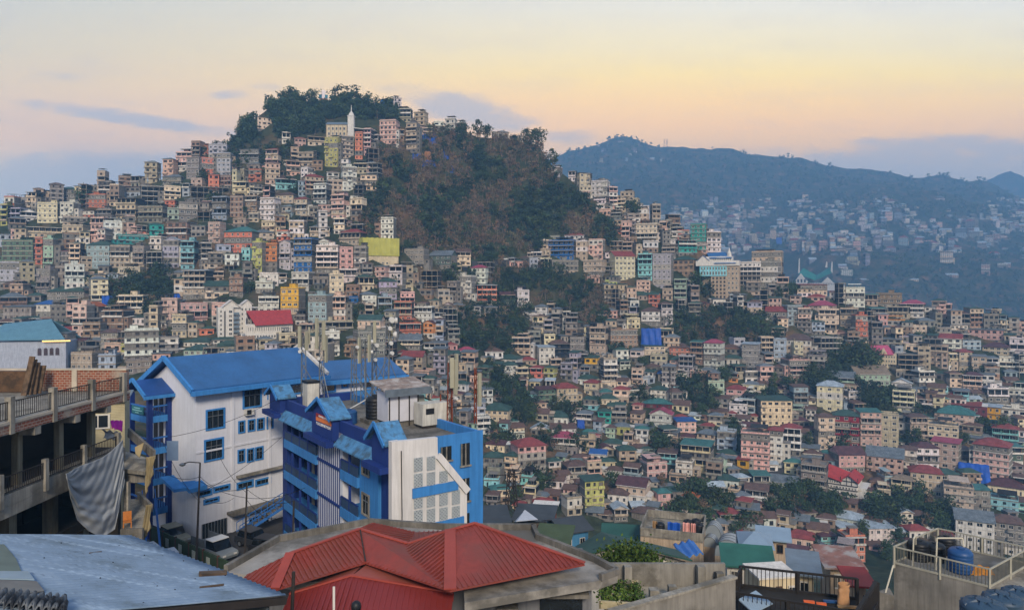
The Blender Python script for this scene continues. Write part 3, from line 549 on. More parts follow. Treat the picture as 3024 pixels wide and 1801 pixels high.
'L':(1900,1000,3.5586,'''835 990 330 460 o hg;865 1060 490 650 p hr;1070 1170 560 640 w f;1000 1180 640 780 k f;680 830 780 920 c hg;860 1010 880 960 w gb;1030 1210 880 980 g gm;1215 1585 630 920 c sn;1030 1320 1000 1390 p f;1310 1460 930 1350 w hr;1450 1650 900 1240 w hr;770 965 980 1180 k f;550 770 960 1110 b hg;200 370 960 1150 b sg;760 870 1230 1400 e Gg;980 1110 1250 1360 y sr;880 1020 1340 1430 g hg'''),
'N':(1500,1350,3.115,'''690 905 195 500 l sn;905 1110 300 430 w hb;1120 1340 470 590 w hb;980 1280 200 420 b gm;1350 1590 560 660 w hq;1370 1510 300 470 p hq;1590 1750 330 440 w ho;1410 1590 460 580 k hm;970 1110 440 600 w Gw;1700 1840 190 280 p hb;1940 2120 190 300 w sn;2100 2240 160 290 w hw;2250 2420 150 300 w sq;1930 2060 510 600 g hn;2080 2195 430 530 w f'''),
'O':(2224,1350,3.115,'''160 400 180 330 w gg;590 750 530 640 w hb;720 980 510 640 w hw;780 960 620 720 w sw;1040 1330 630 800 w sw;1180 1330 590 680 a sb;1350 1480 480 630 w Gw;1450 1600 500 600 g hb;300 545 690 840 p hr;610 790 690 830 a hm;830 1050 730 960 s f;60 290 690 830 g gw;2200 2470 550 900 g hb;1880 2200 510 870 w gg;1770 2010 280 520 b f;1980 2190 280 520 g sq;120 490 830 1000 b gm;350 570 950 1060 c gg;740 930 850 1010 g f''')}
HS=[]
cov=np.zeros((1801//6+2,3024//6+2),bool)
for T,(ox,oy,sc,rec) in TILES.items():
    for s in rec.split(';'):
        a=s.split(); x0,x1,yt,yb=[float(q)/sc for q in a[:4]]
        h=spec(ox+x0,ox+x1,oy+yt,oy+yb,a[4],a[5])
        if h: h.man=1; HS.append(h); cov[int((oy+yt)/6):int((oy+yb)/6)+1,int((ox+x0)/6):int((ox+x1)/6)+1]=True
# landmarks that get their own builders keep their patch of ground free
for x0,y0,x1,y1 in [(960,355,1100,412),(1060,700,1190,790),(645,875,755,1000),(725,915,870,1015),(2050,735,2190,885),(2350,755,2470,840),(1890,960,1955,1030),(2570,1015,2645,1085),(2436,1380,2558,1470)]: cov[y0//6:y1//6+1,x0//6:x1//6+1]=True
WOOD=dict(
hilltop=[(700,440),(715,385),(790,300),(850,268),(930,282),(950,300),(1000,262),(1080,275),(1130,300),(1180,335),(1175,365),(1090,360),(960,355),(955,400),(880,410),(770,425)],
scrub=[(1105,440),(1190,425),(1230,402),(1330,385),(1450,400),(1560,412),(1610,440),(1640,500),(1660,560),(1740,600),(1780,650),(1830,700),(1800,735),(1640,690),(1590,745),(1420,780),(1200,735),(1140,660),(1080,700),(1050,640),(1110,560)],
cliff=[(1430,788),(1640,800),(1790,850),(1800,955),(1730,975),(1640,905),(1540,910),(1455,880)],
ravine=[(1330,928),(1440,900),(1560,920),(1590,1000),(1520,1050),(1365,1042)],
glade=[(1960,960),(2120,925),(2300,950),(2290,1010),(2100,1010),(1990,1010)],
shoulder=[(650,420),(700,395),(830,420),(870,440),(840,500),(720,480),(640,440)],
gully=[(1420,1085),(1500,1100),(1560,1180),(1600,1230),(1560,1290),(1480,1200)],
leftgully=[(250,860),(330,840),(500,800),(520,880),(480,920),(380,930),(300,900)],
rightwood=[(2400,1090),(2500,1040),(2580,1030),(2600,1085),(2500,1100)],
lower=[(2000,1130),(2080,1120),(2120,1180),(2080,1200),(2010,1190)],
mid=[(2510,1140),(2640,1170),(2640,1210),(2560,1215)])
PATCH=[(2080,1195,55,26),(2250,1185,55,24),(2420,1135,64,36),(2060,1492,55,40),(2370,1482,70,30),(2620,1522,55,36),(2780,1542,62,32),(1680,1215,32,36),(1960,1332,38,28),(2730,1235,45,22),(2860,1132,46,22),(1625,1305,36,30),(640,600,26,14),(870,560,30,20),(1180,760,20,14),(1380,860,30,34),(2090,850,36,36),(1830,1040,30,20),(1480,1320,36,22),(1740,1330,36,20),(2160,1290,36,18),(2480,1330,30,20),(2900,1275,30,20),(2700,1330,36,16),(1600,1430,40,18),(1900,1180,28,18),(2300,1505,60,24),(2450,1500,64,22),(2700,1492,64,22),(2640,1605,30,18),(2220,1560,40,18)]
for i,(cx_,cy_,rx_,ry_) in enumerate(PATCH): WOOD['patch%d'%i]=[(cx_+rx_*math.cos(a/10*6.283),cy_+ry_*math.sin(a/10*6.283)) for a in range(10)]
def wooded(x,y): return any(in_poly(x,y,p) for p in WOOD.values())
TOWN=[(0,600),(140,560),(350,520),(520,450),(640,430),(700,440),(950,410),(1110,420),(1110,700),(1420,780),(1600,745),(1750,560),(1900,650),(2100,760),(2330,870),(2600,910),(2850,940),(3024,980),(3024,1640),(2500,1640),(2000,1560),(1450,1500),(1430,1300),(1100,1100),(600,1060),(0,1080)]
fill=[]; tries=0; fr_=random.Random(5)
while tries<34000 and len(fill)<3000:
    tries+=1; x=fr_.uniform(0,3024); y=fr_.uniform(480,1630)
    if not in_poly(x,y,TOWN) or wooded(x,y): continue
    if (x<1130 and y>1080) or (x<1430 and y>1290): continue
    p=hit(x,y)
    if p is None or p.y>520: continue
    w_=fr_.uniform(4.5,9.5)*F/p.y; hh=fr_.choice((4,5,6,8,8,9,11,13,15) if y<1150 else (3.2,3.5,4,5,6,6,7,8))*F/p.y
    if wooded(x,y-hh*.7): continue
    c=cov[int((y-hh)/6):int(y/6)+1,int((x-w_/2)/6):int((x+w_/2)/6)+1]
    if c.size==0 or c.mean()>(.7 if y<1200 else .6): continue
    if y<730: code=fr_.choice('bbbbccppppssttwwggk'); roof=fr_.choice(['f','f','f','f','F','sg','hg','hb'])
    elif y<1150: code=fr_.choice('gggbbbtwwccppkdvgb'); roof=fr_.choice(['f','f','f','f','F','sg','hg','hb','sn','hn'])
    else: code=fr_.choice('wwwccbbgggkpaet'); roof=fr_.choice(['hg','gg','hn','hb','hb','hm','gb','gb','sg','f','f','hq','gw','hr','sb'])
    h=spec(x-w_/2,x+w_/2,y-hh,y,code,roof)
    if h: h.man=0; fill.append(h); cov[int((y-hh*.8)/6):int(y/6)+1,int((x-w_/2)/6):int((x+w_/2)/6)+1]=True
HS.sort(key=lambda h:-h.area); keep=[h for h in HS if h.area>150]; 
ALL=keep+fill; ALL.sort(key=lambda h:-h.area-h.man*1500)
IND=ALL[:300]; REST=ALL[300:]
for h in IND: build_house(h,None,None,2 if h.area>1800 else 1)
st=MB()
for h in REST: build_house(h,None,st)
# the far town at the foot of the ridge
fr_=random.Random(9)
def farpatch(n,x0,x1,y0,y1,dens):
    for _ in range(n):
        x=fr_.uniform(x0,x1); y=y0+(y1-y0)*fr_.random()
        if fr_.random()>dens(x,y): continue
        p=hit(x,y,700)
        if p is None: continue
        w_=fr_.uniform(9,26)*F/p.y; hh=fr_.choice((7,9,11,14,17,22,26))*F/p.y*(.6 if y<640 else 1)
        h=spec(x-w_/2,x+w_/2,y-hh,y,fr_.choice('wwwwccbkkgvp'),fr_.choice(['f','f','sg','hg','gw','hr']),700)
        if h: build_house(h,None,st)
farpatch(1000,1990,3040,590,800,lambda x,y: (1. if float(vnoise(np.array(x/70.),np.array(y/40.)))+.5>.42 else .05)*(1 if y<750 or x<2250 else .12))
farpatch(40,2400,3024,800,840,lambda x,y:.2); farpatch(14,1750,1960,420,500,lambda x,y:.8); farpatch(70,1880,2120,640,720,lambda x,y:.9)

so_=st.build('hillside_houses',objcol_mat('distant_house_paint',.85,.25,'Col')); tag(so_,'the crowd of smaller and farther houses packed over the hillsides and below the ridge','houses',kind='stuff')
# ---- woods
forest('hilltop_wood','dark green wood covering the top of the hill around the cross',[(WOOD['hilltop'],.05)],11,hh=(7,11),n=250,leaf=.6,bright=1.25)
forest('dry_hillside_wood','brown and green scrubby forest on the steep slope right of the hilltop town',[(WOOD['scrub'],.62)],14,hh=(5.5,10.5),n=190,leaf=.62,bare=.35,bright=1.35)
forest('gully_wood','dark bushes and bamboo filling the gullies between the house rows',[(WOOD['cliff'],.75),(WOOD['ravine'],.1),(WOOD['glade'],.3),(WOOD['shoulder'],.2),(WOOD['gully'],.25),(WOOD['leftgully'],.25),(WOOD['rightwood'],.05),(WOOD['lower'],.1),(WOOD['mid'],.1)]+[(WOOD['patch%d'%i],.12) for i in range(len(PATCH))],14,hh=(5,9),n=170,leaf=.5,bright=1.1)
RIDGE=[(1640,470),(1700,440),(1770,410),(1850,404),(1900,420),(1960,444),(2030,450),(2100,443),(2200,448),(2300,450),(2400,480),(2500,510),(2600,516),(2750,524),(2870,522),(2950,558),(3024,594),(3024,640),(2600,620),(2100,560),(1700,560),(1630,500)]
forest('ridge_wood','far blue-green forest over the long ridge behind the town',[(RIDGE,.12),([(2330,820),(2700,780),(3024,800),(3024,960),(2800,920),(2500,890),(2350,860)],.05),([(1900,560),(3024,620),(3024,800),(2000,740)],.1)],14,y0=800,hh=(5,8),n=44,leaf=1.0,bare=0,bright=1.1)
# ---------------------------------------------------------------- landmarks of the town
MW=mat('white_plaster','c9c5bd',.85,.1,.6,.25); MBL=mat('blue_sheet_roof','295a8c',.5,.16,.5,.12,.0,.0,None,.3,None,('X',2.4,.5)); MRED=mat('red_sheet_roof','8f2f2c',.6,.2,.8)
MCRM=mat('cream_plaster','c4b596',.85,.15,.6,.3); MGRN=mat('green_sheet_roof','1d6a5c',.55,.2,.8); MGREY=mat('grey_sheet_roof','5f6d78',.55,.2,.8)
MTARP=mat('blue_tarpaulin','15479a',.5,.25,.4,bump=.5); MYEL=mat('yellow_cloth','a9a650',.8,.12,.25,.15); MAQ=mat('aqua_plaster','79c0cc',.85,.15,.6,.3); MBE=mat('beige_plaster','a89680',.85,.2,.6,.35)
MPK=mat('pink_roof','a84a66',.6,.2,.8)
LMK=[]   # (phrase, px, py)
class LM:
    def __init__(s,name,px,yb,yaw,label,cat,phrase=None,py=None,y0=96):
        p=hit(px,yb,y0); s.p=p; s.sc=p.y/F; s.px=px; s.yb=yb
        s.root=empty(name,p,R(yaw)-math.atan2(p.x,p.y)*.6,label,cat)
        if phrase: LMK.append((phrase,px,py if py else yb-20))
    def x(s,px): return (px-s.px)*s.sc
    def z(s,py): return (s.yb-py)*s.sc
    def win(s,px0,px1,n,py0,py1,y=-.02,wf=.5,fm=0):
        x0,x1=s.x(px0),s.x(px1)
        for i in range(n):
            o=link('window',WM[fm],s.root); o.location=(x0+(x1-x0)*(i+.5)/n,y,s.z(py1)); o.scale=((x1-x0)/n*wf,1,s.z(py0)-s.z(py1))
def gable_roof(b,x0,x1,y0,y1,z,t,ov=.5,th=.15,m=0,along='x'):
    if along=='x':
        ym=(y0+y1)/2; b.slab([(x0-ov,y0-ov,z),(x1+ov,y0-ov,z),(x1+ov,ym,t),(x0-ov,ym,t)],th,m); b.slab([(x0-ov,ym,t),(x1+ov,ym,t),(x1+ov,y1+ov,z),(x0-ov,y1+ov,z)],th,m)
    else:
        xm=(x0+x1)/2; b.slab([(x0-ov,y1+ov,z),(x0-ov,y0-ov,z),(xm,y0-ov,t),(xm,y1+ov,t)],th,m); b.slab([(xm,y1+ov,t),(xm,y0-ov,t),(x1+ov,y0-ov,z),(x1+ov,y1+ov,z)],th,m)
def gable_wall(b,x0,x1,y,z,t,m=0,th=.2):
    xm=(x0+x1)/2; b.slab([(x0,y,z),(x1,y,z),(xm,y,t)],th,m,(0,1,0))
def bx(q,ox,oy): return ox+q[0]/3.5586,oy+q[1]/3.5586
X=lambda v,o: o+v/3.5586
# steeple church
L=LM('church',993,412,-8,'cream hilltop church with blue-grey roof and white steeple with spire','church','white-steepled hilltop church',390)
b=MB(); x0,x1=L.x(964),L.x(1024); zt=L.z(368); b.box(x0,x1,0,9,-5,zt); 
for k in range(6): xx=x0+(x1-x0)*k/5; b.box(xx-.18,xx+.18,-.25,0,0,zt,1)
b.box(L.x(1024),L.x(1092),1,8,-5,L.z(392)); b.build('wall',[MCRM,MBE],L.root)
r=MB(); gable_roof(r,x0,x1,0,9,zt,zt+2.6); r.slab([(L.x(1030),-1.5,L.z(377)),(L.x(1108),-1.5,L.z(385)),(L.x(1108),8,L.z(381)),(L.x(1030),8,L.z(373))],.4,1); r.build('roof',[MGREY,MW],L.root)
L.win(966,1022,5,391,400); L.win(966,1022,5,376,385); L.win(966,1022,5,403,410); L.win(1036,1088,6,395,400)
t=MB(); tx=L.x(1037); t.box(tx-2,tx+2,-1.6,2.4,-4,L.z(345)); t.box(tx-2.3,tx+2.3,-1.9,2.7,L.z(345),L.z(343)); t.lathe([(2.1,0),(1.6,1.6),(.8,2.6),(.35,3.2),(.12,7.5)],(tx,.4,L.z(343)),8); t.build('steeple',MW,L.root)
# hilltop cross
L=LM('cross_monument',955,303,0,'white cross on a brown pedestal with blue side panels at the hilltop','monument','white hilltop cross',280)
b=MB(); b.box(-1,1,-.5,.5,L.z(292),L.z(267)); b.box(L.x(948),L.x(962),-.4,.4,L.z(274),L.z(271)); b.build('cross',mat('white_paint','d8cfcf',.7,.05),L.root)
b=MB(); b.box(L.x(942),-1.1,0,1,L.z(291),L.z(280)).box(1.1,L.x(967),0,1,L.z(291),L.z(280)); b.build('side_panel',mat('turquoise_panel','1c6b86',.6,.2),L.root)
b=MB(); b.box(L.x(944),L.x(966),-.8,2,L.z(306),L.z(292)); b.build('pedestal',mat('brown_stone','77523e',.9,.3),L.root)
# yellow cloth-wrapped block
L=LM('wrapped_building',1125,783,16,'tall building site wrapped in yellow-green cloth above the houses','building','yellow cloth-wrapped block',745)
b=MB(); x0,x1=L.x(1071),L.x(1180); z0=L.z(772); zt=L.z(705); b.box(x0+.4,x1-.4,.4,12,z0-5,zt); 
for i in range(5): b.box(x0+.6+i*(x1-x0-1.6)/4,x0+1+i*(x1-x0-1.6)/4,.4,.9,-9,z0)
b.box(x0+1,x1-1,4,11,-9,z0,1); b.build('wall',[MCRM,DARK],L.root)
def cl(u,v,a,bb): 
    p=a.lerp(bb,u); wv=.12*math.sin(u*31)+.1*math.sin(u*13+v*9); return p,wv
b=MB(); A=Vector((x0,0,0));B=Vector((x1,0,0))
b.grid(lambda u,v:(x0+(x1-x0)*u,-.1+.14*math.sin(u*40)+.1*math.sin(u*17+v*8),z0+3+(zt+.6-z0-3)*v-.3*abs(math.sin(u*24))*(v>.95)),60,14)
b.grid(lambda u,v:(x0-.1+.14*math.sin(u*25),12*(1-u),z0+3+(zt+.6-z0-3)*v),24,10); b.grid(lambda u,v:(x1+.1+.14*math.sin(u*25),12*u,z0+3+(zt+.6-z0-3)*v),24,10); b.build('cloth',MYEL,L.root,True)
L.win(1075,1150,6,774,780,.35)
# white twin-gabled block
L=LM('apartment_block',697,996,14,'white seven-storey block with twin gables and black stair window strip','building','white twin-gabled block',930)
b=MB(); x0,x1=L.x(648),L.x(742); zt=L.z(908); xm=L.x(690); b.box(x0,xm,0,11,-6,zt); b.box(xm+.01,x1,1.2,11,-6,L.z(900)); gable_wall(b,L.x(662),L.x(706),.0,zt,L.z(886)); b.box(L.x(662),L.x(706),.01,8,zt,zt+.4); gable_wall(b,L.x(716),x1,1.2,L.z(900),L.z(886))
b.build('wall',MW,L.root); b=MB(); gable_roof(b,L.x(662),L.x(706),0,9,zt+.2,L.z(885),.6,.25,0,'y'); gable_roof(b,L.x(716),x1,1.2,9,L.z(899),L.z(885),.6,.25,0,'y'); b.build('roof',[mat('white_fascia','bdb9b4'),],L.root)
b=MB(); b.box(L.x(664),L.x(669),-.05,.1,0,L.z(918)); b.build('stair_window',GLASS,L.root)
for k in range(6): L.win(676,688,1,916+k*13,924+k*13,-.03,.8); L.win(710,740,3,910+k*14,918+k*14,1.17,.4); L.win(651,661,1,916+k*13,923+k*13,-.03,.55)
for k in range(5):
    b=MB(); z=L.z(928+k*13); b.box(L.x(690),L.x(706),-.6,1.2,z-.2,z).box(L.x(690),L.x(706),-.6,-.5,z,z+.9); b.build('balcony',MGREY,L.root)
# red-roofed hall
L=LM('assembly_hall',800,1012,10,'white hall with big plain red roof and long rows of windows','hall','red-roofed white hall',960)
x0,x1=L.x(730),L.x(860); b=MB(); b.box(x0,x1,0,14,L.z(985),L.z(957)); b.box(x0-2,x1+1,-1.5,14,L.z(1000),L.z(985)); b.box(x0-2,x1+2,-2.5,14,-8,L.z(1000),1)
for i in range(22): xx=x0+(x1-x0)*i/21; b.box(xx-.12,xx+.12,-.35,0,L.z(985),L.z(958))
b.slab([(x0,0,L.z(957)),(x0,14,L.z(957)),(x0,7,L.z(920))],.2,0,(1,0,0)); b.build('wall',[MW,MCRM],L.root)
b=MB(); b.slab([(L.x(757),-1.6,L.z(959)),(L.x(862),-1.6,L.z(955)),(L.x(858),7,L.z(916)),(L.x(732),7,L.z(918))],.25,0); b.slab([(L.x(732),7,L.z(918)),(L.x(858),7,L.z(916)),(L.x(862),15,L.z(957)),(L.x(740),15,L.z(957))],.25,0); b.build('roof',MRED,L.root)
L.win(734,858,20,965,977,-.08,.6); L.win(720,862,18,988,996,-1.55,.55); L.win(722,862,14,1002,1009,-2.55,.6,1)
# blue-roofed church over aqua floors
L=LM('church',2122,880,-12,'white church with bright blue gabled roofs on top of aqua and beige floors','church','blue-roofed white church',790)
x0,x1=L.x(2062),L.x(2180); b=MB(); b.box(L.x(2100),x1,0,11,-8,L.z(785),2); b.box(L.x(2068),L.x(2145),-.4,11,L.z(815),L.z(785),1); b.box(x0-1,x1,-.9,11,L.z(785),L.z(770),0); b.box(L.x(2085),L.x(2160),1,11,L.z(770),L.z(757),0)
b.box(L.x(2075),L.x(2100),2,10,-8,L.z(815),2); gable_wall(b,x0,L.x(2094),-.9,L.z(770),L.z(754)); gable_wall(b,L.x(2108),L.x(2150),.6,L.z(763),L.z(756)); b.build('wall',[MW,MAQ,MBE],L.root)
b=MB(); b.slab([(L.x(2097),.2,L.z(762)),(L.x(2160),.2,L.z(762)),(L.x(2138),6,L.z(743)),(L.x(2085),6,L.z(745))],.25); b.slab([(L.x(2085),6,L.z(745)),(L.x(2138),6,L.z(743)),(L.x(2160),12,L.z(762)),(L.x(2080),12,L.z(762))],.25); gable_roof(b,x0,L.x(2094),-.9,8,L.z(769),L.z(753),.4,.25,0,'y'); b.slab([(L.x(2110),-1.5,L.z(778)),(L.x(2172),-1.5,L.z(778)),(L.x(2168),1,L.z(771)),(L.x(2110),1,L.z(771))],.2); b.build('roof',MBL,L.root)
b=MB(); b.lathe([(1.4,0),(1.3,2.4),(.7,4),(.12,6)],(L.x(2151),3,L.z(760)),8); b.build('turret',MW,L.root)
L.win(2104,2158,10,764,768,.95,.5); L.win(2070,2144,9,788,797,-.45,.5); L.win(2070,2144,9,801,812,-.45,.6); 
for k in range(6): L.win(2146,2178,3,790+k*14,798+k*14,-.05,.5); L.win(2102,2144,4,818+k*11,825+k*11,-.05,.5,1)
# green-roofed church with white fins
L=LM('church',2408,850,-16,'modern church with sweeping green roof and tall white fins beyond the houses','church','green-roofed church with white fins',815)
x0,x1=L.x(2356),L.x(2466); b=MB(); b.box(x0+1,x1,0,14,-5,L.z(836)); b.box(L.x(2355),L.x(2386),-1.,12,-5,L.z(828)); gable_wall(b,L.x(2353),L.x(2384),-1.,L.z(828),L.z(806)); b.box(L.x(2440),L.x(2485),-2,10,-5,L.z(842)); gable_wall(b,L.x(2424),L.x(2458),-.6,L.z(836),L.z(818)); b.build('wall',MW,L.root)
b=MB(); b.slab([(L.x(2362),-.8,L.z(808)),(L.x(2408),-1.6,L.z(828)),(L.x(2408),14,L.z(812)),(L.x(2372),14,L.z(790))],.3); b.slab([(L.x(2408),-1.6,L.z(828)),(L.x(2452),-.8,L.z(806)),(L.x(2446),14,L.z(788)),(L.x(2408),14,L.z(812))],.3); b.build('roof',MGRN,L.root)
for a,h0,h1,wd in ((2362,806,761,3),(2437,790,773,3.4),(2451,806,773,3.2)):
    b=MB(); xx=L.x(a); b.slab([(xx-wd/2,3,L.z(h0)),(xx+wd/2,3,L.z(h0)),(xx+wd/2,3,L.z(h1)-1),(xx,3,L.z(h1))],.8,0,(0,1,0)); b.build('fin',MW,L.root)
L.win(2385,2420,7,834,842,-.05,.45); L.win(2428,2462,8,836,843,-.05,.45); L.win(2356,2384,3,824,834,-1.05,.5,1)
# pink-roofed church
L=LM('church',2606,1083,-14,'cream church with steep pink roof and pointed central gable','church','pink-roofed cream church',1050)
x0,x1=L.x(2578),L.x(2642); b=MB(); b.box(x0,x1,0,10,-6,L.z(1046)); gable_wall(b,L.x(2598),L.x(2620),-.6,L.z(1046),L.z(1026)); b.build('wall',MCRM,L.root)
b=MB(); b.slab([(L.x(2586),-.8,L.z(1047)),(L.x(2636),-.8,L.z(1045)),(L.x(2618),5,L.z(1020)),(L.x(2570),5,L.z(1023))],.2); b.slab([(L.x(2570),5,L.z(1023)),(L.x(2618),5,L.z(1020)),(L.x(2636),11,L.z(1045)),(L.x(2586),11,L.z(1047))],.2); b.build('roof',MPK,L.root); L.win(2580,2640,9,1050,1056,-.05,.45); L.win(2580,2640,9,1062,1069,-.05,.45); L.win(2584,2640,8,1074,1080,-.05,.5)
# half-timbered building with red roof
L=LM('timbered_building',2500,1470,-20,'white half-timbered building with long red roof and black beams','building','half-timbered red-roofed building',1420)
x0,x1=L.x(2444),L.x(2552); xg=L.x(2500); b=MB(); b.box(x0,L.x(2528),0,13,-8,L.z(1420)); b.box(L.x(2528),x1,1,12,-8,L.z(1436)); gable_wall(b,L.x(2484),L.x(2530),-.02,L.z(1420),L.z(1402)); b.build('wall',MW,L.root)
b=MB()
for k in range(4): z=L.z(1420+k*13); b.box(x0,L.x(2530),-.3,-.02,z-.15,z+.15)
for a in (2484,2500,2514,2530): b.box(L.x(a)-.12,L.x(a)+.12,-.2,-.02,L.z(1434),L.z(1408))
b.beam((L.x(2484),-.2,L.z(1420)),(L.x(2507),-.2,L.z(1402)),.2,.2); b.beam((L.x(2530),-.2,L.z(1420)),(L.x(2507),-.2,L.z(1402)),.2,.2); b.build('beams',mat('dark_beams','2a2320',.8),L.root)
b=MB(); b.slab([(x0-.6,-.9,L.z(1410)),(L.x(2487),-.9,L.z(1422)),(L.x(2507),5,L.z(1401)),(L.x(2446),5,L.z(1383))],.2); gable_roof(b,L.x(2484),L.x(2530),-.5,13,L.z(1421),L.z(1401),.5,.2,0,'y'); b.build('roof',MRED,L.root); L.win(2446,2484,6,1422,1430,-.05,.5); L.win(2446,2528,10,1438,1445,-.05,.5); L.win(2446,2528,9,1452,1459,-.05,.5)
# blue roofed church at the left, nearer
L=LM('church',95,1120,-4,'white church with broad pale blue roof and arched windows beyond the brick building','church','arched white church on the left',990,100)
LW=mat('arched_church_white','9fa5b2',.85,.1,.6,.25); x0,x1=L.x(-40),L.x(182); b=MB(); b.box(x0,x1,0,16,-8,L.z(1009)); b.build('wall',LW,L.root)
b=MB(); b.slab([(x0,-1.2,L.z(1000)),(L.x(182),-1.2,L.z(1003)),(L.x(126),8,L.z(944)),(L.x(5),8,L.z(957))],.4); b.slab([(L.x(5),8,L.z(957)),(L.x(126),8,L.z(944)),(L.x(190),17,L.z(1003)),(x0,17,L.z(1000))],.4); b.build('roof',mat('pale_blue_roof','4d7384',.5,.15,.6),L.root)
def arch(parent,xc,w_,z0,h):
    pts=[(xc-w_/2,-.15,z0),(xc+w_/2,-.15,z0)]+[(xc+w_/2*math.cos(t),-.15,z0+h-w_/2+w_/2*math.sin(t)) for t in [math.pi*i/8 for i in range(9)]]
    MB().slab(pts,.1,0,(0,1,0)).build('arched_window',mat('brown_shutter','3b2b2a',.7,.3,2),parent)
for a in (114,130,145,160): arch(L.root,L.x(a),10*L.sc,L.z(1050),L.z(1028)-L.z(1050))
b=MB(); b.box(L.x(124),L.x(196),-1.5,-1.25,L.z(1009),L.z(1006)); b.build('light_strip',mat('lit_strip','ffdc90',.5,0,1,emis=('ffc04a',1.1)),L.root)
# blue tarpaulins
def tarp(name,px,py,w_,h_,label,tilt=.5,m=None,cat='tarpaulin',yaw=0):
    p=hit(px,py); sc=p.y/F; W_=w_*sc;H_=h_*sc
    b=MB().grid(lambda u,v:((u-.5)*W_*(1-.12*v*(u>.5)),v*H_*tilt+.25*math.sin(u*19+v*4)+.15*math.sin(u*41),v*H_+.12*math.sin(u*23)),22,12); sol=b.build(name,m or MTARP,None,True)
    sol.location=(p.x,p.y-1.2,p.z-.3); sol.rotation_euler=(0,0,yaw-math.atan2(p.x,p.y)); md=sol.modifiers.new('cloth','SOLIDIFY'); md.thickness=.06
    tag(sol,label,cat); return sol
tarp('tarpaulin',1923,1030,60,62,'big blue tarpaulin draped over a building site above a green-roofed house',.12); LMK.append(('big hanging blue tarpaulin',1923,1000))
tarp('tarpaulin',2872,1420,82,48,'blue tarpaulin spread on the slope beside the tall peach block',.8); LMK.append(('blue tarpaulin on the slope',2872,1400))
tarp('tarpaulin',1262,425,62,45,'blue sheet pegged on the bare slope under the hilltop houses',.9)
tarp('tarpaulin',1268,492,40,22,'small blue sheet below the orange rock scar on the hillside',.7)
tarp('tarpaulin',1232,470,26,18,'small blue sheet left of the orange rock scar on the hillside',.7)
tarp('tarpaulin',1318,470,16,34,'narrow blue sheet running down the wooded slope right of the rock scar',.9)
tarp('tarpaulin',1335,515,12,30,'lowest narrow blue sheet on the wooded slope',.9)
tarp('tarpaulin',330,905,44,34,'blue sheet covering a landslip in the dark gully on the left',.8)
tarp('tarpaulin',515,900,40,34,'blue sheet on the bushy slope right of the left gully',.8)
tarp('tarpaulin',1715,1262,22,24,'crumpled blue sheet on the bank beside small maroon-roofed house',.5)
tarp('tarpaulin',2300,722,16,20,'blue sheet hung far away in the hazy valley',.1) if hit(2300,722) else None
p=hit(1262,478); b=MB(); 
for i in range(9): a=i*.7; b.tube((p.x+math.cos(a)*1.8,p.y-.6,p.z-3+i*.1),(p.x+math.cos(a)*1.2,p.y+1.5,p.z+5.5+1.6*math.sin(i*2.1)),1.7,0,6,.8)
tag(b.build('rock_outcrop',mat('orange_rock','8a5f3e',1,.35,.5)),'bare orange rock outcrop between blue sheets on the slope','rock')
# masts on the far ridge
def crest(px):
    i=700+int(np.argmax((hgt(px,YS)/YS)[700:])); return Vector(((px-CX)/F*YS[i],YS[i],float(hgt(px,YS[i]))))
p=crest(1820); b=MB(); b.tube(p-Vector((0,0,6)),p+Vector((0,0,24)),.9,0,6,.6); tag(b.build('radio_mast',mat('mast_steel','8a7a78',.6)),'lone mast standing on the highest point of the far ridge','mast')
for a,lb in ((1962,'left one of two lattice pylons on the far ridge'),(1970,'right one of two lattice pylons on the far ridge')):
    p=crest(a); b=MB(); h=32
    for sx in (-1,1):
        for sy in (-1,1): b.tube(p+Vector((sx*3,sy*3,-3)),p+Vector((sx*.5,sy*.5,h)),.35,0,4)
    for z,q in ((h*.6,4),(h*.75,4),(h*.9,3)): b.tube(p+Vector((-q,0,z)),p+Vector((q,0,z)),.3,0,4)
    tag(b.build('pylon',MATS['mast_steel']),lb,'pylon')
# ---------------------------------------------------------------- single trees
TL=[(245,612,50,0),(600,548,40,2),(640,548,36,0),(1868,645,58,0),(1900,640,45,1),(2183,985,56,2),(2235,985,50,0),(2262,1003,48,1),(2300,1008,40,0),(2498,1090,62,0),(2535,1100,84,2),(2578,1092,60,0),(2062,852,58,0),(2100,855,52,1),(1060,945,44,0),(1132,958,48,2),(1172,850,40,0),(1345,852,66,1),(1318,840,50,0),(2335,884,46,0),(2300,884,40,1),(2715,1015,38,0),(2758,1000,34,2),(1762,1205,38,0),(1640,1225,58,1),(1690,1335,52,0),(1500,1205,42,0),(1562,1245,48,2),(1950,1335,58,0),(2010,1342,44,2),(1925,1292,48,1),(2060,1475,66,0),(2112,1505,66,2),(2042,1525,56,0),(2300,1485,56,1),(2352,1495,72,0),(2392,1484,58,2),(2580,1525,66,0),(2622,1535,58,1),(2662,1515,48,0),(2752,1545,58,0),(2822,1565,58,2),(2700,1305,48,0),(2902,1275,42,0),(2962,1295,58,2),(2560,1385,38,0),(2282,1155,48,1),(2332,1165,58,0),(2402,1135,52,2),(2172,1588,48,0),(2142,1555,58,1),(2620,1655,54,0),(2402,1625,38,2),(1980,1568,84,0),(2022,1575,90,1),(2092,1565,66,0),(1942,1588,54,2),(1330,1170,50,0),(1400,1200,46,2),(1455,1180,60,0),(720,640,30,0),(820,470,34,4),(700,500,34,0),(1680,880,40,4),(2560,1190,44,2),(2140,1130,50,0),(600,350+20,28,0),(715,380,40,1),(640,425,30,2),(1410,392,52,1),(1440,400,42,0),(1365,392,40,0),(1590,425,56,0),(1632,470,50,1),(1555,408,40,2)]
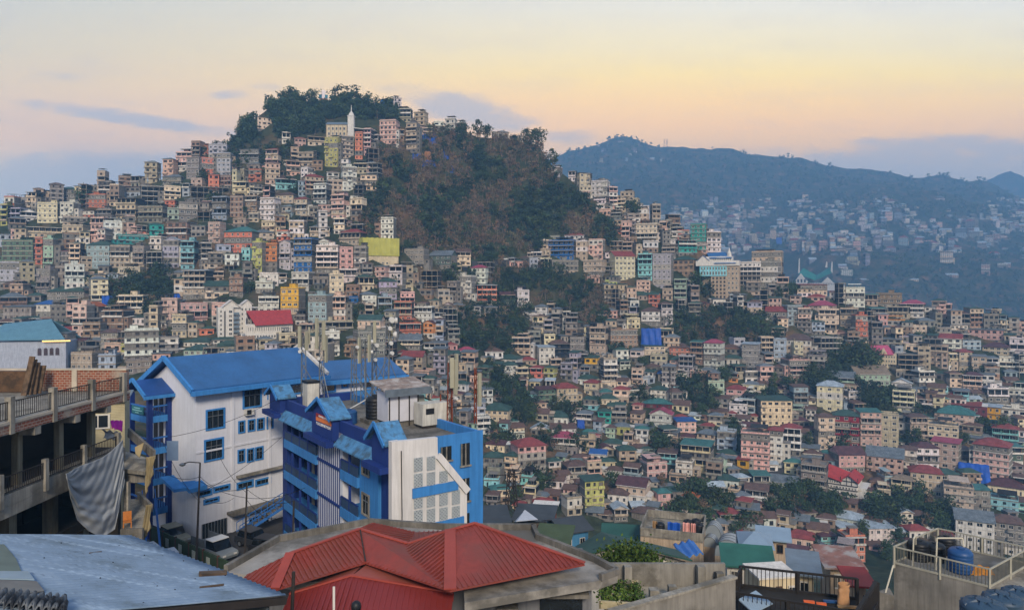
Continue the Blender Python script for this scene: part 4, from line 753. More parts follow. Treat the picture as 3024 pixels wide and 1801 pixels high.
for px,py,hp,k in TL:
    p=hit(px,py)
    while (p is None or p.y>560) and py<1700: py+=3; p=hit(px,py)
    if p is None: continue
    o=tree(p,k,hp*p.y/F/(8.5,9.4,7.6,11.5,8.5)[k],rnd.uniform(0,6)); o['_px']=(px,py-hp/2)
n=0; fr_=random.Random(21)
while n<50:
    px=fr_.uniform(60,3000);py=fr_.uniform(560,1600)
    if not in_poly(px,py,TOWN) or wooded(px,py) or (px<1430 and py>1050): continue
    c=cov[int((py-26)/6):int(py/6)+1,int((px-14)/6):int((px+14)/6)+1]
    if c.size==0 or c.mean()>.55: continue
    p=hit(px,py); 
    if p is None or p.y>560: continue
    n+=1; k=fr_.choice((0,0,1,2,4)); hp=fr_.uniform(5,8); o=tree(p,k,hp/8.5,fr_.uniform(0,6)); o['_px']=(px,py-hp*F/p.y/2)
    cov[int((py-30)/6):int(py/6)+1,int((px-14)/6):int((px+14)/6)+1]=True
# ---------------------------------------------------------------- labels that single each house and tree out
KEY={('d',0):0}
UNI=[('bright yellow house among green bushes',1740,1075),('lavender balcony tower',1953,803),('teal balcony building',2030,733),('deep red mansion',2499,1267),('salmon house under a teal roof',702,708),('dark blue balcony tower',895,755),('mustard yellow block',855,900),('lime yellow block',978,450),('white tall slab tower',1370,850),('pale green school',2580,1105),('white tower with crimson roof',2104,1045),('small bright yellow house',2193,1365),('lime house in the middle',1835,1268),('tall peach block',2926,1355),('pale yellow tall house',1756,1460),('orange brick house',2525,1620),('pagoda-roofed beige house',1675,1168),('flat blue building below the wood',1656,740)]
LMK+=UNI
def dirw(dx,dy):
    if abs(dx)>abs(dy): return 'right of' if dx>0 else 'left of'
    return 'below' if dy>0 else 'above'
from collections import defaultdict
tab=defaultdict(list)
for h in ALL:
    for li,(ph,lx,ly) in enumerate(LMK):
        dx,dy=h.px-lx,h.py-ly; d=math.hypot(dx,dy)
        if 14<d<520: tab[(CN[h.w],li,dirw(dx,dy))].append((d,id(h)))
for k in tab: tab[k].sort()
best={}
for (c,li,dr),lst in tab.items():
    for rk,(d,i) in enumerate(lst[:8]):
        s=d*(1+rk*.8)
        if i not in best or s<best[i][0]: best[i]=(s,c,li,dr,rk)
ORD=['nearest','second','third','fourth','fifth','sixth','seventh','eighth']
for h in IND:
    c=CN[h.w]; nm=NUMW.get(h.n,'many')+'-storey'
    ty={'f':'flat-roofed','F':'open-framed'}.get(h.rt) or (RN[h.rc]+'-roofed')
    if id(h) in best:
        s,c2,li,dr,rk=best[id(h)]; h.o['label']=f"{c} {nm} {ty} house, {ORD[rk]} {c} one {dr} the {LMK[li][0]}"
    else: h.o['label']=f"{c} {nm} {ty} house near the edge of the view at {'left' if h.px<1512 else 'right'}"
    if len(h.o['label'].split())>16: h.o['label']=h.o['label'].replace(' '+ty+' house',' house')
    if len(h.o['label'].split())>16: h.o['label']=h.o['label'].replace(' '+nm,'')
    if h.n==1: h.o['label']=h.o['label'].replace('one-storey','low')
TK={0:'round dark green tree',1:'tall narrow dark tree',2:'broad spreading dark tree',3:'conical dark tree',4:'bare brownish tree'}
tt=defaultdict(list)
for o,k,s in TREES:
    x,y=o['_px']
    for li,(ph,lx,ly) in enumerate(LMK):
        dx,dy=x-lx,y-ly; d=math.hypot(dx,dy)
        if d<700: tt[(li,dirw(dx,dy))].append((d,o.name))
for k in tt: tt[k].sort()
bt={}
for (li,dr),lst in tt.items():
    for rk,(d,i) in enumerate(lst[:8]):
        s=d*(1+rk*.8)
        if i not in bt or s<bt[i][0]: bt[i]=(s,li,dr,rk)
for o,k,s in TREES:
    if o.name in bt: s,li,dr,rk=bt[o.name]; o['label']=f"{TK[k]}, {ORD[rk]} tree {dr} the {LMK[li][0]}"
    else: o['label']=TK[k]+' standing alone at the edge'
    del o['_px']
# ---------------------------------------------------------------- foreground buildings
class Fr:
    """upright wall frame: local x runs left to right along the wall as seen, local y goes into the building, z is up"""
    def __init__(s,O,ang,z0,name,label,cat):
        s.O=O;s.c=math.cos(ang);s.s=math.sin(ang);s.z0=z0; s.root=empty(name,(O[0],O[1],z0),ang,label,cat)
    def y0(s,px,py,off=0.):
        a=(px-CX)/F; t=(off-s.s*s.O[0]+s.c*s.O[1])/(-s.s*a+s.c); return s.c*(a*t-s.O[0])+s.s*(t-s.O[1]),(HY-py)/F*t-s.z0
    def x0(s,px,py,off):
        a=(px-CX)/F; t=(off+s.c*s.O[0]+s.s*s.O[1])/(s.c*a+s.s); return -s.s*(a*t-s.O[0])+s.c*(t-s.O[1]),(HY-py)/F*t-s.z0
    def w(s,x,y,z): return Vector((s.O[0]+s.c*x-s.s*y,s.O[1]+s.s*x+s.c*y,s.z0+z))
LBL=mat('light_blue_paint','3678b6',.7,.1,.5,.2); DBL=mat('dark_blue_paint','142f70',.65,.15,.5,.15); WPT=mat('white_wall_paint','c3c6ce',.85,.06,.35,.1)
PGL=mat('dark_pane','1b2126',.15,.3,2.,spec=.6); STEEL=mat('dark_steel','2a2624',.7,.2,3); GALV=mat('galvanised_steel','63696e',.5,.15,2,metal=.3)
WEA=mat('weathered_blue_tiles','44759c',.8,.25,2.2,stain='3b566b'); GREY=mat('grey_concrete','6d6a64',.9,.25,.8,.4,stain='4b4944'); LGREY=mat('pale_concrete','8b877d',.9,.25,.7,.35,stain='5d5a52')
BLK=mat('black_plastic','15181c',.5,.2,2); BLUP=mat('blue_plastic','1c4372',.45,.15,1); RUST=mat('rusty_steel','6b3420',.8,.35,3); BLUS=mat('blue_steel','2a5fa0',.6,.15,2)
ASPH=mat('asphalt','3a3a3c',.95,.2,.6)
def fwin(root,x0,x1,z0,z1,y=0.,bars=3,fm=None,face='y',fw=.2,tr=True,name='window'):
    """framed window on the wall y=const (face y) or x=const (face x)"""
    f=MB();p=MB()
    def B(b,a0,a1,d0,d1,h0,h1):
        if face=='y': b.box(a0,a1,y+d0,y+d1,h0,h1)
        else: b.box(y-d1,y-d0,a0,a1,h0,h1)
    B(f,x0,x1,-.1,0,z0,z0+fw);B(f,x0,x1,-.1,0,z1-fw,z1);B(f,x0,x0+fw,-.099,0,z0+fw,z1-fw);B(f,x1-fw,x1,-.099,0,z0+fw,z1-fw)
    o=f.build(name,fm or LBL,root); q=MB(); B(p,x0+fw,x1-fw,-.02,0,z0+fw,z1-fw); p.build('pane',PGL,o)
    for i in range(1,bars): xx=x0+fw+(x1-x0-2*fw)*i/bars; B(q,xx-.022,xx+.022,-.05,-.021,z0+fw,z1-fw)
    if tr: zz_=z0+fw+(z1-z0-2*fw)*.68; B(q,x0+fw,x1-fw,-.055,-.022,zz_-.035,zz_+.035)
    if q.v: q.build('bar',GALV,o)
    return o
# ---- white building with blue gabled roof
W=Fr((-31.1,68),math.atan2(.8,.6),-25,'office_building','white four-storey building with blue gabled roof, blue window frames and corner porch','building')
EV=15.4; b=MB(); b.box(0,15.2,0,9.3,-3,EV); b.slab([(-.001,0,EV),(-.001,9.3,EV),(-.001,4.65,EV+2.5)],.3,0,(1,0,0)); b.slab([(14.9,0,EV),(14.9,9.3,EV),(14.9,4.65,EV+2.5)],.3,0,(1,0,0))
for z in (5.6,9.0): b.box(-.06,15.26,-.08,-.001,z,z+.18)
for x in (3.9,8.2): b.box(x-.15,x+.15,-.12,-.002,0,EV-.3)
b.build('wall',WPT,W.root)
r=MB(); gable_roof(r,0,14.5,0,9.3,EV+.05,EV+2.9,.75,.18); r.build('roof',MBL,W.root)
r=MB(); r.box(-.9,15.5,-1.15,-.62,EV-.55,EV-.1).box(-.9,15.5,9.9,10.4,EV-.55,EV-.1); r.beam((-.85,-.85,EV-.1),(-.85,4.65,EV+2.85),.25,.5); r.beam((-.85,10.1,EV-.1),(-.85,4.65,EV+2.85),.25,.5); r.build('fascia',LBL,W.root)
r=MB(); r.beam((15.3,-.8,EV+.1),(15.3,4.65,EV+3.05),.35,.4); r.beam((15.3,10.1,EV+.1),(15.3,4.65,EV+3.05),.35,.4); r.build('ridge_cap',MW,W.root)
for px0,px1,py0,py1,n in [(716,772,1149,1208,3),(607,664,1210,1272,3),(602,660,1299,1365,3),(703,723,1243,1280,2),(731,753,1239,1275,2),(758,780,1235,1271,2),(787,807,1230,1267,2),(701,723,1328,1368,2),(728,750,1325,1366,2),(753,777,1320,1360,2),(789,811,1144,1180,2),(823,844,1139,1170,2),(858,905,1134,1166,4),(571+12,626,1450,1470,3),(629,679,1438,1456,3),(698,748,1425,1448,3),(753,800,1416,1437,3),(600,647,1475,1491,3)]:
    x0,z1=W.y0(px0,py0);x1,_=W.y0(px1,py0);_,z0=W.y0(px0,py1); fwin(W.root,x0,x1,z0,z1,0,n,fw=.17 if px1-px0>30 else .13,tr=z1-z0>1)
for px0,px1,py0,py1 in [(596,668,1548,1600),(735,800,1530,1590)]:
    x0,z1=W.y0(px0,py0);x1,_=W.y0(px1,py0); b=MB(); b.box(x0,x1,-.06,-.001,0.2,z1)
    for i in range(9): xx=x0+(x1-x0)*i/8; b.box(xx-.05,xx+.05,-.1,-.061,.2,z1,1)
    b.build('shutter',[PGL,GALV],W.root)
x0,z=W.y0(668,1508); b=MB(); b.box(x0,15.1,-1.3,-.1,z-.35,z-.1); b.box(x0,15.1,-1.3,-1.2,z-.1,z+.15); b.build('ledge',GREY,W.root)
x0,z=W.y0(695,1404); b=MB(); b.box(x0,15.1,-.7,-.13,z-.2,z); b.build('ledge',LGREY,W.root)
x0,z=W.y0(720,1226); b=MB(); b.box(x0,x0+.95,-.45,-.1,z,z+.65); b.lathe([(.25,0),(.25,.03)],(0,0,0),10,1) if 0 else None; o=b.build('air_conditioner',mat('ac_white','b4b4b0',.6,.1,2),None); o.parent=W.root; MB().box(x0+.1,x0+.6,-.47,-.451,z+.08,z+.56).build('grille',BLK,o)
# corner porch
PX0,PX1,PY0,PY1=-2.34,0,4.7,8.9
b=MB(); 
for x,y in ((PX0+.2,PY0+.2),(PX0+.2,PY1-.2),(-.2,PY0+.2)): b.box(x-.22,x+.22,y-.22,y+.22,0,14.6)
b.build('post',DBL,W.root)
for zf in (12.2,9.0,5.9,2.9):
    b=MB(); b.box(PX0,0,PY0,PY1,zf-.4,zf+.25); b.build('balcony_slab',LBL,W.root); b=MB()
    b.box(PX0,-.1,PY0+.05,PY0+.15,zf+1.15,zf+1.3,1).box(PX0,PX0+.12,PY0,PY1,zf+1.15,zf+1.3,1)
    for i in range(9): b.box(PX0+.3+i*.24-.03,PX0+.3+i*.24+.03,PY0+.08,PY0+.13,zf+.25,zf+1.15)
    for i in range(16): b.box(PX0+.05,PX0+.1,PY0+.3+i*.25-.03,PY0+.3+i*.25+.03,zf+.25,zf+1.15)
    b.build('railing',[DBL,BLUS],W.root)
    for y in (5.5,6.8,8.0): MB().box(-.08,-.002,y-.35,y+.35,zf+.3,zf+2.4).build('door',mat('porch_door','37302c',.7,.2,2) ,W.root)
sg=MB(); sg.box(PX0-.08,PX0-.01,PY0+.9,PY0+3.4,12.55,13.35).build('sign_board',mat('green_board','1d5a66',.6,.15,2),W.root)
for i,(a,c) in enumerate(((1.6,2.9),(1.2,3.2),(1.9,2.6))):
    MB().box(PX0-.095,PX0-.081,PY0+a,PY0+c,13.12-i*.23,13.2-i*.23).build('sign_line',mat('sign_pale','7fb0b4',.6,.2,8),W.root)
r=MB(); gable_roof(r,PX0,-.05,PY0,PY1,14.7,16.0,.55,.16); r.build('porch_roof',mat('navy_sheet_roof','1c437e',.5,.2,.7,wave=('X',4.,.3)),W.root)
r=MB(); r.box(PX0-.7,0,PY0-.75,PY0-.45,14.3,14.62); r.beam((PX0-.6,PY0-.5,14.6),(PX0-.6,(PY0+PY1)/2,16.1),.2,.35); r.beam((PX0-.6,PY1+.5,14.6),(PX0-.6,(PY0+PY1)/2,16.1),.2,.35); r.build('porch_fascia',LBL,W.root)
a=W.y0(556,1445,-1.); r=MB(); r.slab([(-1.2,-1.0,a[1]),(.6,-1.0,a[1]),(.6,0,a[1]+.35),(-1.2,.5,a[1]+.5)],.4); r.slab([(-2.3,-.2,a[1]+.1),(-1.2,-.6,a[1]+.1),(-1.2,2.,a[1]+.9),(-2.3,2.4,a[1]+.9)],.3); r.build('awning',LBL,W.root)
# rear wing
RW=Fr((-24,84),math.atan2(.589,.808),-25,'rear_wing','lower white wing with blue roof and blue window frames behind the antenna masts','building')
b=MB(); b.box(0,11.4,0,9,-3,14.2); b.build('wall',WPT,RW.root); b=MB(); b.box(-.2,12,-.7,-.1,10.6,12.5); b.build('base_band',LBL,RW.root)
r=MB(); gable_roof(r,0,11.2,0,9,14.25,16.0,.8,.2); r.build('roof',MBL,RW.root); MB().box(-1,12.2,-1.2,-.75,13.6,14.1).build('fascia',LBL,RW.root)
for px0,px1,py0,py1,n in [(1008,1029,1116,1147,2),(1035,1053,1113,1144,2),(1072,1116,1106,1149,3),(955,992,1118,1160,2)]:
    x0,z1=RW.y0(px0,py0);x1,_=RW.y0(px1,py0);_,z0=RW.y0(px0,py1); fwin(RW.root,x0,x1,z0,z1,0,n,fw=.2)
# ---- bright blue building
B_=Fr((-22.8,69.6),math.atan2(-.8084,.5886),-40,'blue_office_building','bright blue flat-roofed office building with vertical white fins and lattice stair screen','building')
Z=lambda w: w+40
sx=lambda px: B_.y0(px,1300)[0]
XL=24.3; s1,s2,s3,s4,s5=sx(845),sx(939),sx(1012),sx(1062),sx(1117)
FL=[-11.8,-14.75,-17.85,-20.9,-23.9,-26.9,-30]
b=MB(); b.box(-1.2,XL,1.7,7.6,-3,Z(-11.8),0); b.box(s2,s3,0,1.7,-3,Z(-11.9),1); b.box(s4,s5,0,1.7,-3,Z(-12.2),2); b.box(s5,XL,.25,1.7,-3,Z(-12.2),0); b.box(-1.2,s1,.1,1.7,-3,Z(-12.2),0)
b.box(XL-.001,XL+.12,1.7,7.6,-3,Z(-10.9),2); b.build('wall',[DBL,WPT,LBL],B_.root)
b=MB(); b.box(-1.2,XL,0,.3,Z(-12.2),Z(-10.9)); b.box(-1.2,-.9,.3,7.6,Z(-11.8),Z(-10.9)); b.build('parapet',DBL,B_.root)
b=MB(); b.box(-.9,XL-.02,7.3,7.6,Z(-11.8),Z(-11.0)); b.build('parapet',LBL,B_.root)
MB().box(-.9,XL-.02,.31,7.29,Z(-11.8),Z(-11.72)).build('roof_deck',GREY,B_.root)
for a0,a1 in ((s1,s2),(s3,s5)):
    MB().slab([(a0-.2,-.75,Z(-12.75)),(a1+.1,-.75,Z(-12.75)),(a1+.1,.0,Z(-11.95)),(a0-.2,.0,Z(-11.95))],.12).build('awning',WEA,B_.root)
for a0,a1 in ((s1,s2),(s3,s4)):
    for k,f in enumerate(FL[1:6]):
        b=MB(); b.box(a0,a1,-.25,1.7,Z(f)-.85,Z(f)-.05); b.build('balcony_slab',LBL,B_.root)
        b=MB(); n=max(1,round((a1-a0)/2.2))
        b.box(a0,a1,-.2,-.08,Z(f)+.75,Z(f)+.85)
        for i in range(n): q0=a0+(a1-a0)*i/n; q1=a0+(a1-a0)*(i+1)/n; b.box(q0+.06,q1-.06,-.17,-.1,Z(f)-.04,Z(f)+.7,1); b.box(q0-.06,q0+.06,-.2,.0,Z(f)-.04,Z(f)+2.05 if i else Z(f)+.75)
        b.build('railing',[DBL,mat('railing_panel','263c58',.6,.35,1.2)],B_.root)
        for i in range(n):
            xm=a0+(a1-a0)*(i+.5)/n; MB().box(xm-.5,xm+.1,1.6,1.699,Z(f),Z(f)+2).build('door',mat('pale_door','8d8676',.7,.2,1.5) if i%2 else PGL,B_.root)
b=MB()
for f in FL[1:4]: b.box(s2,s3,-.12,-.001,Z(f)-.35,Z(f)-.15)
b.build('string_course',DBL,B_.root)
for i in range(12):
    x=s2+.25+(s3-s2-.9)*i/11; MB().box(x-.075,x+.075,-.025,-.002,-3,Z(-12.75)).build('fin',DBL,B_.root)
for k,f in enumerate(FL[1:6]): fwin(B_.root,s4+.5,s4+1.9,Z(f)+.35,Z(f)+2.1,0,2,LGREY,fw=.14); fwin(B_.root,s1+(s2-s1)*.7,s1+(s2-s1)*.86,Z(f)+.6,Z(f)+1.9,1.7,2,WPT,fw=.12)
def dormer(x0,x1,zb,zt,zp,y0=-.8,y1=1.2,sign=False):
    g=MB(); g.box(x0,x1,y0+.25,y1,zb,zt,0); gable_wall(g,x0,x1,y0+.25,zt,zp-.1,0); g.box(x0-.3,x1+.3,y0-.45,y0+.24,zb-.45,zb,0); o=g.build('gable',DBL,B_.root)
    q=MB(); gable_roof(q,x0,x1,y0+.25,y1-.5,zt-.05,zp+.1,.3,.16,0,'y'); q.build('gable_roof',WEA,o)
    q=MB(); xm=(x0+x1)/2
    q.beam((x0-.4,y0-.2,zt-.15),(xm,y0-.2,zp+.1),.1,.3); q.beam((x1+.4,y0-.2,zt-.15),(xm,y0-.2,zp+.1),.1,.3); q.build('bargeboard',LBL,o); return o
dormer(sx(820)-.9,sx(843),Z(-12.2),Z(-10.6),Z(-9.7))
gd=dormer(sx(941)-.2,sx(1001),Z(-12.6),Z(-10.6),Z(-9.35))
dormer(sx(1118),XL-.1,Z(-12.6),Z(-10.9),Z(-9.7))
xa,xb=sx(953),sx(997)
for nm,z0,z1,mt in (('sign_band',-11.03,-10.72,mat('sign_red','8e1f1c',.6,.1,2)),('sign_band',-11.36,-11.04,mat('sign_orange','d8763a',.6,.1,2))): MB().box(xa,xb,-.62,-.56,Z(z0),Z(z1)).build(nm,mt,gd)
def text(s,x,y,z,size,width,m,parent):
    cu=bpy.data.curves.new('lettering','FONT'); cu.body=s; cu.size=size; cu.align_x='CENTER'; cu.extrude=.01
    ob=bpy.data.objects.new('tmp',cu); COL.objects.link(ob); bpy.context.view_layer.update()
    me=bpy.data.meshes.new_from_object(ob.evaluated_get(bpy.context.evaluated_depsgraph_get())); w_=max(1e-3,max(v.co.x for v in me.vertices)-min(v.co.x for v in me.vertices)); bpy.data.objects.remove(ob)
    me.materials.clear(); me.materials.append(m); me.name='lettering'; o=link('lettering',me,parent); o.location=(x,y,z); o.rotation_euler=(R(90),0,0); o.scale=(width/w_,1,1); return o
WL=mat('white_letters','d8d8d8',.6,0,1)
text('P & E DEPARTMENT',(xa+xb)/2,-.58,Z(-11.72),.36,(xb-xa)*1.,WL,gd); text('POWER HOUSE',(xa+xb)/2+.2,-.64,Z(-10.98),.26,(xb-xa)*.7,WL,gd)
# side wall windows (the wall facing right)
for px0,px1,py0,py1 in [(1301,1332,1320,1358),(1360,1386,1310,1372),(1361,1385,1414,1478),(1361,1385,1518,1580)]:
    y0,z1=B_.x0(px0,py0,XL+.12); y1,_=B_.x0(px1,py0,XL+.12); _,z0=B_.x0((px0+px1)/2,py1,XL+.12)
    fwin(B_.root,y0,y1,z0,z1,-(XL+.12)*-1,2,DBL if px0<1340 else LBL,'xr',.12) if 0 else None
    q=MB(); q.box(XL+.13,XL+.2,y0,y1,z0,z1,0); q.box(XL+.21,XL+.25,(y0+y1)/2-.05,(y0+y1)/2+.05,z0,z1,1); q.box(XL+.2,XL+.26,y0,y0+.08,z0,z1,1); q.box(XL+.2,XL+.3,y0-.1,y1+.1,z0-.12,z0,1); q.build('window',[PGL,LGREY],B_.root)
# lattice stair screen in front of the side wall
yl=[B_.x0(p,1300,XL+.7)[0] for p in (1170,1293,1379)]
zp=lambda px,py: B_.x0(px,py,XL+.7)
pts=[zp(1170,1304),zp(1292,1291),zp(1293,1345),zp(1379,1449)]
b=MB(); zb=-3
out=[(XL+.7,pts[0][0],zb),(XL+.7,pts[3][0],zb),(XL+.7,pts[3][0],pts[3][1]),(XL+.7,pts[2][0],pts[2][1]),(XL+.7,pts[1][0],pts[1][1]),(XL+.7,pts[0][0],pts[0][1])]
b.slab(out,.45,0,(-1,0,0)); b.beam((XL+.75,pts[2][0],pts[2][1]),(XL+.75,pts[3][0],pts[3][1]),.35,.5,0); b.box(XL+.2,XL+.72,pts[0][0]-.35,pts[0][0]+.3,zb,pts[0][1]+.03,0); b.build('stair_screen',mat('streaked_white','c6c4c2',.85,.08,.35,.16),B_.root)
LAT=mat('lattice_cream','9aa2a6',.85,.1,2); LBK=mat('painted_lattice_shade','16283e',.9,.3,1.2)  # LBK paints the shade behind the lattice openings as a dark sheet
cols=[(1222,1246),(1260,1283),(1297,1320),(1334,1356)]; rows=[(1353,1392),(1400,1439),(1462,1501),(1508,1549),(1560,1600)]
for ci,(c0,c1) in enumerate(cols):
    for ri,(r0,r1) in enumerate(rows):
        if ri<(0,0,1,2)[ci]: continue
        dy=-(c0-1222)*.19
        y0,z1=zp(c0,r0+dy*.55);y1,_=zp(c1,r0);_,z0=zp(c0,r1+dy*.55); q=MB(); x=XL+.7
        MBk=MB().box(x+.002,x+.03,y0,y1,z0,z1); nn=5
        for i in range(nn+1): yy=y0+(y1-y0)*i/nn; q.box(x+.031,x+.1,yy-.018,yy+.018,z0,z1)
        for i in range(9): z_=z0+(z1-z0)*i/8; q.box(x+.031,x+.095,y0,y1,z_-.018,z_+.018)
        for i in range(nn):
            for j in range(8):
                if (i+j)%2: yy=y0+(y1-y0)*(i+.5)/nn; z_=z0+(z1-z0)*(j+.5)/8; q.box(x+.031,x+.09,yy-.03,yy+.03,z_-.06,z_+.06)
        o=q.build('lattice',LAT,B_.root); MBk.build('shade_sheet',LBK,o)
for a,c in (((1217,1455),(1351,1432)),((1217,1566),(1368,1540))):
    y0,z=zp(*a);y1,z2=zp(*c); MB().box(XL+.71,XL+.85,y0,y1,(z+z2)/2-.35,(z+z2)/2+.35).build('band',LBL,B_.root)
q=MB(); y,z=zp(1176,1400); q.path([(XL+.78,y+.2,Z(-11.4)),(XL+.8,y+.25,Z(-16)),(XL+.78,y+.2,Z(-20)),(XL+.8,y+.28,-2)],.04); q.build('downpipe',STEEL,B_.root)
# ---- things on its roof
ZR=-11.72
def roofp(px,py): return PZ(px,py,ZR)
ang=math.atan2(-.8084,.5886)
p=roofp(1205,1255); hut=empty('equipment_shelter',p,ang+R(90),'white equipment shelter with brown sheet roof on steel legs on the blue building','shelter')
MB().box(-2.0,.9,-.2,2.,.45,3.0).build('cabin',mat('shelter_panel','b3b5bd',.7,.08,1),hut); q=MB(); q.slab([(-2.5,-.7,3.25),(1.9,-.7,3.35),(1.9,2.6,3.9),(-2.5,2.6,3.8)],.1); q.build('roof',mat('patched_sheet','7d6f66',.7,.4,1.5,stain='a09a94'),hut); q=MB().box(-2.52,1.92,-.76,-.68,2.7,3.35); q.build('fascia',mat('grey_fascia','55606a',.7),hut)
q=MB(); 
for x in (-1.9,-1.,0,.85): q.box(x-.04,x+.04,-.3,-.2,0,3.2); 
q.box(1.75,1.83,-.6,-.5,0,3.3); q.build('frame',STEEL,hut); MB().box(-1.8,1.5,0,1.8,0,.44).build('base',GREY,hut); MB().box(.95,1.7,.1,.8,.45,2.4).build('cabinet',mat('cabinet_grey','7d8078',.7,.15,2),hut)
p=roofp(1288,1262); g=empty('generator',p,ang+R(90),'white boxy generator set with dark vents on the blue building roof','generator'); MB().box(-1.3,1.3,0,1.6,.25,2.1).build('housing',mat('generator_white','b9b7ae',.7,.12,1.2,.35),g); MB().box(-1.2,1.2,.1,1.5,0,.249).build('skid',STEEL,g); MB().box(-1.0,-.2,-.03,-.001,1.2,1.7).build('vent',BLK,g); MB().tube((.9,.8,2.1),(.9,.8,2.7),.08).build('exhaust',RUST,g)
def tank(p,h,r_,m,label,name='water_tank'):
    o=empty(name,p,0,label,'water tank'); pr=[(r_*.96,0),(r_,.04*h)]
    for i in range(5): z=h*(.1+.14*i); pr+=[(r_,z),(r_*.955,z+.03*h),(r_,z+.07*h)]
    pr+=[(r_,h*.8),(r_*.8,h*.92),(r_*.36,h*.95)]
    MB().lathe(pr,n=18).build('body',m,o,True); MB().lathe([(r_*.34,h*.94),(r_*.34,h),(r_*.1,h*1.02)],n=12).build('lid',m,o); return o
q=empty('tank_stand',roofp(1108,1246),ang,'brick stand under the black roof tank','stand'); MB().box(-1,1,-1,1,0,.35).build('plinth',GREY,q); tank(roofp(1108,1246)+Vector((0,0,.36)),2.1,.85,BLK,'black water tank on the blue building roof beside the antenna masts')
tank(roofp(1030,1250),1.3,.75,BLUP,'blue-grey water drum on the blue building roof behind the central gable')
p=roofp(918,1203); q=empty('battery_cabinet',p,ang,'tall white cabinet with black cover on the blue building roof','cabinet'); MB().box(-.7,.7,-.6,.6,0,2.5).build('body',MATS['generator_white'],q); MB().box(-.75,.75,-.65,.65,2.51,2.75).build('cover',BLK,q); q.location.z+=0
PAN=mat('antenna_panel','8e8c7a',.7,.1,1); DISH=mat('dish_white','b4b4b0',.5,.05,1)
def mast(px,pyb,pyt,lab,panels,dishes,r_=.35,lean=(0,0),base=None,mt=None,struts=2):
    p=base or roofp(px,pyb); h=(pyb-pyt)*p.y/F; o=empty('antenna_mast',p,rnd.uniform(0,1.5),lab,'antenna mast','antenna masts on the blue building')
    q=MB(); c3=[Vector((r_*math.cos(a),r_*math.sin(a),0)) for a in (0,2.09,4.19)]; tp=Vector((lean[0],lean[1],h))
    for c in c3: q.tube(c,c*.7+tp,.05,0,5)
    n=int(h/.8)
    for i in range(n):
        for j in range(3): a=c3[j]*(1-.3*i/n)+tp*(i/n); bb=c3[(j+1)%3]*(1-.3*(i+1)/n)+tp*((i+1)/n); q.tube(a,bb,.028,0,4,None,False)
    q.build('lattice',mt or GALV,o)
    q=MB()
    for i in range(struts): a=rnd.uniform(0,6.28); q.tube((math.cos(a)*2.2,math.sin(a)*2.2,0),tp*.55,.045,0,5)
    if q.v: q.build('strut',GALV,o)
    for (dz,a,ln) in panels:
        M=Matrix.Translation(Vector((tp.x*dz+math.cos(a)*.6,tp.y*dz+math.sin(a)*.6,h*dz)))@Matrix.Rotation(a,4,'Z'); qq=MB().box(-.08,.1,-.17,.17,-ln/2,ln/2,0,None,M); qq.beam((tp.x*dz,tp.y*dz,h*dz),(tp.x*dz+math.cos(a)*.55,tp.y*dz+math.sin(a)*.55,h*dz),.06,.06,1); qq.build('panel_antenna',[PAN,STEEL],o)
    for (dz,a,rr) in dishes:
        d=Vector((math.cos(a),math.sin(a),0)); c=tp*dz+d*.5; qq=MB(); rr*=.8; qq.tube(c,c+d*.18,rr*.6,0,12,rr); qq.tube(c+d*.18,c+d*.4,rr,0,12,rr*.9); qq.tube(tp*dz,c,.05,1); qq.build('dish',[DISH,STEEL],o)
    return o
mast(895,1188,985,'lattice mast at the left end of the blue roof with pale panels',[(.96,4.2,2.2),(.9,5.4,2.0),(.97,.3,1.8)],[(.75,4.4,.25)])
mast(948,1190,968,'lattice mast with long brown-beige panels above the central gable',[(.93,4.0,3.2),(.9,5.2,3.),(.72,5.8,2.8)],[(.6,4.5,.22)])
mast(1045,1200,1020,'short mast with slim white panel, second mast left of black tank',[(.92,5.2,2.6)],[(.98,4.6,.22)])
mast(1075,1198,1000,'mast with long white panel standing right behind the black tank',[(.86,4.9,2.8)],[(.95,5.6,.28),(.8,5.4,.25)])
mast(1104,1176,966,'mast topped by a white upright panel behind the black tank',[(.94,4.6,2.4)],[(.75,4.9,.3),(.55,4.7,.26)])
mast(1140,1188,945,'tallest dark mast with several round white dishes beside the shelter',[(.93,.2,2.4),(.82,.4,2.2)],[(1.0,4.2,.42),(.99,5.3,.42),(.9,4.0,.3),(.82,5.2,.42),(.72,4.2,.28),(.6,4.4,.28)],.4,(.5,0))
mast(1330,1259,1070,'thick rusty mast with tall white panels at the right end of the roof',[(.78,4.3,3.),(.86,5.6,3.),(.85,3.7,2.6)],[(.45,4.2,.2)],.28,(0,0),None,RUST,1)
mast(1403,1250,1086,'slim rusty mast with one white panel at the roof corner',[(.62,5.4,2.9)],[],.14,(0,0),None,RUST,0)
q=MB(); q.tube(roofp(1236,1238)+Vector((0,0,2.2)),roofp(1330,1258)+Vector((0,0,1.6)),.07); q.tube(roofp(1330,1258)+Vector((0,0,1.65)),roofp(1403,1250)+Vector((0,0,1.6)),.06); tag(q.build('cable_tray',STEEL),'black cable tray running from the shelter to the rusty masts','cable tray')
q=MB(); q.tube(roofp(1015,1217),roofp(1107,1200)+Vector((0,0,1.2)),.06); tag(q.build('white_pipe',mat('pipe_white','b5b5b0',.5)),'long white pipe slanting across the blue roof to the black tank','pipe')
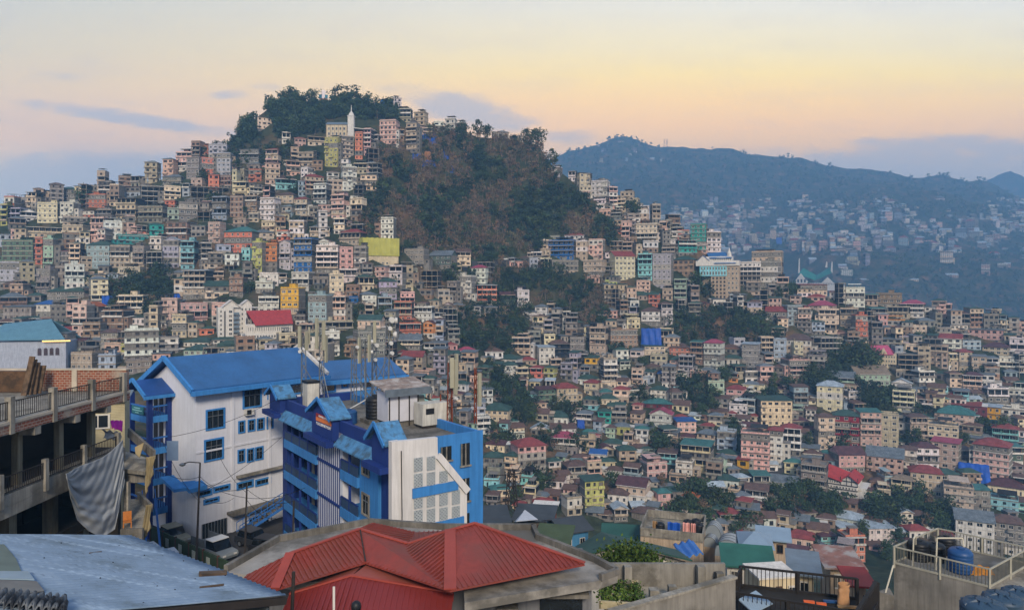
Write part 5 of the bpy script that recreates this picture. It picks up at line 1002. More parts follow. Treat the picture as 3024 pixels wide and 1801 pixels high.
# ---- brick building on the left
BR=mat('red_brick','77402f',.9,.3,1.2); m,nb_,bs=nodes('brick_wall'); bt_=N(nb_,'ShaderNodeTexBrick'); bt_.inputs['Scale'].default_value=1.5
for i,c in ((1,'83452f'),(2,'6a3727'),(3,'8d8376')): bt_.inputs[i].default_value=(*lin(c),1)
bt_.inputs['Mortar Size'].default_value=.03; tcb=N(nb_,'ShaderNodeTexCoord'); sxy=N(nb_,'ShaderNodeSeparateXYZ'); nb_.links.new(tcb.outputs['Object'],sxy.inputs[0]); sm=N(nb_,'ShaderNodeMath',operation='ADD'); nb_.links.new(sxy.outputs[0],sm.inputs[0]); nb_.links.new(sxy.outputs[1],sm.inputs[1]); cxy=N(nb_,'ShaderNodeCombineXYZ'); nb_.links.new(sm.outputs[0],cxy.inputs[0]); nb_.links.new(sxy.outputs[2],cxy.inputs[1]); nb_.links.new(cxy.outputs[0],bt_.inputs[0])
cb_=mixc(nb_,ramp(nb_,noise(nb_,mapped(nb_),.7,5),[(.52,0.),(.66,.9)]),bt_.outputs['Color'],lin('8d8376')); nb_.links.new(cb_,bs.inputs['Base Color']); bs.inputs['Roughness'].default_value=.95; BRW=m
m2=mat('brown_brick','54402f',.95,.35,2.5,stain='3b3026')
K=Fr((-26.9,30),R(90),-25,'brick_building','unfinished brick and concrete building with railed terraces on the left','building'); kz=lambda w: w+25
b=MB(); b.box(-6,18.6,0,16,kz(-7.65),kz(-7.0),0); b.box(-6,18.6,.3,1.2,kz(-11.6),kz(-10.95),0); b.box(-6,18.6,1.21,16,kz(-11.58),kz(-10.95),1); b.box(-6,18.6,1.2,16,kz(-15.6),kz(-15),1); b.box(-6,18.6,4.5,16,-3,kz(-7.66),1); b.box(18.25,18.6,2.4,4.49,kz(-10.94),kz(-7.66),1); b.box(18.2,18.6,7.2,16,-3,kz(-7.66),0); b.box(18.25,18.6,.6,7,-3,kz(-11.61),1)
b.build('slab',[LGREY,mat('painted_interior_shade','2a2825',.95,.3,.5)],K.root)  # lower floors and inner walls coloured dark, interior shade put into the paint
b=MB(); b.box(-6,18.6,-.03,-.001,kz(-7.6),kz(-7.12)); b.build('brick_band',BRW,K.root)
b=MB(); b.box(-6,18.6,-.08,.25,kz(-7.11),kz(-6.95)); b.build('coping',mat('coping','a49b8c',.9,.2,1.2),K.root)
cx=[9.2,12.8,16.1,5.5,2]
for x in cx:
    MB().box(x-.2,x+.2,1.0,1.35,kz(-10.94),kz(-7.66)).build('column',mat('column_plaster','77715f',.95,.25,.8,.35),K.root); MB().box(x-.3,x+.3,1.4,2,kz(-14.99),kz(-11.61)).build('column',MATS['column_plaster'],K.root); MB().box(x-.3,x+.3,1.5,2,-3,kz(-15.61)).build('column',MATS['column_plaster'],K.root)
    b=MB(); b.box(x-.25,x+.25,-.02,.9,kz(-8.1),kz(-7.66)); b.build('bracket',LGREY,K.root)
pp=[K.y0(p,1180)[0] for p in (32,159,273,366)]; pp=[pp[0]-4.6]+pp
for x in pp: MB().box(x-.17,x+.17,-.12,.22,kz(-7.65),kz(-5.65)).build('post',LGREY,K.root)
def rail(x0,x1,z,h,y=0.,parent=None,m=None,sp=.17):
    q=MB(); q.box(x0,x1,y-.03,y+.03,z+h-.05,z+h).box(x0,x1,y-.02,y+.02,z+.1,z+.14); n=int((x1-x0)/sp)
    for i in range(n+1): xx=x0+(x1-x0)*i/n; q.box(xx-.014,xx+.014,y-.014,y+.014,z+.14,z+h-.05)
    return q.build('railing',m or STEEL,parent)
for a,c in zip(pp,pp[1:]): rail(a+.17,c-.17,kz(-6.95),1.05,.05,K.root)
p2=[K.y0(p,1370)[0] for p in (15,148,261,360)]; p2=[p2[0]-4]+p2
for x in p2: MB().box(x-.14,x+.14,.15,.42,kz(-11.6),kz(-9.75)).build('post',LGREY,K.root)
for a,c in zip(p2,p2[1:]): rail(a+.14,c-.14,kz(-10.95),1.0,.3,K.root)
b=MB(); b.box(18.2,18.55,0,5.9,kz(-6.94),kz(-5.5),0); b.build('brick_parapet',BRW,K.root); b=MB(); b.box(17.6,18.0,5.95,16,kz(-6.94),kz(-5.5)); b.build('brick_parapet',m2,K.root)
b=MB(); b.box(18.12,18.62,-.03,16,kz(-5.5),kz(-5.4)); b.box(18.1,18.6,3.4,3.75,kz(-6.94),kz(-5.42)); b.build('coping',MATS['coping'],K.root)
for x,zz0 in ((8,-14.9),(11,-14.9),(14.3,-14.9)): fw_=MB().box(x,x+1.4,4.4,4.49,kz(zz0),kz(zz0)+2.4); fw_.build('window',PGL,K.root)
b=MB(); b.box(-6,18.6,.3,.5,kz(-12.2),kz(-11.61)); b.build('beam',LGREY,K.root)
WD=mat('weathered_wood','5b4a3a',.9,.3,3,stain='3f342a')
for i,(a,t,w_) in enumerate(((70,96,.35),(84,104,.3),(99,112,.34),(112,128,.38),(94,90,.3))):
    A=PZ(a,1168-i*2,-6.9); Bp=P(t,1052+i*9,A.y+.5); tag(MB().beam(A,Bp,w_,.1).build('plank',WD),f'rough wooden plank leaning on the brick parapet, {["leftmost","second from left","middle","shortest","rearmost"][i]} of the stack','plank','planks leaning on the parapet')
# grey tarpaulin hung from the lower railing
def poly_at(pl,u):
    n=len(pl)-1; k=min(n-1,int(u*n)); t=u*n-k; return (pl[k][0]*(1-t)+pl[k+1][0]*t,pl[k][1]*(1-t)+pl[k+1][1]*t)
DT=[(194,1400),(218,1384),(242,1373),(272,1363),(302,1350),(330,1330),(362,1298)]; DB=[(197,1410),(208,1470),(228,1535),(262,1568),(302,1588),(340,1562),(368,1420)]
def drape(u,v):
    a=poly_at(DT,u);c=poly_at(DB,u); Y=41.2+6.2*u; sg=math.sin(math.pi*min(1,max(0,u)))
    cq=(v*1.15-.8*(u-.6)**2)*17+1.2*math.sin(u*4+v*2.3); d=.5*v*sg+.04*math.sin(u*15+v*9+2.5*math.sin(v*5))*(.3+.5*v)+.15*math.sin(cq+.8*math.sin(u*9+v*7))*sg*(.3+v)+.06*math.sin(cq*2.1+u*13+2*math.sin(v*9))*sg*(.3+v)+.22*math.sin(v*3+u*5)*v*sg+.03*math.sin(u*47+v*31)
    return P(a[0]+(c[0]-a[0])*v,a[1]+(c[1]-a[1])*v+2*math.sin(u*17+v*2.5)*v*(1-v),Y-1.2-d)
o=MB().grid(drape,90,70).build('grey_tarpaulin',mat('grey_cloth','808487',.75,.15,.5,bump=.2),None,True); md=o.modifiers.new('cloth','SOLIDIFY'); md.thickness=.03; tag(o,'big grey tarpaulin hanging in folds from the lower terrace railing','tarpaulin')
# concrete landings and canvas right of it
S=empty('stair_landings',(0,0,0),0,'grey concrete stair landings beside the brick building with tan canvas sides','staircase')
def pxslab(name,pts,th,m,parent,ax=(0,0,-1)): return MB().slab(pts,th,0,ax).build(name,m,parent)
pxslab('parapet',[P(377,1264,51),P(452,1330,47),P(452,1356,47),P(377,1290,51)],.2,GREY,S,(.5,.8,0)); pxslab('floor',[P(366,1330,51),P(430,1350,50),P(430,1392,46),P(366,1385,47)],.25,LGREY,S); pxslab('parapet',[P(366,1388,47),P(427,1384,47),P(427,1424,47),P(366,1426,47)],.2,GREY,S,(0,1,0))
pxslab('floor',[P(370,1470,51),P(440,1478,50),P(420,1568,45),P(366,1566,45)],.25,LGREY,S); pxslab('parapet',[P(405,1452,51),P(444,1490,46),P(444,1512,46),P(405,1474,51)],.2,GREY,S,(.5,.8,0)); pxslab('parapet',[P(355,1562,44.5),P(420,1560,44.5),P(420,1600,44.5),P(355,1600,44.5)],.2,GREY,S,(0,1,0))
b=MB(); 
for a in (370,378): b.box(*[c for p in (P(a-3,1426,46.5),P(a+3,1426,46.5)) for c in (p.x,)],46.4,46.7,-19.5,-12.8)
b.build('post',LGREY,S)
CAN=mat('tan_canvas','867a5c',.9,.25,.8,.3)
for k,pp_ in enumerate(([(430,1350,46.5),(457,1345,46),(452,1400,46),(431,1459,46)],[(430,1490,45.6),(446,1488,45.4),(444,1560,45.3),(417,1607,45.3)])):
    q=[P(*a) for a in pp_]; o=MB().grid(lambda u,v:(q[0].lerp(q[1],u)).lerp(q[3].lerp(q[2],u),v)+Vector((0,.12*math.sin(u*14+v*6),0)),14,14).build('canvas_sheet',CAN,S,True); o.modifiers.new('cloth','SOLIDIFY').thickness=.03
pts=[P(398,1320,47),P(425,1306,47.4),P(412,1350,46.4),P(400,1338,46.6)]
tag(MB().slab(pts,.06,0,(0,.5,-1)).build('board',mat('tan_board','8c7c5a',.9,.2,1)),'tan board lying against the landing parapet','board')
p=P(376,1559,45.2); q=empty('wooden_chair',p,R(30),'orange wooden chair on the lower landing','chair'); OW=mat('orange_wood','a5652c',.7,.2,3); MB().box(-.25,.25,-.25,.25,.42,.47).build('seat',OW,q); MB().box(-.25,.25,.2,.26,.48,1.05).build('backrest',OW,q)
for sx_ in (-1,1):
    for sy_ in (-1,1): MB().box(sx_*.22-.03,sx_*.22+.03,sy_*.22-.03,sy_*.22+.03,0,.419).build('leg',OW,q)
q=[P(326,1243,47.6),P(364,1240,49),P(362,1272,49),P(330,1266,47.6)]; o=MB().grid(lambda u,v:q[0].lerp(q[1],u).lerp(q[3].lerp(q[2],u),v)+Vector((0,.15*math.sin(u*12),.05*math.sin(u*17))),16,8).build('pink_cloth',mat('magenta_cloth','c22aa0',.8,.2,2),None,True); o.modifiers.new('cloth','SOLIDIFY').thickness=.02; tag(o,'bright magenta cloth hung out to dry beside the brick building','cloth')
q=[P(300,1268,47.4),P(352,1276,48.4),P(352,1298,48.4),P(304,1296,47.4)]; o=MB().grid(lambda u,v:q[0].lerp(q[1],u).lerp(q[3].lerp(q[2],u),v)+Vector((0,.3*math.sin(v*3.1),.08*math.sin(u*17))),16,8).build('grey_sheet',MATS['grey_cloth'],None,True); o.modifiers.new('cloth','SOLIDIFY').thickness=.02; tag(o,'grey plastic sheet bundled under the magenta cloth','sheet')
hp=empty('house',P(335,1260,62)-Vector((0,0,12)),R(20),'cream boarded house with white window half hidden behind the brick building','house'); MB().box(-2.4,.9,0,2.5,-3,14.4).build('wall',mat('cream_boards','a39a7c',.9,.15,1,wave=('Z',2.2,.4)),hp); q=MB(); q.slab([(-2.7,-.5,14.4),(1.2,-.5,14.4),(1.2,2.8,14.9),(-2.7,2.8,14.9)],.12); q.build('roof',MGREY,hp); o=link('window',WM[0],hp); o.location=(-1.2,-.05,11.9); o.scale=(1.9,1,1.3)
# ---- red hipped roofs
RR=empty('red_roofed_house',(0,0,0),0,'grey concrete house with joined red hipped sheet roofs just below the viewer','house')
RIB=mat('red_ribbed_sheet','7d362e',.6,.16,.5,.18,stain='6f3a33'); 
def roof_face(pts,e0,e1,m=None,name='roof_plane'):
    """ribbed sheet: ribs run up the slope, at right angles to the eave e0-e1"""
    pts=[Vector(p) for p in pts]; e=(Vector(e1)-Vector(e0)).normalized(); n=(pts[1]-pts[0]).cross(pts[2]-pts[0]).normalized(); n=n if n.z>0 else -n; u=n.cross(e).normalized()
    q=MB(); q.slab(pts,.06); lo=min((p-pts[0]).dot(e) for p in pts); hi=max((p-pts[0]).dot(e) for p in pts); s=lo+.12
    while s<hi:
        ts=[]
        for a,c in zip(pts,pts[1:]+pts[:1]):
            da,dc=(a-pts[0]).dot(e)-s,(c-pts[0]).dot(e)-s
            if da*dc<0: k=da/(da-dc); ts.append((a.lerp(c,k)))
        if len(ts)>=2:
            ts.sort(key=lambda p:(p-pts[0]).dot(u)); a,c=ts[0]+n*.012,ts[-1]+n*.012
            if (c-a).length>.1: q.beam(a,c,.055,.05)
        s+=.19
    return q.build(name,m or RIB,RR)
eL=Vector(P(721,1702,0.001))*0; 
E0=PZ(721,1702,-10.);E1=PZ(812,1740,-10.);E2=PZ(1079,1660,-10.);E3=PZ(1329,1743,-10.);E4=PZ(1727,1665,-10.)
T0=PZ(857,1636,-9.4);T1=PZ(1063,1564,-9.4);T2=PZ(1329,1567,-9.35);T3=PZ(1403,1547,-9.2);VN=PZ(1204,1607,-9.78)
roof_face([E0,E1,T0],E0,E1); roof_face([E1,E2,T1,T0],E1,E2); roof_face([E2,E3,T2,VN,T1],E2,E3); roof_face([E3,E4,T3,T2],E3,E4)
bk=lambda p,d: Vector((p.x,p.y+d,-10.))
roof_face([E0,bk(T1,2.6),T1,T0],E0,bk(T1,2.6)); roof_face([bk(T1,2.6),bk(VN,2),VN,T1],bk(T1,2.6),bk(VN,2)); roof_face([bk(VN,2),bk(T3,1.8),T3,T2,VN],bk(VN,2),bk(T3,1.8)); roof_face([bk(T3,1.8),E4,T3],bk(T3,1.8),E4)
CAP=mat('red_ridge_cap','8a3d34',.6,.15,1)
q=MB()
for a,c,w_ in ((E1,T0,.32),(T0,T1,.14),(T1,VN,.14),(VN,T2,.14),(T2,T3,.14),(E3,T2,.42),(T3,E4,.14)): q.beam(a+Vector((0,0,.05)),c+Vector((0,0,.06)),w_,.05)
q.build('ridge_cap',CAP,RR); MB().beam(E2+Vector((0,0,.06)),T1+Vector((0,0,.06)),.05,.04).build('valley_gutter',STEEL,RR)
LOW=mat('dark_red_sheet','722a29',.6,.15,.6); DUST=mat('dusty_red_sheet','8a4a40',.75,.15,.7)
A0=PZ(1037,1701,-10.15);AR=PZ(1339,1752,-10.62);AL=PZ(854,1755,-10.62); VB=PZ(1079,1664,-10.16)
dn=lambda p,dy,z: Vector((p.x,p.y-dy,z))
roof_face([AL,A0,AR,dn(AR,6.2,-12.3),dn(A0,6.6,-12.),dn(AL,5.4,-12.3)],AL+Vector((0,0,0)),AR,LOW); pxslab('roof_back',[A0,AR,VB+Vector((.1,.1,0))],.05,DUST,RR); pxslab('roof_back',[AL,A0,VB+Vector((-.1,.1,0))],.05,DUST,RR)
q=MB(); q.beam(A0+Vector((0,0,.05)),AR+Vector((0,0,.05)),.12,.06); q.beam(A0+Vector((0,0,.05)),AL+Vector((0,0,.05)),.12,.06); q.build('ridge_cap',CAP,RR)
SL=[PZ(x,y,-10.45) for x,y in ((667,1687),(700,1668),(822,1597),(1090,1546),(1310,1562),(1574,1562),(1587,1591),(1757,1658),(1824,1695),(1773,1713),(1500,1757),(1372,1779))]+[Vector((-1.75,24.9,-10.45)),Vector((-7.9,24.9,-10.45))]
q=MB(); q.slab(SL,.3); 
ROOFC=mat('stained_slab','86837d',.95,.3,.5,stain='5a5853')
q.build('roof_slab',ROOFC,RR); q=MB()
for a,c in zip(SL[:9],SL[1:10]): q.beam(a+Vector((0,0,.12)),c+Vector((0,0,.12)),.18,.24)
q.build('parapet',GREY,RR)
fl=PZ(1775,1716,-10.75)+Vector((-.35,.3,0)); wl=Vector((-4.5,fl.y,0))
q=MB(); q.box(-9.,fl.x,fl.y-.9+.6,29,-24,-10.76); q.build('wall',mat('grey_painted_wall','66686c',.9,.15,.5,.3),RR)
wy=fl.y-.3
for a,c,t in ((1594,1720,1750),(1480,1514,1790)):
    x0=(a-CX)/F*wy;x1=(c-CX)/F*wy;z1=(HY-t)/F*wy; q=MB(); q.box(x0,x1,wy-.03,wy-.005,z1-1.8,z1); o=q.build('window',PGL,RR); MB().box(x0-.15,x1+.2,wy-.5,wy-.006,z1,z1+.14).build('lintel',GREY,o)
for px,w_,yb,yt,nm,lb,mt in ((862,.1,1840,1687,'post','dark leaning post in front of the lower red roof',STEEL),(985,.07,1830,1731,'pipe','white capped pipe rising in front of the lower red roof',MW)):
    a=P(px-9 if nm=='post' else px,yb,19);c=P(px+5 if nm=='post' else px+1,yt,19.3); tag(MB().tube(a-Vector((0,0,2)),c,w_*.5,0,8).build(nm,mt),lb,nm)
# person: only the top of the head shows above the lower edge of the photo
py_=15.; top=P(1052,1775,py_); base=top-Vector((0,0,1.72)); th=MB(); th.box(-8,2,12.5,18.,base.z-.3,base.z,0); th.build('terrace',GREY,RR)
vs_=[(0,0,.95),(0,0,1.2),(0,.0,1.42),(0,-.01,1.52),(0,-.03,1.6),(.1,0,.9),(.11,.01,.5),(.12,0,.06),(.13,.14,.03),(-.1,0,.9),(-.11,.01,.5),(-.12,0,.06),(-.13,.14,.03),(.2,0,1.4),(.26,.02,1.12),(.26,.1,.87),(-.2,0,1.4),(-.26,.02,1.12),(-.26,.1,.87)]
es=[(0,1),(1,2),(2,3),(3,4),(0,5),(5,6),(6,7),(7,8),(0,9),(9,10),(10,11),(11,12),(2,13),(13,14),(14,15),(2,16),(16,17),(17,18)]
rs=[.15,.14,.15,.055,.09,.1,.07,.05,.04,.1,.07,.05,.04,.07,.05,.035,.07,.05,.035]
me=bpy.data.meshes.new('person'); me.from_pydata([Vector(v)+base for v in vs_],es,[]); pe=link('person',me); sk=pe.modifiers.new('skin','SKIN')
for i,sv in enumerate(me.skin_vertices[0].data): sv.radius=(rs[i],rs[i]*.85); sv.use_root=(i==0)
pe.modifiers.new('sub','SUBSURF').levels=1; me.materials.append(mat('dark_clothes','23252b',.9,.2,3)); tag(pe,'person with short black hair standing just below the viewpoint','person')
hd=MB().lathe([(.03,1.5),(.07,1.52),(.088,1.57),(.095,1.62),(.092,1.67),(.07,1.705),(.02,1.72)],(0,0,0),14).build('head',mat('skin','7d5641',.7,.1,5),pe,True); hd.location=base
hr=MB().lathe([(.1,1.555),(.108,1.60),(.108,1.65),(.09,1.70),(.05,1.732),(.01,1.74)],(0,0,0),14).build('hair',BLK,pe,True); hr.location=base+Vector((0,-.012,0))
# ---- tin roof at the lower left
TR=empty('tin_roofed_shed',(0,0,0),0,'shed with weathered pale blue corrugated tin roof filling the lower left corner','shed')
Bc=Vector((-11.15,20.2,-7.15));Cc=Vector((-5.35,16.35,-7.19)); ex=(Cc-Bc); sd=Vector((-.54,-.84,.30)).normalized()
m,ntt,bs=nodes('weathered_tin'); v=mapped(ntt); vs2=N(ntt,'ShaderNodeMapping'); 
n1_=noise(ntt,v,.6,6,.65); st_=mapped(ntt,(.35,.35,.35)); mpp=N(ntt,'ShaderNodeMapping'); mpp.inputs['Rotation'].default_value=(0,0,R(-57)); mpp.inputs['Scale'].default_value=(.16,3.2,1); ntt.links.new(N(ntt,'ShaderNodeTexCoord').outputs['Object'],mpp.inputs[0])
n2_=noise(ntt,mpp.outputs[0],1.1,5,.65); c_=ramp(ntt,n1_,[(.3,lin('586670')),(.45,lin('6d8092')),(.55,lin('74889c')),(.7,lin('8799aa'))]); c_=mixc(ntt,ramp(ntt,n2_,[(.54,0.),(.7,.45)]),c_,lin('a9bccd')); c_=mixc(ntt,ramp(ntt,noise(ntt,mpp.outputs[0],2.3,6,.7),[(.6,0.),(.72,.6)]),c_,lin('4a5560'))
ntt.links.new(c_,bs.inputs['Base Color']); bs.inputs['Roughness'].default_value=.75; bs.inputs['Specular IOR Level'].default_value=.2; TIN=m
nx_=150; L_=16.
def tin(u,v): 
    p=Bc+ex*u+sd*(v*L_); return p+Vector((0,0,.022*math.sin(u*nx_*2*math.pi/4)+.05*math.sin(v*9+u*3)*.3))
o=MB().grid(tin,300,24).build('roof',TIN,TR,True); o.modifiers.new('sheet','SOLIDIFY').thickness=.02
q=MB()
up=Vector((0,0,-1)); W0=Bc+sd*.5+Vector((0,0,-.25));W1=Cc+sd*.5+Vector((0,0,-.25)); q.add([W0,W1,W1+up*14,W0+up*14,W0+sd*15+Vector((0,0,-4.4)),W1+sd*15+Vector((0,0,-4.4)),W1+sd*15+up*14,W0+sd*15+up*14],[(0,1,2,3),(1,5,6,2),(4,0,3,7),(5,4,7,6)]); q.build('wall',mat('dark_sheet_wall','3f474c',.8,.25,.8,.3,wave=('X',6,.4)),TR)
q=MB(); q.beam(Cc+Vector((0,0,-.12)),Cc+sd*14+Vector((0,0,-.12)),.08,.16); q.build('barge_board',STEEL,TR)
sn=MB()
for k in range(70):
    u=rnd.random();v=rnd.random()*.62; p=tin(u,v); sn.lathe([(.018,.0),(.016,.015),(.006,.02)],(p.x,p.y,p.z+.02),6)
sn.build('roof_screws',BLK,TR)['kind']='stuff'
nrm=ex.cross(sd).normalized(); nrm=nrm if nrm.z>0 else -nrm
def on_tin(px,py):
    d=P(px,py,1.); k=(Bc.dot(nrm))/(d.dot(nrm)); return d*k
def laid(name,pts,th,m,label,cat,lift=.05):
    q=[on_tin(*p)+nrm*lift for p in pts]; return tag(MB().slab(q,th,0,tuple(-nrm)).build(name,m),label,cat)
laid('plank',[(585,1698),(667,1694),(668,1703),(586,1707)],.06,WD,'dark wooden plank lying near the right edge of the tin roof','plank',.1)
laid('stick',[(588,1737),(660,1728),(660,1731),(588,1740)],.03,WD,'thin stick lying on the tin roof near its right tip','stick')
laid('stick',[(262,1636),(299,1632),(299,1634),(262,1638)],.03,WD,'thin stick lying in the middle of the tin roof','stick')
laid('plastic_sheet',[(-60,1615),(10,1612),(45,1655),(62,1695),(-60,1698)],.02,mat('green_grey_plastic','5d6a62',.6,.2,1.2),'dull green plastic sheet on the left side of the tin roof','plastic sheet',.05)
laid('plastic_sheet',[(-60,1697),(80,1697),(98,1722),(-60,1718)],.02,mat('clear_plastic','8296a2',.4,.15,1),'pale strip of plastic on the left side of the tin roof','plastic sheet',.08)
laid('plastic_sheet',[(-60,1718),(105,1724),(128,1752),(60,1764),(-60,1757)],.02,mat('muddy_plastic','6b6a66',.6,.25,1.2),'muddy brown plastic sheet on the tin roof, lowest of three','plastic sheet',.06)
o=MB().grid(lambda u,v:on_tin(-20+u*210,1762+v*40+u*22)+nrm*(.12+.06*math.sin(u*60+v*9)+.04*math.sin(v*23)),50,8).build('crumpled_net',mat('crumpled_net','5f6468',.8,.5,4,stain='20242a'),None,True); o.modifiers.new('cloth','SOLIDIFY').thickness=.02; tag(o,'crumpled grey netting on the bottom edge of the tin roof','netting')
# ---- street with fence, lamps, cars
q=MB(); q.box(-60,-6,56,80,-25.2,-24.72); tag(q.build('street',ASPH),'asphalt street in front of the white building','street',kind='structure')
FG=mat('green_fence_paint','2c3f2c',.8,.2,1.5,.3)
A=Vector((-34.9,66.8,-24.7));C_=Vector((-23.2,57.6,-24.7)); fe=empty('street_fence',A,math.atan2(C_.y-A.y,C_.x-A.x),'dark green panel fence with pale notices along the street','fence'); LN=(C_-A).length
for i in range(6):
    x=LN*i/6; MB().box(x+.06,x+LN/6-.06,-.04,.04,.1,1.9).build('panel',FG,fe); MB().box(x-.08,x+.08,-.08,.08,0,2.1).build('post',mat('brown_post','4a2f26',.8),fe)
    MB().box(x+.05,x+LN/6,-.07,.07,1.9,2.0).build('rail',FG,fe)
    if i in (1,2,3,4): MB().box(x+.6,x+1.2,-.07,-.041,.8,1.6).build('notice',mat('pale_notice','8e968f',.8,.2,6),fe)
def lamp(px,pb,pt,Y,label,head=True):
    b0=P(px,pb,Y); b0.z=-24.72; t=P(px+(13 if head else 8),pt,Y); o=empty('street_lamp' if head else 'utility_pole',b0,0,label,'street lamp' if head else 'pole'); l=t-b0
    MB().tube((0,0,0),l,.12,0,8,.07).build('pole',STEEL,o)
    if head:
        q=MB(); q.path([l,l+Vector((-1.0,.1,.05)),l+Vector((-1.5,.15,-.1))],.05); q.build('arm',STEEL,o); MB().lathe([(.05,.0),(.22,.08),(.28,.2),(.1,.3)],tuple(l+Vector((-1.6,.15,-.35))),10).build('lamp_head',GALV,o)
        MB().box(l.x-2.9,l.x-1.9,l.y-.02,l.y+.02,l.z+.2,l.z+1.9).build('reflector_board',mat('pale_blue_board','7d93ac',.6,.1,1),o)
    else: MB().box(l.x-.06,l.x+.06,l.y-.05,l.y+.05,l.z-2.4,l.z-1.8).build('insulator',GALV,o)
    return t
t1=lamp(578,1665,1366,60,'tall dark street lamp with angled arm in front of the white building'); t2=lamp(721,1650,1433,58,'dark utility pole beside the blue stair railing',False); t3=lamp(860,1600,1478,55,'dark utility pole in front of the blue building',False)
def wire(a,b,sag,label,r_=.022):
    pts=[a.lerp(b,i/14)-Vector((0,0,sag*4*(i/14)*(1-i/14))) for i in range(15)]; tag(MB().path(pts,r_,0,4).build('power_line',BLK),label,'cable','cables around the street lamp')
wire(t1-Vector((0,0,1.2)),t2,.8,'cable from the street lamp to the utility pole beside the stair railing'); wire(t1-Vector((0,0,1.2)),P(470,1385,62),.5,'cable from the street lamp left to the corner porch'); wire(t1-Vector((0,0,2.6)),P(832,1290,66),.4,'cable rising from the street lamp to the blue building'); wire(t1-Vector((0,0,2.8)),P(690,1470,68),.6,'cable from the street lamp to the wall with the ledge'); wire(t2-Vector((0,0,.3)),t3,.6,'cable from the stair pole to the pole by the blue building'); wire(t1-Vector((0,0,3.4)),P(480,1300,66),.7,'low cable from the street lamp up to the porch railing'); wire(t2-Vector((0,0,.6)),P(640,1330,67),.5,'cable from the utility pole up to the white wall'); wire(P(500,1290,66),P(840,1165,70),.6,'long thin cable crossing the white wall below the upper windows'); wire(t1-Vector((0,0,1.6)),P(900,1440,60),1.2,'cable sagging from the street lamp across to the blue balconies'); wire(t2-Vector((0,0,1.2)),P(815,1530,62),.5,'short low cable from the utility pole to the blue building')
GLC=mat('car_glass','12161a',.1,.2,2,spec=.6); TYR=mat('tyre','151515',.9,.1,2)
def car(loc,rz,label,hexc,kind='car'):
    o=empty('parked_'+('truck' if kind=='truck' else 'car'),loc,rz,label,kind); mt=mat('car_paint_'+hexc,hexc,.35,.05,1,spec=.5)
    L_,w_=(4.9,1.75) if kind=='truck' else (3.9,1.6); q=MB(); h=.95
    prof=[(-L_/2,.35),(L_/2-.1,.35),(L_/2,.6),(L_/2-.1,.85),(L_/2-1.1,h),(-L_/2+.1,h),(-L_/2,.8)]
    q.slab([(x,-w_/2,z) for x,z in prof],w_,0,(0,1,0)); q.build('body',mt,o)
    cab=[(-L_/2+.3,h),(L_/2-1.2,h),(L_/2-1.75,1.55),(-L_/2+.6,1.55)] if kind!='truck' else [(-.2,h),(L_/2-1.0,h),(L_/2-1.5,1.75),(-.1,1.75)]
    q=MB(); q.slab([(x,-w_/2+.08,z) for x,z in cab],w_-.16,0,(0,1,0)); q.build('windows',GLC,o); x0=cab[3][0];x1=cab[2][0]; MB().box(x0-.05,x1+.08,-w_/2+.06,w_/2-.06,cab[2][1],cab[2][1]+.07).build('roof',mat('car_paint_c9c9c6','c9c9c6',.35,.05,1) if kind=='truck' else mt,o)
    if kind=='truck':
        q=MB(); q.box(-L_/2,-.3,-w_/2,w_/2,h,h+.06)
        for sy in (-1,1): q.box(-L_/2,-.3,sy*w_/2-.04,sy*w_/2+.04,h+.06,h+.75)
        q.build('load_bed',GALV,o)
    for sx_ in (-1,1):
        for sy in (-1,1):
            wl_=MB(); wl_.tube((sx_*(L_/2-.8),sy*(w_/2-.12),.33),(sx_*(L_/2-.8),sy*(w_/2+.06),.33),.33,0,14); k=wl_.build('wheel',TYR,o); MB().tube((sx_*(L_/2-.8),sy*(w_/2+.061),.33),(sx_*(L_/2-.8),sy*(w_/2+.075),.33),.19,0,10).build('rim',GALV,k)
    for sy in (-1,1): MB().box(L_/2-.06,L_/2+.02,sy*.55-.15,sy*.55+.15,.6,.74).build('headlight',DISH,o)
    return o
zs=-24.71
def at(px,Y): q=P(px,0,Y); q.z=zs; return q
car(at(634,64.5),R(-35),'grey pickup truck with white cab roof parked behind the green fence','6f777c','truck'); car(at(752,67.),R(-30),'dark grey car parked beside the blue stair railing','2b2e33'); car(at(800,65.),R(-20),'black car parked close to the red-roofed house slab','1c1d20'); car(at(500,61.),R(-50),'white car on the near side of the green fence','b9bcc0'); car(at(545,58.5),R(-50),'silver car half hidden by the edge of the tin roof','90979e'); car(at(443,62.5),R(-45),'white car left of the two others below the tan canvas','c2c4c4'); car(at(515,68),R(-40),'cream jeep parked behind the fence under the blue awning','9a937c')
bs_=empty('blue_stair',Vector((-26.3,70,-24.7)),R(35),'blue steel stair with railings climbing the foot of the white building','stair')
for yy in (0,1.3):
    q=MB(); q.beam((-1.2,yy,.2),(5.5,yy,3.4),.12,.25); q.beam((-1.2,yy,1.2),(5.5,yy,4.4),.07,.07)
    for i in range(12): k=i/11; q.box(-1.2+6.7*k-.03,-1.2+6.7*k+.03,yy-.03,yy+.03,.2+3.2*k,1.2+3.2*k)
    q.build('railing',BLUS,bs_)
q=MB()
for i in range(14): q.box(-1.2+6.7*i/14,-1.2+6.7*(i+1)/14,.05,1.25,.2+3.2*i/14,.3+3.2*i/14)
q.build('steps',GREY,bs_)
b2=empty('blue_stair',Vector((-33.6,63.5,-24.7)),R(-58),'blue stair railing running down the left corner of the white building','stair'); q=MB()
for yy in (0,1.1): q.beam((-5,yy,5.2),(1.5,yy,.9),.08,.08); q.beam((-5,yy,4.2),(1.5,yy,0),.1,.22)
q.build('railing',BLUS,b2)
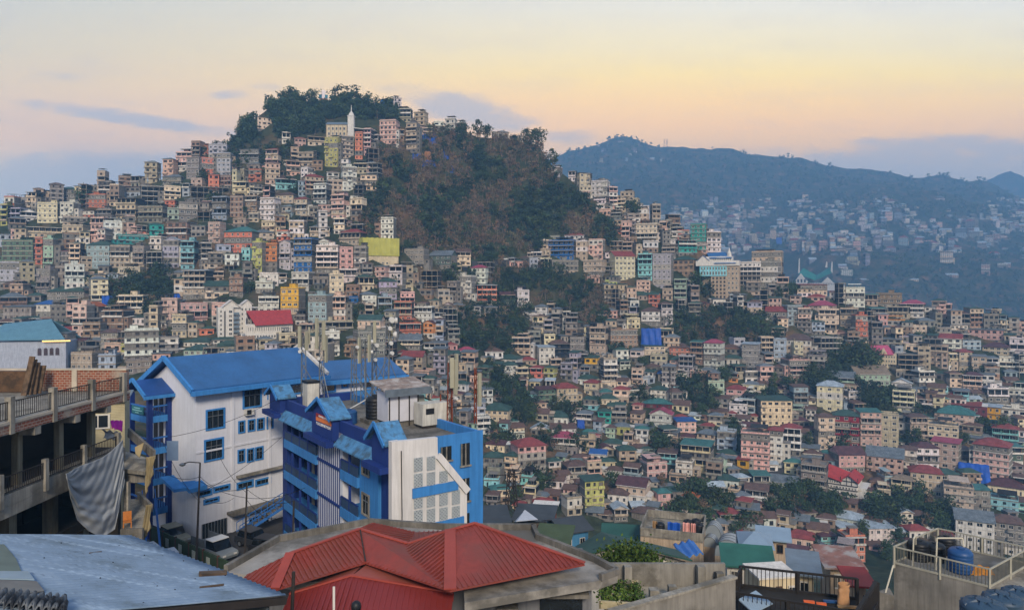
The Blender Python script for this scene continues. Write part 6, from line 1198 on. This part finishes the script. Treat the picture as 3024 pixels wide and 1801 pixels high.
# ---- concrete terrace, planter
CT=mat('streaked_concrete','7d7a73',.92,.25,.5,.3,stain='5a5750')
T_=empty('terrace',(0,0,0),0,'walled grey concrete roof terrace with stub columns below the green roofs','terrace')
y1=33.;zt=-(1664-860)/F*y1; zf=-(1731-860)/F*y1
q=MB(); x0=(1770-CX)/F*y1;x1=(2142-CX)/F*y1; q.box(x0,x1,y1,y1+.2,zf-.2,zt); q.build('wall',CT,T_)
q=MB(); q.slab([Vector((x0,y1,zf)),Vector((x1,y1,zf)),PZ(2160,1742,zf),PZ(1990,1790,zf),PZ(1840,1860,zf),Vector((x0,26,zf))],.3); q.build('floor',mat('terrace_floor','8d8779',.95,.25,.6,stain='6a655a'),T_)
aL=PZ(1800,1812,zt);aR=PZ(2172,1707,zt); q=MB(); q.slab([aL,aR,aR-Vector((0,0,9)),aL-Vector((0,0,9))],.22,0,(.2,.9,0)); q.build('wall',CT,T_); q=MB(); q.beam(aL+Vector((0,.1,.05)),aR+Vector((0,.1,.05)),.34,.1); q.build('coping',LGREY,T_)
for a,t,bm,w_ in ((1854,1670,1737,.34),(2070,1669,1733,.36),(1931,1738,1790,.4),(1985,1728,1768,.36),(2125,1689,1722,.34)):
    yy=y1-.3 if bm<1740 else zf*F/(HY-bm-6); xx=(a-CX)/F*yy; zz_=(HY-t)/F*yy; MB().box(xx-w_/2,xx+w_/2,yy-w_/2,yy+w_/2,zf,zz_).build('column',LGREY,T_)
pl=empty('planter',PZ(1828,1762,zf),R(-8),'white-edged planter box full of weeds on the terrace corner','planter'); q=MB()
for i in range(4): q.box(-.9,.9,-1.3+i*.8,-1.22+i*.8,0,.35)
for i in range(3): q.box(-.9+i*.87,-.82+i*.87,-1.3,1.2,0,.349)
q.build('edging',mat('cream_edging','a59c80',.9,.2,2),pl); MB().box(-.88,.86,-1.28,1.15,0,.22).build('soil',mat('soil','3a3026',1,.3,3),pl)
def bush(name,loc,sz,n,leaf,label,parent=None,cols=None):
    c=nr.normal(size=(n,3)); c/=np.linalg.norm(c,axis=1)[:,None]; c*=(nr.rand(n)**.4)[:,None]; c[:,2]=np.abs(c[:,2]); c+=.18*nr.normal(size=(n,3)); pal=np.array([lin(h) for h in (cols or ('3c5424','4d6429','2c4420','5a6a34'))]); cc=pal[nr.randint(0,len(pal),n)]*(.7+.6*nr.rand(n))[:,None]
    v,k=leaf_quads(c*np.array(sz),leaf,cc); o=link(name,quads_mesh(name,v,k,LEAF),parent); o.location=loc
    return tag(o,label,'plant') if not parent else o
for k in range(6): bush('weed',(-.6+.65*(k%3),-.8+.9*(k//3),.2),(.4,.45,.5),240,.07,None,pl)['kind']='stuff'
bush('leafy_tree_top',P(1858,1668,44)-Vector((0,0,.55)),(2.2,1.6,1.7),6500,.11,'dense bright green tree crown in front of the dark green gabled roof',None,('33481c','42561f','283c18','51602a'))
# ---- black steel platform with railing
PF=empty('steel_platform',(0,0,0),0,'black steel rooftop platform with double railings at lower right','platform')
bl=[PZ(2187,1671,-14.4),PZ(2530,1708,-14.4)]; fl_=[PZ(2156,1746,-14.4),PZ(2505,1803,-14.4)]
def rail3(a,b,h,m,parent,sp=.2,tr=.05,th=.1,post=(0,.5)):
    q=MB(); u=Vector((0,0,1)); q.beam(a,b,th,th); q.beam(a-u*h,b-u*h,th,th*1.6); n=max(2,int((b-a).length/sp))
    for i in range(n+1): p=a.lerp(b,i/n); q.beam(p-u*h,p-u*th*.5,.03,.03,1)
    for k in post: p=a.lerp(b,k); q.beam(p-u*(h+.3),p+u*.02,th*1.5,th*1.5)
    return q.build('railing',[m,BAL if m is not BS else BS],parent)
BAL=mat('grey_baluster','55564f',.7,.2,2)
BS=mat('black_steel','1a1817',.7,.3,2)
rail3(bl[0],bl[1],1.0,BS,PF,post=(0,.5,1)); rail3(fl_[0],fl_[1],1.0,BS,PF,post=(0,.5,1)); rail3(bl[0]+Vector((0,-.1,-.02)),fl_[0]+Vector((0,.1,-.02)),1.0,BS,PF,post=(.5,)); q=MB(); q.slab([bl[0]-Vector((0,0,1.05)),bl[1]-Vector((0,0,1.05)),fl_[1]-Vector((0,0,1.05)),fl_[0]-Vector((0,0,1.05))],.25); q.slab([fl_[0]-Vector((0,0,1.3)),fl_[1]-Vector((0,0,1.3)),fl_[1]-Vector((0,0,12)),fl_[0]-Vector((0,0,12))],.2,0,(0,1,0)); q.build('deck',mat('black_deck','22201d',.9,.3,1),PF)
a,c=PZ(2587,1719,-14.6),PZ(2530,1806,-14.6); rail3(a,c,1.1,BS,PF,.09,.05,.16)
p=PZ(2490,1785,-15.42); o=empty('sack',p,R(10),'tall pale orange sack standing on the black platform','sack'); SK=mat('sack_cloth','a9805a',.9,.2,2,bump=.3)
MB().grid(lambda u,v:((.30+.02*math.sin(v*9)+.02*math.sin(u*25))*(1-.3*math.exp(-((v-.84)/.07)**2))*math.cos(u*6.283)+.04*v,(.22+.02*math.sin(v*7+u*9))*math.sin(u*6.283),v*1.05),24,16).build('body',SK,o,True); MB().box(-.05,.75,-.45,-.2,0,.14).build('timber_scrap',mat('pale_timber','8f7350',.9,.2,3),o) if 0 else None
for px,py,l,lb,mt in ((2388,1778,.5,'orange scrap of plastic on the black platform, left of two',mat('orange_plastic','c25a30',.6)),(2424,1784,.45,'orange scrap of plastic on the black platform, nearer the sack',MATS['orange_plastic']),(2452,1777,.7,'small blue tool lying by the sack',BLUP),(2500,1793,.9,'pale timber offcut at the foot of the sack',mat('pale_timber','8f7350',.9,.2,3))):
    p=PZ(px,py,-15.42); tag(MB().beam(p+Vector((-l/2,0,.06)),p+Vector((l/2,-.1,.06)),.16,.1).build('scrap',mt),lb,'scrap')
q=[PZ(2180,1768,-14.7),PZ(2232,1742,-14.5),PZ(2282,1780,-14.7),PZ(2225,1808,-14.9)]; tag(MB().slab(q,.05).build('solar_panel',mat('pale_panel','8093a2',.4,.1,1,wave=('X',3,.2))),'pale panel leaning inside the black railing','panel')
# ---- concrete tank platform at lower right
WT=empty('tank_platform',(0,0,0),0,'grey concrete roof block with pale metal railing carrying water tanks','platform')
zt2=-14.75; A1=PZ(2640,1613,zt2);A2=PZ(2922,1680,zt2);A3=PZ(2978,1650,zt2); A4=A1+(A3-A2)*2.2; A3=A2+(A3-A2)*2.2; dn2=lambda p,h: p-Vector((0,0,h))
q=MB(); pts=[A1,A2,A3,A4]; q.slab([dn2(p,.95) for p in pts],9.); q.build('wall',CT,WT)
q=MB(); q.slab([dn2(A2,1.15),dn2(A3,1.15),dn2(A3,1.3)+Vector((1.5,-1,0)),dn2(A2,1.3)+Vector((.6,-1.6,0))],.2); q.build('ledge',LGREY,WT)
RL=mat('pale_rail_paint','8f8d80',.7,.15,2)
for a,c in ((A1,A2),(A2,A3),(A3,A4),(A4,A1)): rail3(a,c,.92,RL,WT,.17,.05,.07)
cen=(A1+A3)/2; zf2=zt2-.95
def tk(px,py,Y,h,r_,m,lb): p=P(px,py,Y); p.z=zf2; return tank(p,h,r_,m,lb)
tk(2712,0,40.6,1.15,.62,BLK,'black water tank at the left end of the railed platform'); tk(2762,0,40.4,1.05,.55,BLK,'black water tank in the middle of the railed platform'); tk(2795,0,41.4,1.1,.5,BLK,'black water tank behind the other black tank on the platform'); tk(2836,0,38.8,1.35,.62,BLUP,'bright blue water tank on the railed platform')
p=P(2905,0,38.2); p.z=zf2; MBb=MB().grid(lambda u,v:(.75*(u-.5)*2,.3*math.sin(v*3.14),.45*math.sin(math.pi*u)**.5*math.sin(math.pi*v)+.05*math.sin(u*17)),20,10); o=MBb.build('orange_sack',mat('orange_sack','a8702c',.9,.25,2,bump=.3),None,True); o.location=p; tag(o,'orange sack lying on the tank platform behind the railing','sack')
def frame(pts,lb): MB().path(pts,.045,0,6).build('pipe_frame',mat('cream_pipe','b3ae9c',.6,.1,1),WT)['label']=lb
f0=P(2764,1650,39.);f0.z=zf2; f1=P(2767,1588,39.2); f2=P(2842,1588,39.4); f3=P(2856,1645,39.); f3.z=zf2; frame([f0,f1,f2,f3],'goal-shaped cream pipe frame standing over the tanks')
f0=P(2695,1640,39.5);f0.z=zf2; f1=P(2698,1590,39.5); f2=P(2704,1578,39.8); f3=P(2704,1612,40.3); frame([f0,f1,f2,f3],'short bent cream pipe at the left end of the tank platform')
g0=P(2614,1752,38.5);g1=P(2638,1668,39.); frame([g0,g1],'pale pipe brace leaning on the left side of the tank platform')
q=MB(); a=PZ(2590,1746,-16.6);c=PZ(2640,1758,-16.9); q.slab([a,PZ(2640,1745,-16.9)+Vector((0,.5,0)),c,dn2(c,5),dn2(a,5)][:3],3.5); tag(q.build('low_block',CT),'low concrete block left of the tank platform','block')
for px,py,Y,r_,lb in ((2960,1752,29,.75,'ribbed blue-grey water tank in the bottom right corner'),(2905,1772,26.5,.8,'blue-grey water tank lowest in the right corner'),(3010,1738,30.5,.7,'dark blue water tank cut off by the right edge')):
    p=P(px,py,Y); o=tank(p-Vector((0,0,1.25)),1.3,r_,mat('slate_plastic','2a4054',.5,.15,1.5),lb)
    q=MB()
    for i in range(8): a=i*.785; q.tube((r_*.35*math.cos(a),r_*.35*math.sin(a),1.24),(r_*.92*math.cos(a),r_*.92*math.sin(a),1.06),.09,0,6)
    q.build('rib',MATS['slate_plastic'],o)
cr=MB(); cr.box(18.5,24,24.5,33.5,-20,-15.6+.0); tag(cr.build('low_roof',GREY),'flat concrete roof carrying the corner water tanks','roof')
# ---- houses just below the terrace
def simple(name,px0,px1,pyt,pyb,Y,dep,label,wall,roofm,kind,rise=1.5,yaw=0,cat='house',wins=3,drop=30,ov=.6,pyr=None):
    s=Y/F; xm=(px0+px1)/2; o=empty(name,P(xm,pyb,Y),yaw,label,cat); w_=(px1-px0)*s/2; h=(pyb-pyt)*s
    q=MB(); q.box(-w_,w_,0,dep,-drop,h); 
    if kind=='G': gable_wall(q,-w_,w_,0,h,h+rise-.1)
    q.build('wall',wall,o); r=MB()
    if kind=='h':
        e=min(w_,dep/2); t=h+rise; rx=w_-e*.9; a=(-w_-ov,-ov,h);b_=(w_+ov,-ov,h);c=(w_+ov,dep+ov,h);d=(-w_-ov,dep+ov,h);u=(-rx,dep/2,t);v_=(rx,dep/2,t); r.add([a,b_,c,d,u,v_],[(0,1,5,4),(1,2,5),(2,3,4,5),(3,0,4),(3,2,1,0)])
    elif kind=='G': gable_roof(r,-w_,w_,0,dep,h,h+rise,ov,.15,0,'y')
    elif kind=='g': gable_roof(r,-w_,w_,0,dep,h,h+rise,ov,.15,0,'x'); 
    else: r.slab([(-w_-ov,-ov,h+.05),(w_+ov,-ov,h+.05),(w_+ov,dep+ov,h+rise),(-w_-ov,dep+ov,h+rise)],.12)
    r.build('roof',roofm,o)
    for i in range(wins): ww=link('window',WM[i%2],o); ww.location=(-w_+2*w_*(i+.5)/wins,-.03,h-1.75); ww.scale=(min(1.4,2*w_/wins*.5),1,1.15)
    return o
DG=mat('deep_green_sheet','254a44',.6,.2,.5,wave=('X',4,.25)); TG=mat('teal_green_sheet','28584f',.6,.2,.5,wave=('X',4,.25)); BW=mat('blue_boards','3f78a0',.8,.12,.6,.2); DGR=mat('dark_grey_sheet','353b40',.6,.2,.6)
o=simple('boarded_house',1662,1742,1566,1640,92,5,'blue boarded house with round window and dark roof below the red-roofed house',BW,DGR,'g',1.0,R(24),wins=0,drop=15)
q=MB().lathe([(.42,0),(.42,.08)],(0,0,0),16).build('round_window',FRW,o); q.rotation_euler=(R(90),0,0); q.location=(.5,-.02,.9)
q=MB().lathe([(.28,.0),(.28,.1)],(0,0,0),14).build('round_pane',PGL,o); q.rotation_euler=(R(90),0,0); q.location=(.5,-.03,.9)
for x in (-1.1,.9): w_=link('window',WM[0],o); w_.location=(x,-.03,1.5); w_.scale=(.8,1,.8)
G1=empty('green_gabled_house',P(1840,1650,62)-Vector((0,0,0)),0,'house with broad deep green gabled roof behind the bright tree crown','house')
def wp(px,py,Y): return P(px,py,Y)-G1.location
q=MB(); pk=wp(1775,1569,66); pkf=wp(1840,1604,56); q.slab([wp(1668,1640,62),pkf+Vector((-.3,0,-.1)),pk,wp(1700,1612,72)],.12); q.slab([pkf,wp(2045,1653,56),wp(2000,1622,70),pk],.12); q.slab([pk,pkf,wp(1690,1648,57)],.1) ; q.build('roof',DG,G1)
q=MB(); q.slab([pkf+Vector((0,.4,-.3)),wp(1700,1652,58)+Vector((0,.4,-.3)),wp(1700,1900,58),wp(2020,1900,57),wp(2030,1660,56.6)+Vector((0,.4,-.2))],.3,0,(0,1,0)); q.slab([wp(1960,1660,57),wp(2026,1660,57),wp(2026,1900,57),wp(1960,1900,57)],.3,0,(0,1,0)); q.build('wall',MW,G1)
q=MB()
for i in range(5): q.slab([wp(1965+i*13,1658,56.5),wp(1973+i*13,1658,56.5),wp(1973+i*13,1672,56.5),wp(1965+i*13,1672,56.5)],.05,0,(0,1,0))
q.build('window_row',PGL,G1)
simple('long_green_roof_house',1790,1960,1592,1640,82,4,'long low house with dark green sheet roofs beside the round-windowed blue house',MATS['cream_plaster'],DG,'g',1.1,R(-10),wins=4)
simple('teal_roof_house',2150,2268,1667,1700,66,4.5,'house with big teal-green roof left of the black railing',MW,TG,'g',1.2,R(-12),wins=3)
simple('lilac_house',2350,2400,1690,1730,50,3,'cream house wall with sloped skylight roof behind the black railing',MATS['cream_plaster'],MGREY,'s',.4,R(-20),wins=1); simple('cream_house',2240,2360,1704,1790,47,2.2,'cream house seen through the black railing',MATS['cream_plaster'],MW,'s',.15,R(8),wins=3,ov=.1); simple('salmon_house',2455,2530,1672,1760,54,3,'small house with rusty patched roof behind the sack',MATS['beige_plaster'],mat('rusty_patch_roof','7b5a52',.8,.3,1,stain='8f8a86'),'s',.4,R(-10),wins=2); simple('red_lean_to',2528,2556,1722,1780,46,1.6,'low shed with bright red lean-to roof beside the black railing',MATS['beige_plaster'],MRED,'s',.3,R(-10),wins=0)
# terrace with tanks, drying cloths and blue tarp
TT=simple('parapet_house',1892,2072,1592,1640,78,7,'house with white-parapet roof terrace crowded with tanks and washing',MATS['beige_plaster'],LGREY,'s',.0,R(-18),wins=0,ov=.0)
q=MB(); w_=90*78/F; h=48*78/F
for y0,y1_ in ((0,.15),(6.85,7)): q.box(-w_,w_,y0,y1_,h+.1,h+1.0)
for sx_ in (-1,1): q.box(sx_*w_-.08,sx_*w_+.08,.15,6.85,h+.1,h+.99)
q.build('parapet',LGREY,TT)
M_=Matrix.Translation(TT.location)@Matrix.Rotation(R(-18),4,'Z'); lp=lambda x,y,z: M_@Vector((x,y,h+.06+z))
for x,y,m_,lb in ((-1.4,1.6,BLK,'black tank on the white-parapet terrace, left of the drying cloths'),(1.6,3.6,BLK,'black tank on the white-parapet terrace, behind the pink cloth'),(2.5,4.2,BLK,'black tank at the right end of the white-parapet terrace'),(2.9,2.6,BLK,'black tank nearest the blue tarp on the terrace')): tank(lp(x,y,0),1.25,.55,m_,lb)
def cloth(x,y,w_,hh,m_,lb): o=MB().grid(lambda u,v:lp(x+w_*u,y+.12*math.sin(u*11),.3+hh*v),12,6).build('hanging_cloth',m_,None,True); o.modifiers.new('cloth','SOLIDIFY').thickness=.02; tag(o,lb,'cloth','washing on the roof terrace')
cloth(-.5,1.2,1.4,1.2,MATS['blue_tarpaulin'],'blue cloth hung on the white-parapet terrace'); cloth(1.2,1.2,.8,1.3,mat('pink_cloth_b','c08c84',.9),'pale pink cloth hung between the tanks on the terrace'); cloth(2.1,1.5,.5,1.2,MATS['pink_cloth_b'],'narrow pink cloth at the right of the terrace washing'); cloth(-2.2,1.3,.5,1.1,MATS['pale_timber'],'tan cloth at the left of the terrace washing')
q4=[P(1988,1608,72),P(2046,1592,75),P(2078,1633,70),P(2022,1646,66)]; o=MB().grid(lambda u,v:q4[0].lerp(q4[1],u).lerp(q4[3].lerp(q4[2],u),v)+Vector((0,0,.14*math.sin(u*18)-.3*math.sin(math.pi*v)*(1-u)*.5)),24,12).build('blue_awning_tarp',mat('bright_blue_tarp','2a68ac',.5,.15,.6,bump=.4),None,True); o.modifiers.new('cloth','SOLIDIFY').thickness=.03; tag(o,'bright blue tarp slung below the white-parapet terrace','tarpaulin')
# greenhouses
GH=mat('greenhouse_film','7d858a',.35,.12,.5,spec=.5)
def greenhouse(px0,px1,pyt,pyb,Y,lb):
    s=Y/F; r_=(px1-px0)*s/2; o=empty('greenhouse',P((px0+px1)/2,pyb,Y),R(-25),lb,'greenhouse'); H=(pyb-pyt)*s; L_=r_*1.7
    q=MB().grid(lambda u,v:(-r_*math.cos(math.pi*u),v*L_,H*math.sin(math.pi*u)**.8),24,6); 
    for y in (0,L_): q.add([(-r_*math.cos(math.pi*i/12),y,H*math.sin(math.pi*i/12)**.8) for i in range(13)],[tuple(range(13))])
    q.build('film',GH,o); q=MB()
    for k in range(4):
        for i in range(12): q.tube(*[Vector((-r_*math.cos(math.pi*j/12),k*L_/3,H*math.sin(math.pi*j/12)**.8))*1.01 for j in (i,i+1)],.05,0,4)
    q.build('hoop',GALV,o); MB().box(-r_,r_,0,L_,-26,-.01).build('base',MATS['beige_plaster'],o)
greenhouse(2080,2130,1549,1600,88,'upper arched plastic greenhouse on a roof beside the tall conical tree'); greenhouse(2076,2116,1585,1615,80,'small arched greenhouse below the upper greenhouse'); greenhouse(2112,2190,1594,1645,76,'widest grey domed greenhouse left of the teal-roofed house')
simple('pale_blue_roof_house',2200,2268,1614,1640,74,4,'aqua house with pale blue sheet roof behind the teal-roofed house',MAQ,mat('sky_blue_roof','75899a',.5,.1,.6,wave=('X',4,.2)),'h',1.0,R(-15),wins=2); simple('metal_roof_house',2248,2320,1590,1625,86,4,'low house with shiny pale metal roof right of the aqua house',MATS['beige_plaster'],MATS['sky_blue_roof'],'g',.9,R(-18),wins=2)
# lattice pylon, tent
pb=P(1510,1570,118); pt=P(1512,1385,118); o=empty('steel_pylon',pb-Vector((0,0,10)),R(20),'dark lattice power pylon rising behind the flat concrete slab edge','pylon'); hh=pt.z-pb.z+10; q=MB(); L4=lambda z:1.7*(1-.75*z/hh)
for sx_,sy in ((-1,-1),(1,-1),(1,1),(-1,1)): q.tube((sx_*1.7,sy*1.7,0),(sx_*L4(hh),sy*L4(hh),hh),.09,0,5)
cs=[(-1,-1),(1,-1),(1,1),(-1,1)]
for k in range(13):
    z0,z1=hh*k/13,hh*(k+1)/13
    for i in range(4):
        a,c=cs[i],cs[(i+1)%4]; q.tube((a[0]*L4(z0),a[1]*L4(z0),z0),(c[0]*L4(z1),c[1]*L4(z1),z1),.05,0,4); q.tube((c[0]*L4(z0),c[1]*L4(z0),z0),(a[0]*L4(z1),a[1]*L4(z1),z1),.05,0,4)
q.build('tower',STEEL,o); q=MB()
for z in (.74,.86,.96): q.beam((-2.6,0,hh*z),(2.6,0,hh*z),.15,.15)
q.build('cross_arm',STEEL,o)
q4=[P(1516,1540,112),P(1550,1504,116),P(1588,1532,110),P(1524,1538,104)]; o=MB().slab([q4[0],q4[3],q4[2],q4[1]],.1).build('white_canopy',mat('white_sheet','b5b8bc',.7,.08,1)); tag(o,'white sheet canopy with raised peak beside the pylon','canopy')
simple('tin_shack',1520,1625,1535,1580,112,6,'low shack with tin sheets beside the white canopy',GREY,DGR,'s',.6,R(-10),wins=2,drop=14); simple('long_shed',1440,1500,1540,1585,108,7,'dim flat shed right of the blue building',GREY,DGR,'s',.3,R(6),wins=0,drop=12)
simple('brick_hut',1572,1632,1510,1528,128,5,'small brick hut with pale roof above the white canopy',MATS['red_brick'],MW,'s',.4,R(-12),wins=1,drop=12)
simple('olive_shed',1590,1668,1600,1620,70,3.5,'low shed with sloping olive-green roof beside the blue boarded house',GREY,mat('olive_sheet','3c4a32',.7,.2,.6),'s',.5,R(-12),wins=0,drop=16)

# ---- roads, walls and small street things on the hillside
def ribbon(name,pts,hw,m,label,lift=.7):
    q=MB(); P_=[]
    for (x0,y0),(x1,y1) in zip(pts,pts[1:]):
        for i in range(12):
            t=i/12; p=hit(x0+(x1-x0)*t,y0+(y1-y0)*t)
            if p is not None: P_.append(p)
    for k in range(3): P_=[P_[0]]+[(a+b*2+c)/4 for a,b,c in zip(P_,P_[1:],P_[2:])]+[P_[-1]]
    v=[]
    for a in P_: v+=[a+Vector((0,-hw,lift)),a+Vector((0,hw,lift)),a+Vector((0,-hw,lift-4))]
    q.add(v,[f for i in range(len(P_)-1) for f in ((3*i,3*i+3,3*i+4,3*i+1),(3*i+2,3*i+5,3*i+3,3*i))]); return tag(q.build(name,m),label,'road',kind='structure')
ribbon('hill_road',[(1395,776),(1460,773),(1560,772),(1640,776)],2.6,MATS['asphalt'],'narrow road cut across the foot of the wooded slope')
ribbon('hill_road',[(1900,792),(1940,765),(1990,735),(2030,715)],2.4,mat('pale_road','5a5650',.95,.2,.4),'steep road climbing past the teal balcony building')
ribbon('hill_road',[(2240,1405),(2290,1392),(2340,1372),(2400,1352),(2440,1345)],2.4,MATS['asphalt'],'bending road below the white towers')
def ridgewall(pts,h,label,m):
    q=MB(); pp_=[hit(*p) for p in pts]
    for a,c in zip(pp_,pp_[1:]): q.beam(a+Vector((0,0,h/2-1)),c+Vector((0,0,h/2-1)),.5,h+2)
    tag(q.build('retaining_wall',m),label,'wall')
ridgewall([(1765,1145),(1820,1165),(1870,1178),(1920,1165)],3.2,'pale stained retaining wall on the bank below the bright yellow house',LGREY)
ridgewall([(1440,784),(1520,783),(1620,788)],3.0,'long brownish retaining wall under the road at the foot of the wood',mat('brown_retaining','5e4d40',.95,.3,.4))
for px,pb,pt,lb in ((1978,1200,1085,'tall slender lattice tower standing among trees in the middle of the town'),(2505,1212,1140,'thin leaning steel mast beside the cream six-storey block'),(1772,1165,1100,'plain lamp post on the bank below the bright yellow house')):
    p=hit(px,pb); h=(pb-pt)*p.y/F; q=MB(); w_=.9 if 'tower' in lb else .12
    for sx_,sy in ((-1,-1),(1,-1),(0,1)): q.tube(p+Vector((sx_*w_,sy*w_,-1)),p+Vector((sx_*w_*.3,sy*w_*.3,h)),.12,0,5)
    if w_>.5:
        for k in range(12): z=h*k/12; f=w_*(1-.7*k/12); q.tube(p+Vector((-f,-f,z)),p+Vector((f,-f,z+h/12)),.08,0,4); q.tube(p+Vector((f,-f,z)),p+Vector((0,f,z+h/12)),.08,0,4)
    tag(q.build('tower' if w_>.5 else 'mast_pole',STEEL),lb,'tower' if w_>.5 else 'mast')
def road_car(px,py,rz,label,hx):
    p=hit(px,py); car(p+Vector((0,0,.72)),rz,label,hx)
road_car(1492,772,R(5),'white car driving along the road under the wooded slope','c9cbcc'); road_car(2330,1375,R(160),'pale car parked on the bending road below the white towers','b9bab6'); road_car(1960,752,R(140),'dark car on the steep road near the teal balcony building','30343a')
